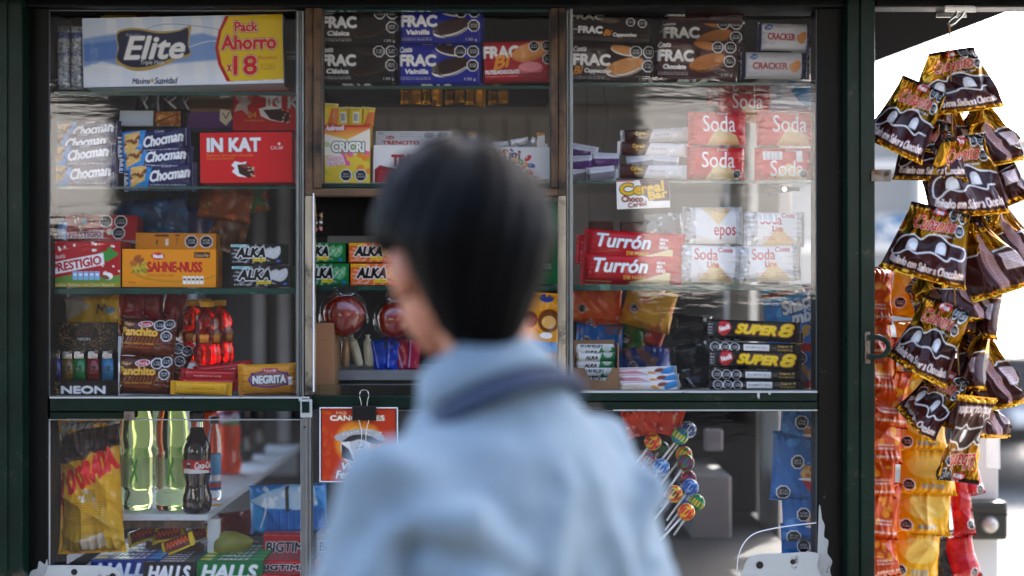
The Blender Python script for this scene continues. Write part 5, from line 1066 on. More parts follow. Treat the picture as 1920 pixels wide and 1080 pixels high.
# carton of mint rolls
vb = empty('roll_carton', P(1117, 735, .05), 'brown cardboard display carton holding stacked mint rolls', 'carton')
vb.location.z = zDR
pts = [(1074, 735), (1074, 690), (1096, 690), (1106, 712), (1136, 714), (1148, 690), (1161, 690), (1161, 735)]
q = MB().prism([(P(x, 0, .03).x-vb.location.x, P(0, y, .03).z-zDR) for x, y in pts], -.022, -.0195).build('front_panel', 'kraft', vb)
q = MB().prism([(P(x, 0, .09).x-vb.location.x, max(0, P(0, y, .09).z-zDR)) for x, y in ((1075, 733), (1076, 638), (1152, 637), (1160, 733))], .038, .041).box(.0405, .043, -.0192, .0378, 0, .088).box(-.045, -.0425, -.0192, .0378, 0, .06).build('back_panel', 'kraft', vb)
def roll(px, py, y, lab, first=[None]):
    c = P(px, py, y)
    if first[0] is None:
        a = Art(0, 0, 78, 40, '#d5d8d4'); a.poly([(48, 18), (78, 12), (78, 40), (44, 40)], '#1d7d43'); a.ell(62, 18, 9, 8, '#b9c4ba'); a.text('VITAFRESH', 8, 6, 54, 16, '#15181a', 1.4, .25); a.text('ALKA', 16, 22, 42, 32, '#15181a', 1.6, .25); a.rect(0, 0, 3, 40, '#c9b7a0')
        nu, nv = 62, 26; U, V = np.meshgrid(np.linspace(0, 1, nu), np.linspace(0, 1, nv)); th = (V-.5)*math.pi*2*.999
        X = (U-.5)*.074; r_ = .0105*np.where((U < .02) | (U > .98), .6, 1); Vv = np.stack([X, -r_*np.cos(th), -r_*np.sin(th)], -1).reshape(-1, 3)
        vv = np.clip(V*2-.5, 0, 1); first[0] = link('mint_roll', raw('roll', Vv, [gridf(nu, nv)[:, ::-1]], a.sample(U, vv).reshape(-1, 4)), 'film'); o = first[0]
    else: o = tree_copy(first[0])
    o.location = c; o.rotation_euler = (R(random.Random(px*py).uniform(-25, 25)), 0, 0); return tag(o, lab, 'mint roll', 'mint rolls in the carton')
for i, yy in enumerate((655, 669, 683, 698, 714)):
    for j in range(1): roll(1116+(i % 2)*2, yy, .062-.003*(i % 2), f'white and green mint roll, {("topmost", "second from the top", "middle one", "second from the bottom", "lowest")[i]} of the column in the carton')
# pink and white bars
def pbar(x, y, lab, rot, yf, c1='#c76a80'):
    a = Art(x, y, x+118, y+22, '#dcd6d2'); a.poly([(x, y+8), (x+40, y+6), (x+62, y+14), (x+20, y+18)], c1, al=.8); a.poly([(x+84, y+6), (x+112, y), (x+112, y+12), (x+90, y+18)], '#2d7fb8'); a.ell(x+84, y+7, 9, 4, '#7a3a28', rot=-10); a.ell(x+70, y+12, 8, 3.4, '#d89a3a', rot=10); a.line([(x+10, y+3), (x+60, y+2)], 1, '#8a3a48'); a.rect(x+112, y, x+118, y+22, '#8f8f8f')
    return flow('almond_bar', lab, 'bar', a, yf, .02, (0, rot, 0), 'pink and white bars', p=3, fin=.03, wr=.002, seed=int(y) % 5)
pbar(1158, 714, 'pink and white bar with almonds, lowest of three beside the roll carton', -1, .03, '#d9c0a0'); pbar(1156, 701, 'pink and white bar, middle of three beside the roll carton', 0, .045); pbar(1152, 688, 'pink and white bar, topmost of three beside the roll carton', -2, .06)
# black chocolate wafers
def super_art(x0, y0, x1, y1):
    a = Art(x0, y0, x1, y1, '#0b0a0b'); X = lambda u: x0+u*(x1-x0)
    Y = lambda v: y0+v*(y1-y0)
    a.fine(X(.01), Y(.2), X(.05), Y(.8), '#bdbdbd', 4, .7); a.poly([(X(.13), Y(.1)), (X(.22), Y(.12)), (X(.24), Y(.5)), (X(.17), Y(.82)), (X(.10), Y(.6))], '#b3131f', curve=True); a.text('Nestlé', X(.11), Y(.28), X(.23), Y(.56), W, 1, .2, rot=-20)
    a.text('SUPER', X(.29), Y(.20), X(.73), Y(.74), '#e8c51d', 3.2, .3, rot=2, out=('#8a4a10', 1.6)); a.text('8', X(.75), Y(.12), X(.93), Y(.82), '#e8c51d', 3.4, .2, out=('#8a4a10', 1.6)); return a
a = super_art(1332, 657, 1506, 694); sp = flow('wafer_stick', 'black wafer stick facing front, lower of two with big yellow letters', 'wafer stick', a, .03, .03, (0, 2, 0), 'black wafer sticks with yellow lettering', p=4, fin=.02, wr=.0015, seed=1)
again(sp, -3, -56, 'black wafer stick facing front, upper of two with big yellow letters', .002, (0, 2, 0))
a = Art(1330, 694, 1508, 714, '#0c0b0c'); octs(a, (1345, 703, 9), (1363, 703, 9), (1381, 703, 9)); a.rect(1398, 697, 1446, 709, '#d9d7d2'); a.fine(1402, 700, 1442, 706, '#444444', 1); a.text('Super 8', 1462, 697, 1490, 703, '#c9a01c', .6); a.fine(1462, 705, 1490, 709, '#c9a01c', 1, .7); a.rect(1496, 698, 1502, 710, '#333333')
s2 = flow('wafer_stick', 'black wafer stick showing its octagons, just below the lower yellow lettering', 'wafer stick', a, .032, .028, (0, 1, 0), 'black wafer sticks showing octagons', p=4, fin=.02, wr=.0015, seed=2)
again(s2, 2, 19, 'black wafer stick showing its octagons, lowest of the whole stack', -.001, (0, .5, 0)); again(s2, -3, -51, 'black wafer stick showing its octagons, between the two yellow letterings', .002, (0, 1.5, 0)); again(s2, 4, -72, 'black wafer stick with octagons tucked behind the upper lettering', .02, (0, 2, 0))
plain_bag('black and silver pouch lying left of the wafer sticks', 1272, 640, 1345, 735, '#101012', .10, -14, lambda a: (a.line([(1284, 704), (1296, 730)], 3, '#c9c9c9'), a.line([(1278, 690), (1292, 688)], 2, '#aaaaaa'), a.noise('#2e2e32', 12, 3, 9, al=.6)), 3, .05, 'pouch', 'black_pouch')
a = Art(1262, 590, 1342, 640, '#0c0c0d'); flow('black_pouch', 'black pouch resting on top of the wafer sticks at the back', 'pouch', a, .16, .06, (0, 4, 0), p=2.6, wr=.005, seed=9)
# snack mix bag and clamp on the right side
a = Art(1438, 534, 1548, 742, '#1d74b8'); a.poly([(1438, 534), (1548, 534), (1548, 552), (1438, 566)], '#4aa8d8'); a.poly([(1438, 548), (1548, 534), (1548, 544), (1438, 560)], '#7a2a1a')
a.ell(1498, 584, 40, 26, '#3d9cd8', rot=-15); a.text('Snack', 1468, 556, 1538, 584, W, 3.4, .2, rot=-14, out=('#0f3f7a', 2.4)); a.text('mix', 1486, 582, 1536, 606, W, 3.4, .2, rot=-10, out=('#0f3f7a', 2.4)); a.noise('#d9a04a', 16, 4, 10, (1490, 610, 1548, 650)); a.noise('#8a4a20', 10, 2, 5, (1490, 610, 1548, 650), seed=5); a.rect(1495, 645, 1548, 662, '#c02a22'); a.octo(1500, 672, 12); a.noise('#c98a4a', 10, 4, 9, (1480, 690, 1548, 715), seed=8); a.rect(1438, 716, 1548, 730, '#c02a22')
flow('snack_mix_bag', 'large shiny blue snack mix bag behind the lower right corner of the window', 'snack bag', a, .11, .06, (0, -4, 0), seal='tb', p=2.5, fin=.03, wr=.005, pleat=.003, seed=5)
# ------------------------------------------------------------------ goods, lower left
a = Art(92, 790, 226, 1042, '#d59a0a'); a.grad('#dda20c', '#a8860c', 'v', 92, 900, 226, 1042)
a.poly([(92, 790), (226, 790), (226, 802), (206, 806), (190, 796), (150, 812), (120, 806), (104, 826), (92, 830)], '#b9bcbd', curve=False); a.noise('#f0f1f1', 20, 2, 6, (92, 790, 226, 812), al=.8)
a.poly([(92, 828), (110, 818), (150, 808), (206, 804), (226, 800), (226, 842), (204, 846), (190, 858), (166, 852), (156, 866), (130, 866), (110, 872), (92, 870)], '#2a130b', curve=False)
a.line([(92, 866), (112, 868), (132, 862), (156, 862), (166, 850), (190, 853), (226, 838)], 2.4, '#5b3520', curve=True)
for i, (t, x, yy, r_) in enumerate((('D', 122, 906, -8), ('O', 145, 898, -12), ('R', 163, 889, -16), ('A', 178, 881, -16), ('D', 193, 873, -16), ('A', 209, 866, -18))): a.text(t, x-11, yy-23, x+11, yy+23, '#d61a1a', 4.6, .12, rot=r_, out=('#e8521c', 1.2))
a.noise('#e9e2d0', 8, 1.5, 4, (140, 922, 172, 944), al=.8, seed=4); a.rect(152, 922, 174, 944, '#6e6a1a', al=.6)
for i in range(10): a.fine(112+i*.6, 944+i*5.2-i*.8, 198, 948+i*5.2-i*.8, '#6a4d0a', 1, .75, i)
a.fine(142, 1000, 186, 1012, '#5a3f0a', 3, .7, 4); a.poly([(138, 1016), (190, 1002), (194, 1026), (146, 1040)], '#bdb3a0', al=.85); a.fine(148, 1016, 184, 1030, '#b5806a', 3, .4)
a.poly([(92, 890), (99, 884), (104, 920), (98, 970), (92, 966)], '#c21a1a')
flow('cocoa_bag', 'big yellow and brown crumpled bag with large red letters, lower left window', 'bag', a, .03, .075, (-4, -3, 0), seal='tb', p=2.6, fin=.02, wr=.011, pleat=.006, seed=8, mat='film', taper=.12, pinch=.08)
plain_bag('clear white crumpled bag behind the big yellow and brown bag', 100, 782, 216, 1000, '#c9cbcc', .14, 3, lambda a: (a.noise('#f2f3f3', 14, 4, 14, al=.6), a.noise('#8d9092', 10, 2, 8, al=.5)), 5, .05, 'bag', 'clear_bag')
def cyl_label(a, r, z0, z1, arc=360, face=-90, name='label', par=None, mat='film'):
    nu, nv = max(24, int((a.x1-a.x0)/PITCH)), max(6, int((a.y1-a.y0)/PITCH)); U, V = np.meshgrid(np.linspace(0, 1, nu), np.linspace(0, 1, nv)); th = np.radians(face-arc/2+U*arc)
    rr = r if np.isscalar(r) else r(1-V)
    Vx = np.stack([rr*np.cos(th), rr*np.sin(th), z1-V*(z1-z0)], -1).reshape(-1, 3)
    return link(name, raw('label', Vx, [gridf(nu, nv)], a.sample(U, V).reshape(-1, 4)), mat, par)
pmat('green_drink', '#e6f0b8', .02, trans=1, ior=1.13); clearmat('pale_label', tint=(.9, .97, .8), haze=.5, hcol='#aebd92', refl=1); pmat('cola', '#0b0403', .06, coat=.6); pmat('orange_drink', '#e2440e', .12, trans=.25, ior=1.33, coat=.5); pmat('cap_grey', '#3a3a3c', .45); pmat('clear_pet', '#f4f8f6', .03, trans=1, ior=1.12); pmat('dark_drink', '#0d0d10', .1, coat=.5)
def big_bottle(px, y, lab, group='clear green drink bottles', liq='green_drink', copy=[None]):
    c = P(px, 540, y); c.z = bz
    if copy[0] is not None: o = tree_copy(copy[0]); o.location = c; o['label'] = lab; return o
    o = empty('drink_bottle', c, lab, 'bottle', group); copy[0] = o
    prof = [(0, .004), (.018, .001), (.028, .004), (.0315, .012), (.0315, .034), (.029, .040), (.0315, .046), (.0315, .108), (.0285, .116), (.0285, .122), (.0315, .130), (.0325, .150), (.031, .175), (.024, .205), (.015, .228), (.013, .250), (.0135, .262), (0, .263)]
    MB().lathe(prof, n=40, fn=lambda th, h: 1+(.05*math.cos(5*th) if h < .012 else 0)).build('drink', liq, o, True)
    a = Art(0, 0, 200, 62, '#aebb8e'); a.grad('#c2cfa4', '#9fae7c', 'h'); a.poly([(78, 8), (88, 8), (96, 24), (106, 6), (116, 6), (103, 32), (112, 56), (100, 56), (94, 40), (84, 56), (74, 56), (88, 30)], '#3f9a3a'); a.rect(60, 44, 100, 47, '#2d3328'); a.rect(0, 56, 200, 62, '#6f9a4a'); a.rect(0, 0, 200, 5, '#e3ead2')
    lb_ = cyl_label(a, .0319, .048, .106, 300, par=o, mat='pale_label')
    m_ = MB()
    for th0, z0, th1, z1 in ((-70, .058, -92, .104), (-94, .058, -72, .104)): m_.tube([(.0321*math.cos(R(th0+(th1-th0)*t)), .0321*math.sin(R(th0+(th1-th0)*t)), z0+(z1-z0)*t) for t in (0, .25, .5, .75, 1)], .0022, 5)
    pmat('leaf_green', '#4fae3c', .4); m_.build('leaf_mark', 'leaf_green', lb_); MB().lathe([(.0145, .258), (.0145, .278), (0, .279)], n=24).build('cap', 'board_white', o, True); return o
big_bottle(256, .16, 'tall clear green drink bottle with leafy label, beside the yellow bag'); big_bottle(322, .16, 'tall clear green drink bottle with leafy label, next to the cola bottle')
big_bottle(236, .42, 'tall clear green drink bottle further back, behind the left one of the front pair'); big_bottle(300, .50, 'tall clear green drink bottle further back, seen between the front pair')
def contour(px, y, lab, liquid, capm, s, art, z0, z1, rl, name='cola_bottle', grp=None):
    c = P(px, 540, y); c.z = bz; o = empty(name, c, lab, 'bottle', grp)
    prof = [(0, .003), (.016, .0), (.0245, .004), (.0275, .016), (.0275, .032), (.0235, .046), (.0225, .058), (.0255, .072), (.0262, .078), (.0262, .104), (.0268, .112), (.0262, .126), (.021, .140), (.015, .152), (.0115, .164)]
    MB().lathe([(r*s, h*s) for r, h in prof]+[(0, .165*s)], n=36, fn=lambda th, h: 1+(.04*math.cos(5*th) if h < .045*s else 0)).build('drink', liquid, o, True)
    MB().lathe([(.0215*s, .1402*s), (.0153*s, .153*s), (.0118*s, .165*s), (.0112*s, .176*s), (.0112*s, .186*s)], n=30).build('neck', 'clear_pet', o, True)
    MB().lathe([(.0145*s, .176*s), (.0145*s, .193*s), (.0135*s, .195*s), (0, .1955*s)], n=28, fn=lambda th, h: 1+.02*math.cos(28*th)).build('cap', capm, o, True)
    if art: cyl_label(art, rl*s, z0*s, z1*s, 330, par=o)
    return o
a = Art(0, 0, 165, 31, '#b3131a'); a.poly([(60, 22), (90, 20), (120, 28), (120, 31), (60, 31)], '#d8d4d0', curve=False); a.text('Coca-Cola', 84, 4, 126, 20, W, 1.3, .3); a.rect(66, 4, 76, 18, '#2a2522'); a.rect(67.5, 6, 74.5, 10, '#cfc8c0'); a.rect(56, 20, 76, 31, '#cfcac4'); a.text('sabor', 100, 22, 118, 28, W, .5)
contour(369, .12, 'small dark cola bottle with red label and grey cap, front of the board', 'cola', 'cap_grey', 1.02, a, .0785, .1035, .0266)
a = Art(0, 0, 165, 40, '#20306a'); a.text('FANTA', 70, 6, 118, 30, W, 2.6, rot=-4); a.poly([(70, 32), (118, 28), (112, 40), (80, 40)], '#4a8a2a')
contour(428, .70, 'orange soda bottle with dark blue label standing further back on the white board', 'orange_drink', 'cap_grey', 1.10, a, .107, .134, .0272, 'soda_bottle')
contour(388, .62, 'orange soda bottle beside the blue labelled one, half hidden by the cola bottle', 'orange_drink', 'cap_grey', 1.10, None, 0, 0, 0, 'soda_bottle')
contour(452, .95, 'dark soda bottle far back on the white board, left one', 'dark_drink', 'cap_grey', 1.15, None, 0, 0, 0, 'soda_bottle'); contour(476, 1.12, 'dark soda bottle far back on the white board, right one', 'dark_drink', 'cap_grey', 1.15, None, 0, 0, 0, 'soda_bottle')
c = P(401, 540, .30); c.z = bz; wb = empty('water_bottle', c, 'clear water bottle with sky blue label behind the cola bottle', 'bottle')
MB().lathe([(0, .003), (.012, 0), (.0145, .004), (.0145, .10), (.0135, .13), (.008, .15), (.008, .165), (0, .166)], n=24).build('water', 'clear_pet', wb, True)
a = Art(0, 0, 90, 70, '#2f86bf'); a.grad('#6db8e0', '#1d5f9a'); a.rect(0, 40, 90, 52, '#e7e2e0'); a.rect(0, 56, 90, 64, '#c8452a'); cyl_label(a, .0148, .02, .095, 350, par=wb); MB().lathe([(.010, .158), (.010, .172), (0, .173)], n=16).build('cap', 'cap_grey', wb, True)
c = P(404, 540, .22); c.z = bz; o = MB().lathe([(0, .0012), (.013, .001), (.014, 0), (.013, -.0005)], n=20).build('bottle_cap', 'cap_yellow', None, True); o.location = (c.x, .22, bz+.0006); tag(o, 'loose flat orange lid lying on the white board beside the cola bottle', 'lid')
# boxes of mint drops on the counter
def drops(x0, x1, ytop, yf, dep, bg, lt, lab, rolls, tc='#e8e8e8'):
    k = kk(yf); top_z = EYE-(ytop-540)*k; w_ = (x1-x0)*k; h = top_z-zCT
    a = Art(x0, ytop, x1, ytop+h/k, bg); a.text('HALLS', x0+8, ytop+6, x1-8, ytop+34, tc, 3.2, .25, out=(lt, 1)); a.poly([(x0, ytop+36), (x1, ytop+28), (x1, ytop+h/k), (x0, ytop+h/k)], lt, al=.6)
    t = Art(0, 0, x1-x0, dep*1000, bg); n = 5; hh = dep*1000/n
    for i in range(n):
        t.rect(0, i*hh, x1-x0, i*hh+hh*.84, rolls); t.rect(0, i*hh+hh*.84, x1-x0, (i+1)*hh, '#0c0c10'); t.text('HALLS', (x1-x0)*.3, i*hh+3, (x1-x0)*.78, i*hh+hh*.7, tc, 1.6, .25); t.rect((x1-x0)*.04, i*hh+2, (x1-x0)*.2, i*hh+hh*.7, '#cdbf2a'); t.rect((x1-x0)*.82, i*hh, x1-x0, i*hh+hh*.84, lt)
    return carton('drops_box', lab, 'sweets box', a, yf, dep, bg, t=t, r=bg)
drops(170, 300, 1049, .03, .17, '#122a72', '#2f86c0', 'dark blue open box of mint drops on the counter, leftmost of three', '#1a2d78')
drops(268, 366, 1054, .02, .11, '#17181a', '#4a4c4f', 'black box of mint drops on the counter, between the blue and green ones', '#222326')
drops(368, 492, 1052, .025, .17, '#0b6a35', '#2f9a4a', 'green box of mint drops on the counter, rightmost of three', '#1b7a3f')
a = Art(272, 1022, 372, 1052, '#6a4a36'); carton('empty_carton', 'empty brown carton flap behind the black box of mint drops', 'carton', a, .14, .05, '#5d402d', (-20, 0, 0), mat='paper')
def red_gum(lab, x0, y0, x1, y1, yf, d, rot=(0, 0, 0), bg='#b3131a', tx=True):
    a = Art(x0, y0, x1, y1, bg); a.line([(x0, y0+3), (x1, y0+5)], .8, '#d8a0a0', al=.6)
    if tx: a.text('BIGTIME', x0+4, y0+(y1-y0)*.34, x1+2, y0+(y1-y0)*.78, '#0c0c0d', 2.0, .1, out=('#e6e2df', 1.4))
    t = Art(0, 0, x1-x0, d*1000, bg)
    for i in range(3): t.text('BIGTIME', 8, 4+i*d*333, x1-x0-4, 4+i*d*333+d*200, '#1a0d0d', 1.6, .1, out=('#c88a88', .8)); t.line([(0, (i+1)*d*333), (x1-x0, (i+1)*d*333)], 1.2, '#6a0a0e')
    return carton('gum_box', lab, 'gum box', a, yf, d, bg, rot, 'red gum boxes' if bg == '#b3131a' else None, t=t)
red_gum('red gum box with black lettering, topmost at the back of its pile', 494, 1000, 580, 1046, .14, .03); red_gum('red gum box at the middle of its pile beside the aluminium upright', 482, 1050, 572, 1075, .05, .07); red_gum('red gum box lowest and nearest in its pile', 468, 1076, 566, 1110, .025, .05)
red_gum('grey gum box with dark lettering, right of the aluminium upright', 594, 1000, 668, 1044, .10, .06, bg='#8d9196'); red_gum('red gum box standing under the grey gum box', 590, 1052, 660, 1095, .05, .08, tx=False)
# chocolate wafers in yellow wrappers
def yel(x, y, lab, rot, yf=.10, tilt=-40):
    a = Art(x, y, x+66, y+34, '#5a1d12'); a.rect(x, y, x+8, y+34, '#d8b414'); a.rect(x+56, y, x+66, y+34, '#d8b414'); a.line([(x+8, y+2), (x+56, y+2)], 3, '#d8b414'); a.line([(x+8, y+32), (x+56, y+32)], 3, '#d8b414'); [a.line([(x+12+k*7, y+23), (x+15+k*7, y+10), (x+18+k*7, y+22)], 2.4, '#d8541c') for k in range(6)]
    return flow('wafer_sweet', lab, 'wafer', a, yf, .014, (tilt, rot, 0), 'small yellow and brown wafers', p=2.8, fin=.05, wr=.003, seed=int(x) % 8)
yel(236, 986, 'small yellow and brown wafer, leftmost under the bottle board', -22, .14); yel(282, 984, 'small yellow and brown wafer in the middle under the bottle board', -14, .13); yel(330, 988, 'small yellow and brown wafer, rightmost under the bottle board', -20, .13); yel(300, 1004, 'small brown wafer lying lowest under the bottle board', -24, .10)
# fruit, wipes, red netting
pmat('pear_skin', '#8a8428', .45, var=.45, vscale=14, dirt=('#5a6a22', .55, .7, 9)); c = P(436, 1022, .13); pe = empty('pear', c, 'yellow green pear lying behind the green box of mint drops', 'pear')
q = MB().lathe([(0, -.040), (.014, -.038), (.026, -.026), (.030, -.010), (.026, .008), (.018, .024), (.011, .036), (.005, .042), (0, .043)], n=24).build('flesh', 'pear_skin', pe, True); q.rotation_euler = (R(10), R(78), 0); q = MB().tube([(0, 0, .042), (.003, 0, .055)], .0015, 6).build('stalk', 'kraft', pe); q.rotation_euler = (R(10), R(78), 0)
c = P(376, 1016, .09); gl = MB().lathe([(0, -.012), (.009, -.009), (.0125, 0), (.009, .009), (0, .012)], n=18).build('glass_marble', 'clear_wrap', None, True); gl.location = c; gl.scale = (1.3, 1, .9); tag(gl, 'clear wrapped brown sweet lying by the pear', 'sweet')
a = Art(462, 912, 612, 1006, '#1c7fc4'); a.poly([(462, 940), (500, 922), (540, 912), (612, 918), (612, 950), (540, 956), (494, 952)], '#a9cbe2', curve=False); a.noise('#e9f1f5', 16, 2, 8, (490, 918, 600, 950), al=.8)
for i in range(8): a.rect(498+i*14, 956, 508+i*14, 1006, '#1766b5'); a.line([(509+i*14, 958), (509+i*14, 1006)], 2, '#0d3f86')
a.poly([(462, 940), (490, 956), (492, 1006), (474, 1006)], '#2a9ad8', curve=False); a.line([(484, 990), (496, 956), (490, 944)], 2.4, W, curve=True); a.rect(534, 914, 541, 962, '#2e3338'); a.rect(546, 926, 568, 958, '#b9d3e2'); a.poly([(590, 918), (612, 918), (612, 960), (598, 958)], '#2a8ad0')
flow('wipes_bag', 'bright blue crinkled bag of blue rolls behind the red gum boxes', 'bag', a, .18, .06, (0, -2, 0), seal='tb', p=3, fin=.02, wr=.006, pleat=.003, seed=2)
plain_bag('red crumpled netting bag on the counter behind the pear', 405, 962, 490, 1012, '#8a1a18', .28, -6, lambda a: (a.noise('#c23a2a', 12, 3, 8, al=.7), a.noise('#3a1412', 10, 2, 6, al=.7)), 7, .05, 'bag', 'red_bag')
a = Art(420, 958, 520, 976, '#a9aaa6'); a.line([(424, 966), (516, 963)], 1, '#7a7b78'); a.line([(424, 970), (516, 968)], 1, '#7a7b78'); carton('paper_pile', 'pile of grey newspapers under the bottle board', 'newspapers', a, .45, .25, '#8d8e8a', (0, 6, 0), mat='paper')
# ------------------------------------------------------------------ goods, lower right
def lolly(px, py, yf, cols, lab, ang=-38, seed=0, sc=1.0):
    c = P(px, py, yf); o = empty('lollipop', c, lab, 'lollipop', 'wrapped lollipops in a bunch'); r = .0165*sc
    nu, nv = 48, 26; U, V = np.meshgrid(np.linspace(0, 1, nu), np.linspace(0, 1, nv)); th = U*2*np.pi; ph = V*np.pi
    rr = r*(1+.035*np.sin(th*8+np.cos(ph)*3)*np.sin(ph)+.02*np.sin(th*13))*np.where(V > .93, .8, 1)
    Vx = np.stack([rr*np.sin(ph)*np.cos(th), rr*np.sin(ph)*np.sin(th), rr*np.cos(ph)], -1).reshape(-1, 3)
    zig = (U*10+.35*np.abs(((V*5) % 2)-1)*2) % 2 < 1; zz = (np.abs(V-.5) < .10)
    C = np.where(zig[..., None], np.array(lin(cols[0])), np.array(lin(cols[1]))); C = np.where(zz[..., None] & (((U*14) % 1) < .6)[..., None], np.array(lin(cols[2])), C)
    C = np.concatenate([C, np.zeros(C.shape[:2]+(1,))], -1).reshape(-1, 4)
    b = link('wrapper', raw('ball', Vx, [gridf(nu, nv)[:, ::-1]], C), 'film', o)
    MB().lathe([(.006*sc, -r*.92), (.0045*sc, -r*1.25), (.0075*sc, -r*1.9)], n=14, fn=lambda t, h: 1+.2*math.cos(5*t)).build('wrapper_skirt', 'clear_wrap', o, True)
    MB().lathe([(.0022, -r-.062), (.0022, -r*.9)], n=10).build('stick', 'white_plastic', o, True)
    o.rotation_euler = (R(random.Random(seed).uniform(-14, 8)), R(ang+random.Random(seed+9).uniform(-6, 6)), R(random.Random(seed+5).uniform(-12, 12))); return o
for i, (x, y, yf, cl, lab) in enumerate(((1275, 818, .09, ('#1d8a3a', '#2f6fb8', '#c9d23a'), 'green and blue lollipop at the top right of the bunch'), (1290, 806, .13, ('#3a6fc0', '#d9dfe6', '#1d3f8a'), 'blue and white lollipop behind the green one at the top'), (1224, 828, .09, ('#d83a1c', '#e8b81c', '#a31414'), 'red and yellow lollipop at the top left of the bunch'),
    (1282, 852, .12, ('#e0661c', '#2f8a3a', '#e8c41c'), 'orange and green lollipop below the top green one'), (1286, 868, .09, ('#7a1420', '#2f6a2a', '#3a2a6a'), 'dark red and green lollipop in the right of the bunch'), (1240, 876, .08, ('#3f86c8', '#a9c4de', '#22549a'), 'pale blue lollipop at the left middle of the bunch'), (1290, 897, .13, ('#8a1a2a', '#4a1a5a', '#c23a3a'), 'maroon lollipop behind the royal blue one'),
    (1294, 914, .09, ('#2a5fb0', '#7fa8d8', '#143a86'), 'royal blue lollipop at the right of the bunch'), (1264, 926, .07, ('#d9481c', '#e8c41c', '#2a1a10'), 'red and yellow dotted lollipop in the middle of the bunch'), (1306, 942, .12, ('#1d7a3a', '#2f9a6a', '#d9d23a'), 'green lollipop low at the right of the bunch'), (1292, 936, .15, ('#24509a', '#4a8ad0', '#c9d8e8'), 'blue lollipop hidden between the green and the lowest one'), (1287, 960, .07, ('#e0521c', '#e8b01c', '#c21a1a'), 'orange and yellow lollipop, lowest of the bunch'),
    (1215, 862, .14, ('#b34a6a', '#6a8ab0', '#d8d8d8'), 'pink and blue lollipop at the far left of the bunch'), (1242, 840, .15, ('#1a5a34', '#0f3a24', '#2f7a44'), 'small dark green lollipop deep inside the bunch'), (1222, 910, .14, ('#3a5a9a', '#c23a4a', '#d8d8e0'), 'blue and red lollipop at the left edge beside the shoulder'))):
    lolly(x, y, yf, cl, lab, 38, i, .8 if 'small' in lab else 1)
for i, (x, y, lab) in enumerate(((1196, 790, 'left'), (1226, 784, 'middle'), (1256, 788, 'right'))):
    a = Art(x-26, y-24, x+26, y+30, '#d8401c'); a.noise('#b31a14', 10, 3, 9, al=.7, seed=i); a.noise('#f0b8a0', 8, 1, 4, al=.7, seed=i+4); flow('red_wrapper', f'shiny red orange sweet wrapper above the lollipops, {lab} one of three', 'wrapper', a, .12, .03, (0, -15+15*i, 0), 'red orange wrappers above the lollipops', seal='tb', p=2.4, wr=.006, seed=i)
def bluebag(rect, yf, rot, lab, seed):
    x0, y0, x1, y1 = rect; a = Art(x0, y0, x1, y1, '#155f9e'); X = lambda u: x0+u*(x1-x0)
    Y = lambda v: y0+v*(y1-y0)
    a.noise('#3d8fc8', 7, 4, 14, al=.5, seed=seed); a.poly([(X(.5), Y(.66)), (X(1), Y(.62)), (X(1), Y(.86)), (X(.66), Y(.84))], '#b3201a'); a.ell(X(.82), Y(.58), (x1-x0)*.34, (y1-y0)*.13, '#d9a860'); a.noise('#b5702c', 14, 3, 8, (X(.55), Y(.48), X(1), Y(.66)), seed=seed); a.ell(X(.8), Y(.66), (x1-x0)*.36, 3, '#e9e4dc'); a.octo(X(.42), Y(.42), 13); a.octo(X(.2), Y(.86), 13); a.fine(X(.6), Y(.4), X(.96), Y(.46), '#7fb0d8', 1, .8)
    return flow('chips_bag', lab, 'snack bag', a, yf, .05, (0, rot, 0), 'blue snack bags in the lower right window', seal='tb', p=2.4, fin=.03, wr=.005, pleat=.003, seed=seed)
bluebag((1466, 752, 1556, 850), .08, 4, 'blue snack bag, topmost of the column in the lower right window', 1); bluebag((1450, 812, 1560, 944), .075, 3, 'blue snack bag, second in the column in the lower right window', 2)
bluebag((1470, 926, 1560, 1020), .085, -2, 'blue snack bag, third in the column in the lower right window', 3); bluebag((1468, 984, 1560, 1080), .10, -1, 'blue snack bag, lowest of the column in the lower right window', 4)
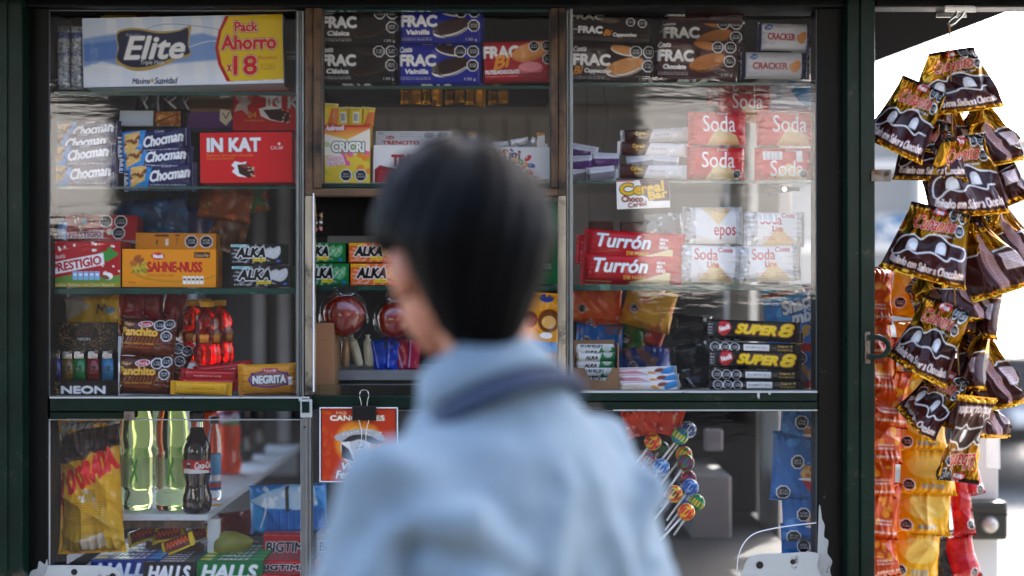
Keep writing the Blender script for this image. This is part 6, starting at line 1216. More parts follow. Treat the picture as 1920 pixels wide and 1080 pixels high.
# ------------------------------------------------------------------ hanging bags at the right of the kiosk
def marsh(back=False):
    a = Art(0, 0, 130, 116, '#3a1410')
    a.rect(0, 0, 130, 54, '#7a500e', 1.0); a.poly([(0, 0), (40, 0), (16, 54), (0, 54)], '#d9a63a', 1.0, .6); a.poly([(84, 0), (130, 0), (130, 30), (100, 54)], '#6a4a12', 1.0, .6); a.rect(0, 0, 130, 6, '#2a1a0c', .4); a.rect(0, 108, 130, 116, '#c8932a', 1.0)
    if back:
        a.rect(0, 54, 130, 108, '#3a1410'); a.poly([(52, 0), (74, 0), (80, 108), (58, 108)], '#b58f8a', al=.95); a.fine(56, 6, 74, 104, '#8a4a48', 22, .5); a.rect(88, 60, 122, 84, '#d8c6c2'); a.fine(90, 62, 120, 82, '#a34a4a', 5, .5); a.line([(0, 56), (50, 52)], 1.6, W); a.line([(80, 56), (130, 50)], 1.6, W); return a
    a.ell(64, 7, 16, 6.5, '#b3131f', rot=-4); a.text('Fruna', 53, 3, 75, 11, W, .9, .2)
    a.octo(96, 8, 9); a.octo(116, 9, 9); a.octo(112, 30, 9)
    a.text('Cubanito', 22, 16, 106, 38, '#b31420', 1.5, .6, rot=-4, out=('#f0dcc0', .9)); a.line([(24, 34), (18, 26), (26, 16), (36, 16), (38, 20)], 2, '#b31420', curve=True); a.fine(64, 40, 104, 45, '#e0e0e0', 1, .8)
    wv = [(6, 78), (12, 60), (30, 52), (46, 56), (58, 46), (78, 44), (98, 52), (122, 54), (127, 62), (122, 72), (104, 72), (96, 78), (70, 72), (46, 78), (30, 76), (18, 86), (8, 88)]
    a.poly(wv, '#2c0d0a', curve=True); a.line(wv, 1.9, '#ebe6e0', curve=True, closed=True)
    for x, y in ((34, 66), (84, 62)): a.ell(x, y, 9, 9, '#cfcac6'); a.rect(x-9, y, x+9, y+9, '#cfcac6'); a.ell(x+2, y+3, 6, 6, '#e9e5e1')
    a.text('Bañado con Sabor a Chocolate', 8, 87, 126, 101, '#e9dcd2', 1.0, .12, out=('#8a1420', .5), arc=-3); return a
FA, BA = marsh(), marsh(True)
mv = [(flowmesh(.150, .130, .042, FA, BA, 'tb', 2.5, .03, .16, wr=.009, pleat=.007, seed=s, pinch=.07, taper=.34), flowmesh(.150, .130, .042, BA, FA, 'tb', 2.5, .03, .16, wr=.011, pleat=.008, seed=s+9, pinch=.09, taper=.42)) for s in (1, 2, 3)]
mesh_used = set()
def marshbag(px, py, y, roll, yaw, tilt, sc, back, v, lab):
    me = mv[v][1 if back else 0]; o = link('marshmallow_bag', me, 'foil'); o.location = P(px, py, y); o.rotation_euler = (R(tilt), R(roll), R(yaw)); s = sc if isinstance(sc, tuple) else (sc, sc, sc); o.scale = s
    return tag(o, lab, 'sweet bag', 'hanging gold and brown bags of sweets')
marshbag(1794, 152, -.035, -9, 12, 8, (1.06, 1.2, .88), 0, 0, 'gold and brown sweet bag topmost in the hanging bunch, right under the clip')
marshbag(1702, 220, -.045, 27, -22, 6, (.86, 1.1, 1.02), 0, 1, 'gold and brown sweet bag tilted at the upper left of the bunch by the post')
marshbag(1745, 284, -.005, 3, -4, 0, (.90, 1, .86), 0, 2, 'gold and brown sweet bag tucked under the two top ones, level with the hasp')
marshbag(1812, 330, -.03, -6, 16, 10, (1.02, 1.2, 1.12), 0, 1, 'gold and brown sweet bag in the middle right of the bunch, below the tucked one')
marshbag(1746, 456, -.05, 15, -16, 6, (1.08, 1.3, 1.02), 0, 2, 'gold and brown sweet bag at the left of the bunch beside the blue oval sign')
marshbag(1746, 634, -.04, 24, -36, 6, (.92, 1.1, 1.06), 0, 0, 'gold and brown sweet bag at the left of the bunch, level with the shackle')
marshbag(1816, 824, -.05, 187, 26, -4, (.84, 1.1, 1.26), 0, 1, 'gold and brown sweet bag hanging upside down, lowest of the bunch')
marshbag(1748, 748, -.02, 32, -48, 0, (.80, 1.2, .92), 0, 2, 'crumpled gold and brown sweet bag turned edge on, above the upside down one')
marshbag(1862, 250, .02, -12, 38, 0, (.74, 1, .92), 1, 0, 'sweet bag showing its back, right of the top bags')
marshbag(1852, 478, -.01, -18, 24, 0, (.76, 1.2, 1.16), 1, 1, 'sweet bag showing its back with a pale strip, right of centre in the bunch')
marshbag(1894, 440, .03, -14, 30, 0, (.62, 1, .92), 1, 2, 'sweet bag showing its back, furthest right in the bunch')
marshbag(1862, 690, .01, -10, 36, 0, (.62, 1.1, 1.16), 1, 0, 'sweet bag showing its back, low at the right above the car bumper')
marshbag(1806, 548, .0, 6, 58, 0, (.70, 1.2, .86), 1, 2, 'sweet bag seen edge on in the middle of the bunch')
marshbag(1814, 668, .01, -4, -52, 0, (.78, 1.3, .98), 1, 1, 'crumpled sweet bag deep in the lower bunch, gold side out')
marshbag(1846, 770, .02, 4, 50, 0, (.74, 1, .78), 1, 2, 'mostly brown sweet bag behind the upside down one')
marshbag(1784, 236, .025, 12, 30, 0, (.80, 1, 1.0), 1, 1, 'gold sweet bag peeking out behind the upper bags')
marshbag(1780, 390, .03, -16, -30, 0, (.80, 1, 1.0), 1, 0, 'gold sweet bag peeking out between the middle bags')
marshbag(1836, 560, .03, 10, -40, 0, (.8, 1.2, 1.05), 1, 1, 'sweet bag with pale strip half hidden above the bag level with the shackle')
marshbag(1764, 560, .04, -20, 40, 0, (.8, 1.2, .95), 1, 0, 'dark folded sweet bag behind the left bags, just over the shackle')
marshbag(1800, 740, .035, 14, -20, 0, (.9, 1.2, 1.0), 1, 1, 'brown sweet bag filling the gap between the lowest bags')
marshbag(1868, 330, .04, -20, -30, 0, (.74, 1.2, 1.0), 1, 2, 'gold sweet bag peeking out at the right behind the middle bag')
pmat('string', '#9a6a2a', .8)
st = [P(x, y, -.03) for x, y in ((1778, 42), (1781, 62), (1777, 84), (1782, 130), (1786, 260), (1790, 420), (1790, 560), (1798, 700), (1806, 800))]
tag(MB().tube([Vector(p) for p in spline(st, 5, False)], .0016, 7).build('string', 'string', None, True), 'brown string the sweet bags are tied to', 'string')
c = P(1800, 18, -.034); bc = empty('bulldog_clip', c, 'shiny steel bulldog clip on the awning rail holding the string', 'clip')
MB().box(-.029, .029, -.003, .0, -.005, .006).box(-.029, .029, .0505, .0535, -.005, .006).build('jaw', 'steel', bc, bevel=.001); MB().box(-.027, .027, .0, .0505, .0062, .0075).build('spring_back', 'steel', bc)
MB().tube([Vector(p) for p in ((-.006, -.002, -.004), (-.010, -.006, -.012), (-.020, -.010, -.02), (-.026, -.011, -.026), (-.021, -.011, -.032), (-.013, -.009, -.026), (.0, -.005, -.014), (.008, -.002, -.004))], .0028, 8).build('thumb_loop', 'steel', bc, True)
# strips of chips bags hung along the outer side of the kiosk
def chips(rect, yf, rot, lab, kind, seed):
    x0, y0, x1, y1 = rect; X = lambda u: x0+u*(x1-x0)
    Y = lambda v: y0+v*(y1-y0)
    if kind == 'yellow':
        a = Art(x0, y0, x1, y1, '#d09600'); a.poly([(X(.1), Y(.34)), (X(.3), Y(.24)), (X(.8), Y(.24)), (X(.92), Y(.36)), (X(.8), Y(.62)), (X(.4), Y(.66)), (X(.16), Y(.56))], '#d3ae4c', curve=True)
        for k in range(7): a.line([(X(.3+k*.07), Y(.3)), (X(.26+k*.075), Y(.46)), (X(.32+k*.07), Y(.62))], 1, '#c9a040', al=.7, curve=True)
        a.fine(X(.3), Y(.12), X(.86), Y(.19), '#7a6a1a', 1, .8); a.octo(X(.14), Y(.80), 11); [a.rect(X(.34+.08*k), Y(.77), X(.40+.08*k), Y(.86), '#8f8f80') for k in range(5)]
    elif kind == 'orange':
        a = Art(x0, y0, x1, y1, '#b83e08'); a.noise('#cf5f12', 8, 5, 14, al=.6, seed=seed); a.noise('#e8a02a', 8, 3, 9, (X(.3), Y(.3), X(1), Y(.7)), al=.6, seed=seed+2); a.rect(X(.3), Y(.84), X(.98), Y(.92), '#b5441a'); a.fine(X(.4), Y(.84), X(.96), Y(.91), '#e9d0c0', 1, .8); a.fine(X(.42), Y(.64), X(.8), Y(.76), W, 2, .6)
    elif kind == 'red':
        a = Art(x0, y0, x1, y1, '#a3101a'); a.noise('#c9252c', 6, 4, 10, al=.6, seed=seed); a.octo(X(.72), Y(.84), 9); a.line([(X(.96), Y(.1)), (X(.98), Y(.9))], 2, W)
    else:
        a = Art(x0, y0, x1, y1, '#26282b'); a.noise('#4a4e54', 8, 3, 10, al=.6, seed=seed)
    o = flow('chips_bag', lab, 'snack bag', a, yf, .065, (-4, rot, 0), f'{kind} snack bags hung outside the kiosk', seal='tb', p=2.3, fin=.03, wr=.009, pleat=.005, seed=seed, pinch=.11, pit=1.6)
    return o
on = ('first from the top', 'second from the top', 'third from the top', 'fourth from the top', 'fifth from the top', 'sixth from the top', 'seventh from the top', 'lowest')
for i, (b, x1, r_) in enumerate(((608, 1684, 4), (672, 1682, -4), (738, 1694, 5), (803, 1716, 6), (872, 1704, 3), (938, 1690, 1), (1014, 1698, 7), (1090, 1692, -8))):
    chips((1608, b-108, x1, b), .07+.012*i, r_, f'orange snack bag beside the green post, {on[i]} of its column', 'orange', i)
for i, (r4, r_) in enumerate((((1676, 468, 1800, 600), 8), ((1686, 600, 1796, 715), -3), ((1680, 690, 1790, 785), 2), ((1690, 756, 1786, 850), 2), ((1690, 834, 1806, 932), 2), ((1684, 912, 1796, 1008), 4), ((1676, 988, 1774, 1096), 5))):
    chips(r4, .15+.012*i, r_, f'yellow snack bag, {("first from the top", "second from the top", "third from the top", "fourth from the top", "fifth from the top", "sixth from the top", "lowest")[i]} of the yellow column', 'yellow', 10+i)
for i, (r4, r_, lab) in enumerate((((1826, 540, 1864, 612), -4, 'red snack bag high up behind the sweet bags'), ((1788, 868, 1832, 1010), -6, 'red snack bag right of the yellow column, upper one of two'), ((1782, 1004, 1842, 1094), -14, 'red snack bag right of the yellow column, lower one of two'), ((1806, 862, 1850, 934), -14, 'small red snack bag end beside the dark lamp box'))): chips(r4, .26+.01*i, r_, lab, 'red', 20+i)
chips((1752, 1000, 1802, 1096), .30, -4, 'dark grey snack bag between the yellow and the red columns', 'dark', 30)
# clear sheet, post and lamp box
q = MB().add([tuple(P(x, y, .32)) for x, y in ((1846, 560), (1872, 556), (1876, 880), (1850, 876))]+[tuple(P(x, y, .3215)) for x, y in ((1846, 560), (1872, 556), (1876, 880), (1850, 876))], [(0, 1, 2, 3), (7, 6, 5, 4), (0, 4, 5, 1), (1, 5, 6, 2), (2, 6, 7, 3), (3, 7, 4, 0)])
clearmat('worn_clear', refl=3, rough=.1, haze=.35, bump=.5, bscale=20); tag(q.build('plastic_sheet', 'worn_clear', None), 'narrow strip of worn clear plastic sheet hanging behind the sweet bags', 'plastic sheet')
ps = empty('sign_post', (P(1838, 0, .5).x, .5, .12), 'white square metal post standing behind the red snack bags', 'post'); MB().box(-.03, .03, -.03, .03, 0, EYE-.12-.17).build('shaft', 'white_paint', ps, bevel=.003); MB().box(-.08, .08, -.08, .08, 0, .012).build('base_plate', 'grey_metal', ps, bevel=.002)
c = P(1846, 974, .44); lb = empty('lamp_box', c, 'dark olive box with a round pale knob fixed to the white post', 'lamp box'); pmat('olive_plastic', '#2a2c24', .45, var=.3, vscale=12); pmat('pale_knob', '#b9b4a8', .3, coat=.4)
MB().box(-.048, .045, -.02, .03, -.042, .042).build('housing', 'olive_plastic', lb, bevel=.008); MB().box(-.046, .043, -.0215, -.0202, .012, .016).build('seam', 'black_plastic', lb)
MB().lathe([(.0155, 0), (.0155, -.010), (.012, -.018), (.006, -.0215), (0, -.022)], (.004, -.02, -.008), 20, 'y').build('knob', 'pale_knob', lb, True); MB().lathe([(.019, .001), (.019, -.004), (.0156, -.0045)], (.004, -.02, -.008), 20, 'y').build('collar', 'grey_metal', lb, True)
# ------------------------------------------------------------------ white van behind the bags
pmat('van_white', '#8a9094', .35, coat=.5, var=.06, vscale=2); pmat('tyre', '#141414', .85); pmat('car_paint', '#86767c', .3, .35, coat=.8); pmat('car_glass', '#101315', .05, coat=.3); pmat('lamp_glass', '#d9dcdf', .08, coat=.8); pmat('chrome', '#d0d0d0', .15, 1.0)
def wheel(par, x, y, z, r, w_, name='wheel'):
    o = MB().lathe([(r*.62, -w_/2), (r*.94, -w_/2), (r, -w_*.3), (r, w_*.3), (r*.94, w_/2), (r*.62, w_/2)], (0, 0, 0), 28, 'x').build(name, 'tyre', par, True); o.location = (x, y, z)
    q = MB().lathe([(0, -w_*.42), (r*.15, -w_*.44), (r*.55, -w_*.38), (r*.62, -w_*.46), (r*.62, w_*.46), (r*.55, w_*.38), (0, w_*.42)], (0, 0, 0), 20, 'x').build('rim', 'grey_metal', o, True); return o
V0 = P(1600, 0, 3.2); va = empty('white_van', (V0.x, 3.2, 0.12), 'white refrigerated van with a blue oval sign, parked behind the hanging bags', 'van')
mb = MB().box(-2.6, .30, 0, 1.9, .35, 2.12); mb.build('cargo_body', 'van_white', va, bevel=.05)
q = MB()
for zz in (.70, 1.24, 1.58, 1.92): q.box(-2.55, .25, -.014, -.001, zz, zz+.035)
q.build('rub_rail', 'white_plastic', va, bevel=.004)
mb = MB(); n = 6; prof = [(-2.3-x, z) for x, z in ((.302, .35), (1.6, .35), (1.72, .6), (1.68, 1.0), (1.15, 1.22), (.75, 1.95), (.302, 2.0))]
mb.add([(x, .06, z) for x, z in prof]+[(x, 1.84, z) for x, z in prof], [tuple(range(7)), tuple(reversed(range(7, 14)))]+[(i, i+7, (i+1) % 7+7, (i+1) % 7) for i in range(7)])
mb.build('cab', 'van_white', va, bevel=.04); MB().prism([(-2.75, 1.25), (-3.35, 1.25), (-3.02, 1.85), (-2.75, 1.87)], .045, .059).build('side_window', 'car_glass', va)
for x in (-3.35, -.5):
    o = wheel(va, x, .18, .33, .33, .2); o.rotation_euler = (0, 0, R(90)); o = wheel(va, x, 1.72, .33, .33, .2); o.rotation_euler = (0, 0, R(90))
c = P(1692, 428, 3.18); el = Art(0, 0, 130, 80, '#c9cbcc'); el.ell(65, 40, 64, 39, '#8fa9c2'); el.ell(65, 40, 60, 35, '#2f6798'); el.ell(65, 26, 46, 16, '#6a97bd', al=.6); el.text('Sello', 14, 16, 124, 62, W, 5, .25)
kz = kk(3.18); so = link('oval_sign', boxmesh(.145*1.0, .095, .008, el, '#8fa9c2'), 'card', va); so.scale = (1.55, 1, 1.2); so.location = (c.x-V0.x, -.006, c.z-.12)
# ------------------------------------------------------------------ parked car in the street
cx, cy = P(1962, 0, 8.0).x, 8.0
car = empty('parked_car', (cx, cy, .006), 'pale pink grey car with a dark honeycomb grille, parked nose towards the kiosk', 'car')
secs = [(0, .74, .42, .62, .30), (.12, .82, .30, .80, .36), (.5, .88, .24, .93, .5), (1.1, .90, .22, 1.0, .6), (1.35, .90, .22, 1.05, .7), (2.0, .90, .22, 1.42, .6), (2.6, .90, .22, 1.5, .58), (3.5, .90, .22, 1.46, .56), (4.1, .86, .26, 1.1, .6), (4.35, .78, .36, .95, .5)]
V = []; F = []; n = 16
for (y, hw, zb, ztp, r_) in secs:
    for k in range(n):
        t = 2*math.pi*k/n+math.pi/n; cxx = math.copysign(abs(math.cos(t))**.55, math.cos(t)); szz = math.copysign(abs(math.sin(t))**.55, math.sin(t)); zm = (zb+ztp)/2
        zz = zm+szz*(ztp-zb)/2; ww = hw*(1 if zz < .98 else 1-.28*min(1, (zz-.98)/.5)); V.append((cxx*ww, y, zz))
for i in range(len(secs)-1):
    for k in range(n): F.append((i*n+k, i*n+(k+1) % n, (i+1)*n+(k+1) % n, (i+1)*n+k))
F.append(tuple(range(n))); F.append(tuple((len(secs)-1)*n+k for k in reversed(range(n))))
bo = MB().add(V, F).build('body', 'car_paint', car, True); sb = bo.modifiers.new('sub', 'SUBSURF'); sb.levels = 1; sb.render_levels = 2
for x in (-.80, .80):
    for y in (.85, 3.45): wheel(car, x, y, .33, .33, .2)
MB().prism([(-.50, .50), (.50, .50), (.56, .80), (-.56, .80)], -.045, .06).build('grille', 'black_plastic', car, bevel=.01)
gm = MB()
for r_ in range(5):
    for k in range(14):
        x = -.5+k*.076+(r_ % 2)*.038; z = .54+r_*.055
        gm.tube([(x+.03*math.cos(t), -.05, z+.026*math.sin(t)) for t in np.linspace(0, 2*math.pi, 7)], .004, 4)
gm.build('grille_mesh', 'grey_metal', car)
MB().tube([Vector((-.58, -.05, .82)), Vector((-.5, -.05, .47)), Vector((.5, -.05, .47)), Vector((.58, -.05, .82))], .012, 6).build('chrome_trim', 'chrome', car)
for s in (-1, 1):
    o = MB().lathe([(0, -.12), (.07, -.10), (.11, -.02), (.10, .1)], n=18, axis='y').build('headlight', 'lamp_glass', car, True); o.location = (s*.70, .05, .70); o.scale = (1.3, 1, .7)
MB().box(-.7, .7, -.03, .1, .27, .40).build('bumper', 'black_plastic', car, bevel=.02); MB().box(-.25, .25, -.052, -.046, .40, .50).build('number_plate', 'white_plastic', car)
ws = MB().add([(-.74, 1.42, 1.06), (.74, 1.42, 1.06), (.6, 1.98, 1.43), (-.6, 1.98, 1.43)], [(0, 1, 2, 3)]).add([(-.74, 1.44, 1.05), (.74, 1.44, 1.05), (.6, 2.0, 1.42), (-.6, 2.0, 1.42)], [(3, 2, 1, 0)]).build('windscreen', 'car_glass', car)

car.scale = (1.12, 1, 1.32)
# ------------------------------------------------------------------ the passer-by: walking to the left, seen from behind
pmat('skin', '#a8694c', .5, var=.12, vscale=18); pmat('hair', '#030304', .5, bump=.4, bscale=14, aniso=(9, 9, 1.2), spec=.06); pmat('denim_shirt', '#71838f', .85, bump=.35, bscale=12, var=.14, vscale=7)
pmat('dark_navy', '#232f45', .85); pmat('trousers_cloth', '#23262d', .9, bump=.2, bscale=20); pmat('shoe_leather', '#17120f', .45); pmat('eye_white', '#d8d4cc', .2); pmat('iris', '#20120a', .15)
PZ = .12; PX, PY = -.018, -1.10
man = empty('person', (PX, PY, PZ), 'dark haired person in a light blue collared shirt walking past, seen from behind', 'person', rz=R(48))
def ell(mb, c, r, n=20, rot=None):
    V = []; F = []
    for j in range(n//2+1):
        ph = math.pi*j/(n//2)
        for i in range(n):
            th = 2*math.pi*i/n; p = Vector((r[0]*math.sin(ph)*math.cos(th), r[1]*math.sin(ph)*math.sin(th), r[2]*math.cos(ph)))
            if rot is not None: p = rot @ p
            V.append(p+Vector(c))
    for j in range(n//2):
        for i in range(n): F.append((j*n+i, (j+1)*n+i, (j+1)*n+(i+1) % n, j*n+(i+1) % n))
    return mb.add(V, F)
def loft(mb, rings, n=28):
    V = []; F = []; rings = [(z+(DZ if z > 1 else 0), cx, cy, rx*WS, ry) for (z, cx, cy, rx, ry) in rings]
    for (z, cx, cy, rx, ry) in rings:
        for i in range(n):
            t = 2*math.pi*i/n; c, s = math.cos(t), math.sin(t); V.append((cx+rx*math.copysign(abs(c)**.85, c), cy+ry*math.copysign(abs(s)**.85, s), z))
    for j in range(len(rings)-1):
        for i in range(n): F.append((j*n+i, j*n+(i+1) % n, (j+1)*n+(i+1) % n, (j+1)*n+i))
    F.append(tuple(reversed(range(n)))); F.append(tuple((len(rings)-1)*n+i for i in range(n)))
    return mb.add(V, F)
def cloth(mb, name, mat, voxel, smooth, disp=()):
    o = mb.build(name, mat, man, True); r = o.modifiers.new('union', 'REMESH'); r.mode = 'VOXEL'; r.voxel_size = voxel; r.use_smooth_shade = True
    if smooth: s = o.modifiers.new('smooth', 'SMOOTH'); s.factor = .5; s.iterations = smooth
    for i, (sc, st) in enumerate(disp):
        t = bpy.data.textures.new(f'{name}_folds', 'CLOUDS'); t.noise_scale = sc; t.noise_depth = 2; d = o.modifiers.new('folds', 'DISPLACE'); d.texture = t; d.strength = st; d.mid_level = .42; d.texture_coords = 'LOCAL'
    return o
Hd = Vector((0, .055, 1.462))          # centre of the head above the ground
HR = Matrix.Translation(Hd) @ Matrix.Rotation(R(-20), 4, 'Z') @ Matrix.Rotation(R(-6), 4, 'X') @ Matrix.Translation(-Hd)
DZ = -.030; WS = .87
ARM = {-1: ((-.165, -.005, 1.262), (-.205, .045, 1.02), (-.165, .215, .865)), 1: ((.165, -.005, 1.262), (.205, -.085, 1.02), (.195, -.02, .80))}
for s in ARM: ARM[s] = tuple((p[0]*WS, p[1], p[2]+DZ*(1 if p[2] > 1 else .5)) for p in ARM[s])
b = MB()
ell(b, Hd+Vector((0, -.008, .012)), (.072, .090, .094)); ell(b, Hd+Vector((0, .032, -.045)), (.056, .060, .062)); ell(b, Hd+Vector((0, .066, -.086)), (.026, .022, .020)); ell(b, Hd+Vector((0, .088, -.018)), (.011, .016, .022)); ell(b, Hd+Vector((0, .097, -.030)), (.014, .013, .010))
ell(b, Hd+Vector((0, .079, .022)), (.050, .014, .010)); ell(b, Hd+Vector((0, .083, -.056)), (.022, .010, .0055)); ell(b, Hd+Vector((0, .081, -.066)), (.020, .010, .006))
for s in (-1, 1):
    ell(b, Hd+Vector((s*.075, -.004, -.012)), (.010, .019, .031), rot=Matrix.Rotation(R(-12), 3, 'X') @ Matrix.Rotation(R(s*-18), 3, 'Z')); ell(b, Hd+Vector((s*.073, .004, -.040)), (.007, .010, .010))
    ell(b, Hd+Vector((s*.040, .062, -.022)), (.018, .016, .014))
b.v = [tuple(HR @ Vector(p)) for p in b.v]
b.tube([(0, -.012, 1.24), (0, .004, 1.34), (0, .028, 1.44)], [.050, .050, .052], 18)
loft(b, [(.78, 0, 0, .135, .095), (.88, 0, 0, .125, .09), (.98, 0, 0, .125, .09), (1.1, 0, -.005, .145, .098), (1.2, 0, -.01, .155, .098), (1.26, 0, -.010, .11, .07), (1.30, 0, -.004, .055, .05)])
for s in (-1, 1):
    sh, el_, wr_ = [Vector(p) for p in ARM[s]]
    b.tube([sh+Vector((-s*.03, 0, .0)), sh, sh.lerp(el_, .5), el_, el_.lerp(wr_, .45), wr_], [.026, .032, .032, .030, .028, .023], 14)
    d = (wr_-el_).normalized(); side = Vector((0, 1, 0)).cross(d).normalized() if abs(d.y) < .9 else Vector((1, 0, 0)); fw = d.cross(side).normalized()
    if fw.y < 0: fw = -fw
    side = d.cross(fw).normalized()                      # fw points to the thumb side, side across the palm's thickness
    palm = wr_+d*.045
    ell(b, palm, (.013, .036, .046), rot=Matrix((side, fw, d)).transposed())
    for k, (off, ln) in enumerate(((.027, .068), (.009, .076), (-.009, .071), (-.026, .056))):
        p0 = wr_+d*.082+fw*off; p1 = p0+d*ln*.42+side*.004; p2 = p1+d*ln*.30+side*.012; p3 = p2+d*ln*.24+side*.016; b.tube([wr_+d*.05+fw*off*.8, p0, p1, p2, p3], [.009, .0088, .008, .0074, .006], 8)
    t0 = wr_+d*.025+fw*.026; b.tube([t0, t0+d*.022+fw*.020, t0+d*.045+fw*.028+side*.004, t0+d*.066+fw*.026+side*.01], [.012, .0105, .0095, .007], 8)
for s, hip, knee, ank in ((-1, (-.075, 0, .80), (-.08, .14, .45), (-.08, .12, .09)), (1, (.075, 0, .80), (.08, -.02, .44), (.08, -.24, .12))): b.tube([Vector(hip), Vector(hip).lerp(Vector(knee), .5), Vector(knee), Vector(knee).lerp(Vector(ank), .35), Vector(ank)], [.078, .068, .05, .048, .032], 14)
cloth(b, 'body', 'skin', .006, 4)
for s in (-1, 1):
    e = MB(); ell(e, Hd+Vector((s*.030, .071, .006)), (.0115, .0115, .0115), 14); e.v = [tuple(HR @ Vector(p)) for p in e.v]; eo = e.build('eye', 'eye_white', man, True); q = MB(); ell(q, Hd+Vector((s*.030, .0805, .006)), (.005, .003, .005), 10); q.v = [tuple(HR @ Vector(p)) for p in q.v]; q.build('iris', 'iris', eo, True)
    q = MB().tube([Hd+Vector((s*.014, .089, .026)), Hd+Vector((s*.03, .089, .031)), Hd+Vector((s*.046, .079, .027))], .0035, 6); q.v = [tuple(HR @ Vector(p)) for p in q.v]; q.build('eyebrow', 'hair', man, True)
# hair: full on top and back, short at the nape, swept forward over the brow
nu, nv = 120, 70; V = []; rg2 = np.random.RandomState(5); hc = Hd+Vector((0, -.008, .014))
for j in range(nv):
    for i in range(nu):
        th = 2*math.pi*i/nu; ph = math.pi*j/(nv-1); d = Vector((math.sin(ph)*math.cos(th), math.sin(ph)*math.sin(th), math.cos(ph)))
        r = Vector((d.x*.100, d.y*.117, d.z*.121))
        fwd = max(0, d.y-.15)/.85; low = max(0, .34-d.z); cut = min(1, max(0, (d.y-.28)*3.2))*min(1, low*4)
        side = min(1, max(0, (d.y+.32)*4))*min(1, max(0, (.06-d.z)*5)); nape = min(1, max(0, (-.80-d.z)*8))
        k = 1+.11*max(0, d.z)*max(0, d.y+.25)+.010*math.sin(th*23+ph*9)+.012*math.sin(th*41+ph*5)*math.sin(ph*13)+.03*math.sin(5*th+4*ph)
        k *= 1-.32*max(cut, side)-.3*nape
        q = r*k
        tp_ = min(1, max(0, (-.02-d.z)*1.35)); q.x *= 1-.44*tp_**1.3; q.y *= 1-.34*tp_**1.4; q.y -= .010*tp_
        if d.z > .25 and d.y > .45: q += Vector((0, .018*(d.y-.45)/.5, .010))
        if d.y < 0 and d.z < -.1: q.z -= .046*min(1, -d.y*1.4)*min(1, (-.1-d.z)*2); q.y *= 1-.10*min(1, max(0, -d.z-.45)*2)
        V.append(HR @ (hc+q))
F = [(j*nu+i, (j+1)*nu+i, (j+1)*nu+(i+1) % nu, j*nu+(i+1) % nu) for j in range(nv-1) for i in range(nu)]
MB().add(V, F).build('hair', 'hair', man, True)
# shirt
b = MB()
loft(b, [(.74, 0, 0, .172, .130), (.84, 0, 0, .165, .122), (.95, 0, 0, .162, .118), (1.06, 0, -.004, .170, .120), (1.16, 0, -.010, .182, .124), (1.235, 0, -.014, .180, .116), (1.285, 0, -.012, .150, .098), (1.32, 0, -.008, .108, .080), (1.35, 0, -.004, .074, .066), (1.372, 0, .002, .062, .060)], 36)
for s in (-1, 1):
    sh, el_, wr_ = [Vector(p) for p in ARM[s]]
    b.tube([sh+Vector((-s*.05, 0, -.004)), sh, sh.lerp(el_, .35), sh.lerp(el_, .7), el_, el_.lerp(wr_, .5), wr_-(wr_-el_).normalized()*.01], [.058, .064, .062, .058, .054, .048, .040], 18)
    # folds that run from the armpit over the back
    b.tube([(s*.165, -.055, 1.16), (s*.13, -.105, 1.12), (s*.08, -.125, 1.04), (s*.05, -.122, .95)], [.024, .034, .028, .012], 8); b.tube([(s*.185, -.05, 1.21), (s*.14, -.098, 1.20), (s*.09, -.125, 1.15)], [.018, .026, .012], 8)
    b.tube([(s*.02, -.12, 1.24), (s*.06, -.125, 1.14), (s*.07, -.125, 1.0)], [.014, .022, .012], 8); b.tube([(s*.20, -.04, 1.2), (s*.215, -.02, 1.1), (s*.20, .01, 1.0)], [.014, .02, .014], 8)
cloth(b, 'shirt', 'denim_shirt', .009, 8, ((.08, .022), (.25, .03)))
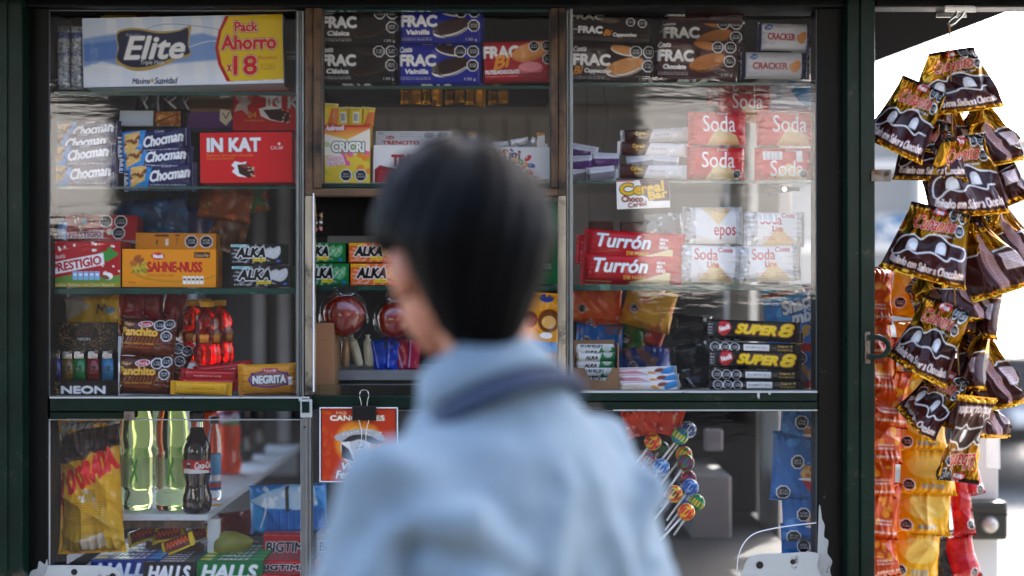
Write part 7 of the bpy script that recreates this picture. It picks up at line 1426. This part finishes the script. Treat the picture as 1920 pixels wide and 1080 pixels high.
# collar: a stand inside, a leaf folded over it
cm = Matrix.Translation((0, .014, 1.350+DZ)) @ Matrix.Rotation(R(-31), 4, 'X')
def ringmesh(prof, n=48):
    V = []; F = []
    for (r, z) in prof:
        for i in range(n): t = 2*math.pi*i/n; V.append(cm @ Vector((r*1.02*math.cos(t), r*math.sin(t), z*(1-.12*max(0, math.sin(t))))))
    for j in range(len(prof)-1):
        for i in range(n): F.append((j*n+i, j*n+(i+1) % n, (j+1)*n+(i+1) % n, (j+1)*n+i))
    return V, F
V, F = ringmesh([(.060, -.02), (.061, .028), (.064, .036), (.069, .034), (.078, .010), (.087, -.016), (.084, -.018), (.074, .006), (.066, .024)])
co = MB().add(V, F).build('collar', 'denim_shirt', man, True)
V, F = ringmesh([(.078, -.016), (.089, -.024), (.098, -.036), (.101, -.044), (.094, -.048), (.080, -.036)]); MB().add(V, F).build('dark_neck_band', 'dark_navy', man, True)  # dark navy band round the neck just below the collar
b = MB(); loft(b, [(.72, 0, 0, .155, .115), (.80, 0, 0, .155, .112), (.90, 0, 0, .15, .108)])
for hip, knee, ank in (((-.078, 0, .76), (-.082, .14, .45), (-.08, .125, .12)), ((.078, 0, .76), (.082, -.02, .44), (.08, -.235, .14))): b.tube([Vector(hip), Vector(hip).lerp(Vector(knee), .5), Vector(knee), Vector(knee).lerp(Vector(ank), .5), Vector(ank)], [.092, .082, .068, .062, .058], 18)
cloth(b, 'trousers', 'trousers_cloth', .012, 5, ((.08, .012),))
for s, c, rx in ((-1, (-.08, .125, .0), 0), (1, (.08, -.235, .03), -24)):
    b = MB(); m = Matrix.Translation(c) @ Matrix.Rotation(R(rx), 4, 'X')
    V = []; F = []; n = 18; secs = [(-.075, .028, .055), (-.05, .034, .075), (0, .036, .085), (.06, .042, .055), (.12, .044, .045), (.165, .030, .035), (.18, .01, .02)]
    for (y, hw, h) in secs:
        for i in range(n): t = 2*math.pi*i/n; V.append(m @ Vector((hw*math.cos(t), y, h/2+h/2*math.copysign(abs(math.sin(t))**.6, math.sin(t)))))
    for j in range(len(secs)-1):
        for i in range(n): F.append((j*n+i, j*n+(i+1) % n, (j+1)*n+(i+1) % n, (j+1)*n+i))
    F += [tuple(reversed(range(n))), tuple((len(secs)-1)*n+i for i in range(n))]
    b.add(V, F).build('shoe', 'shoe_leather', man, True)
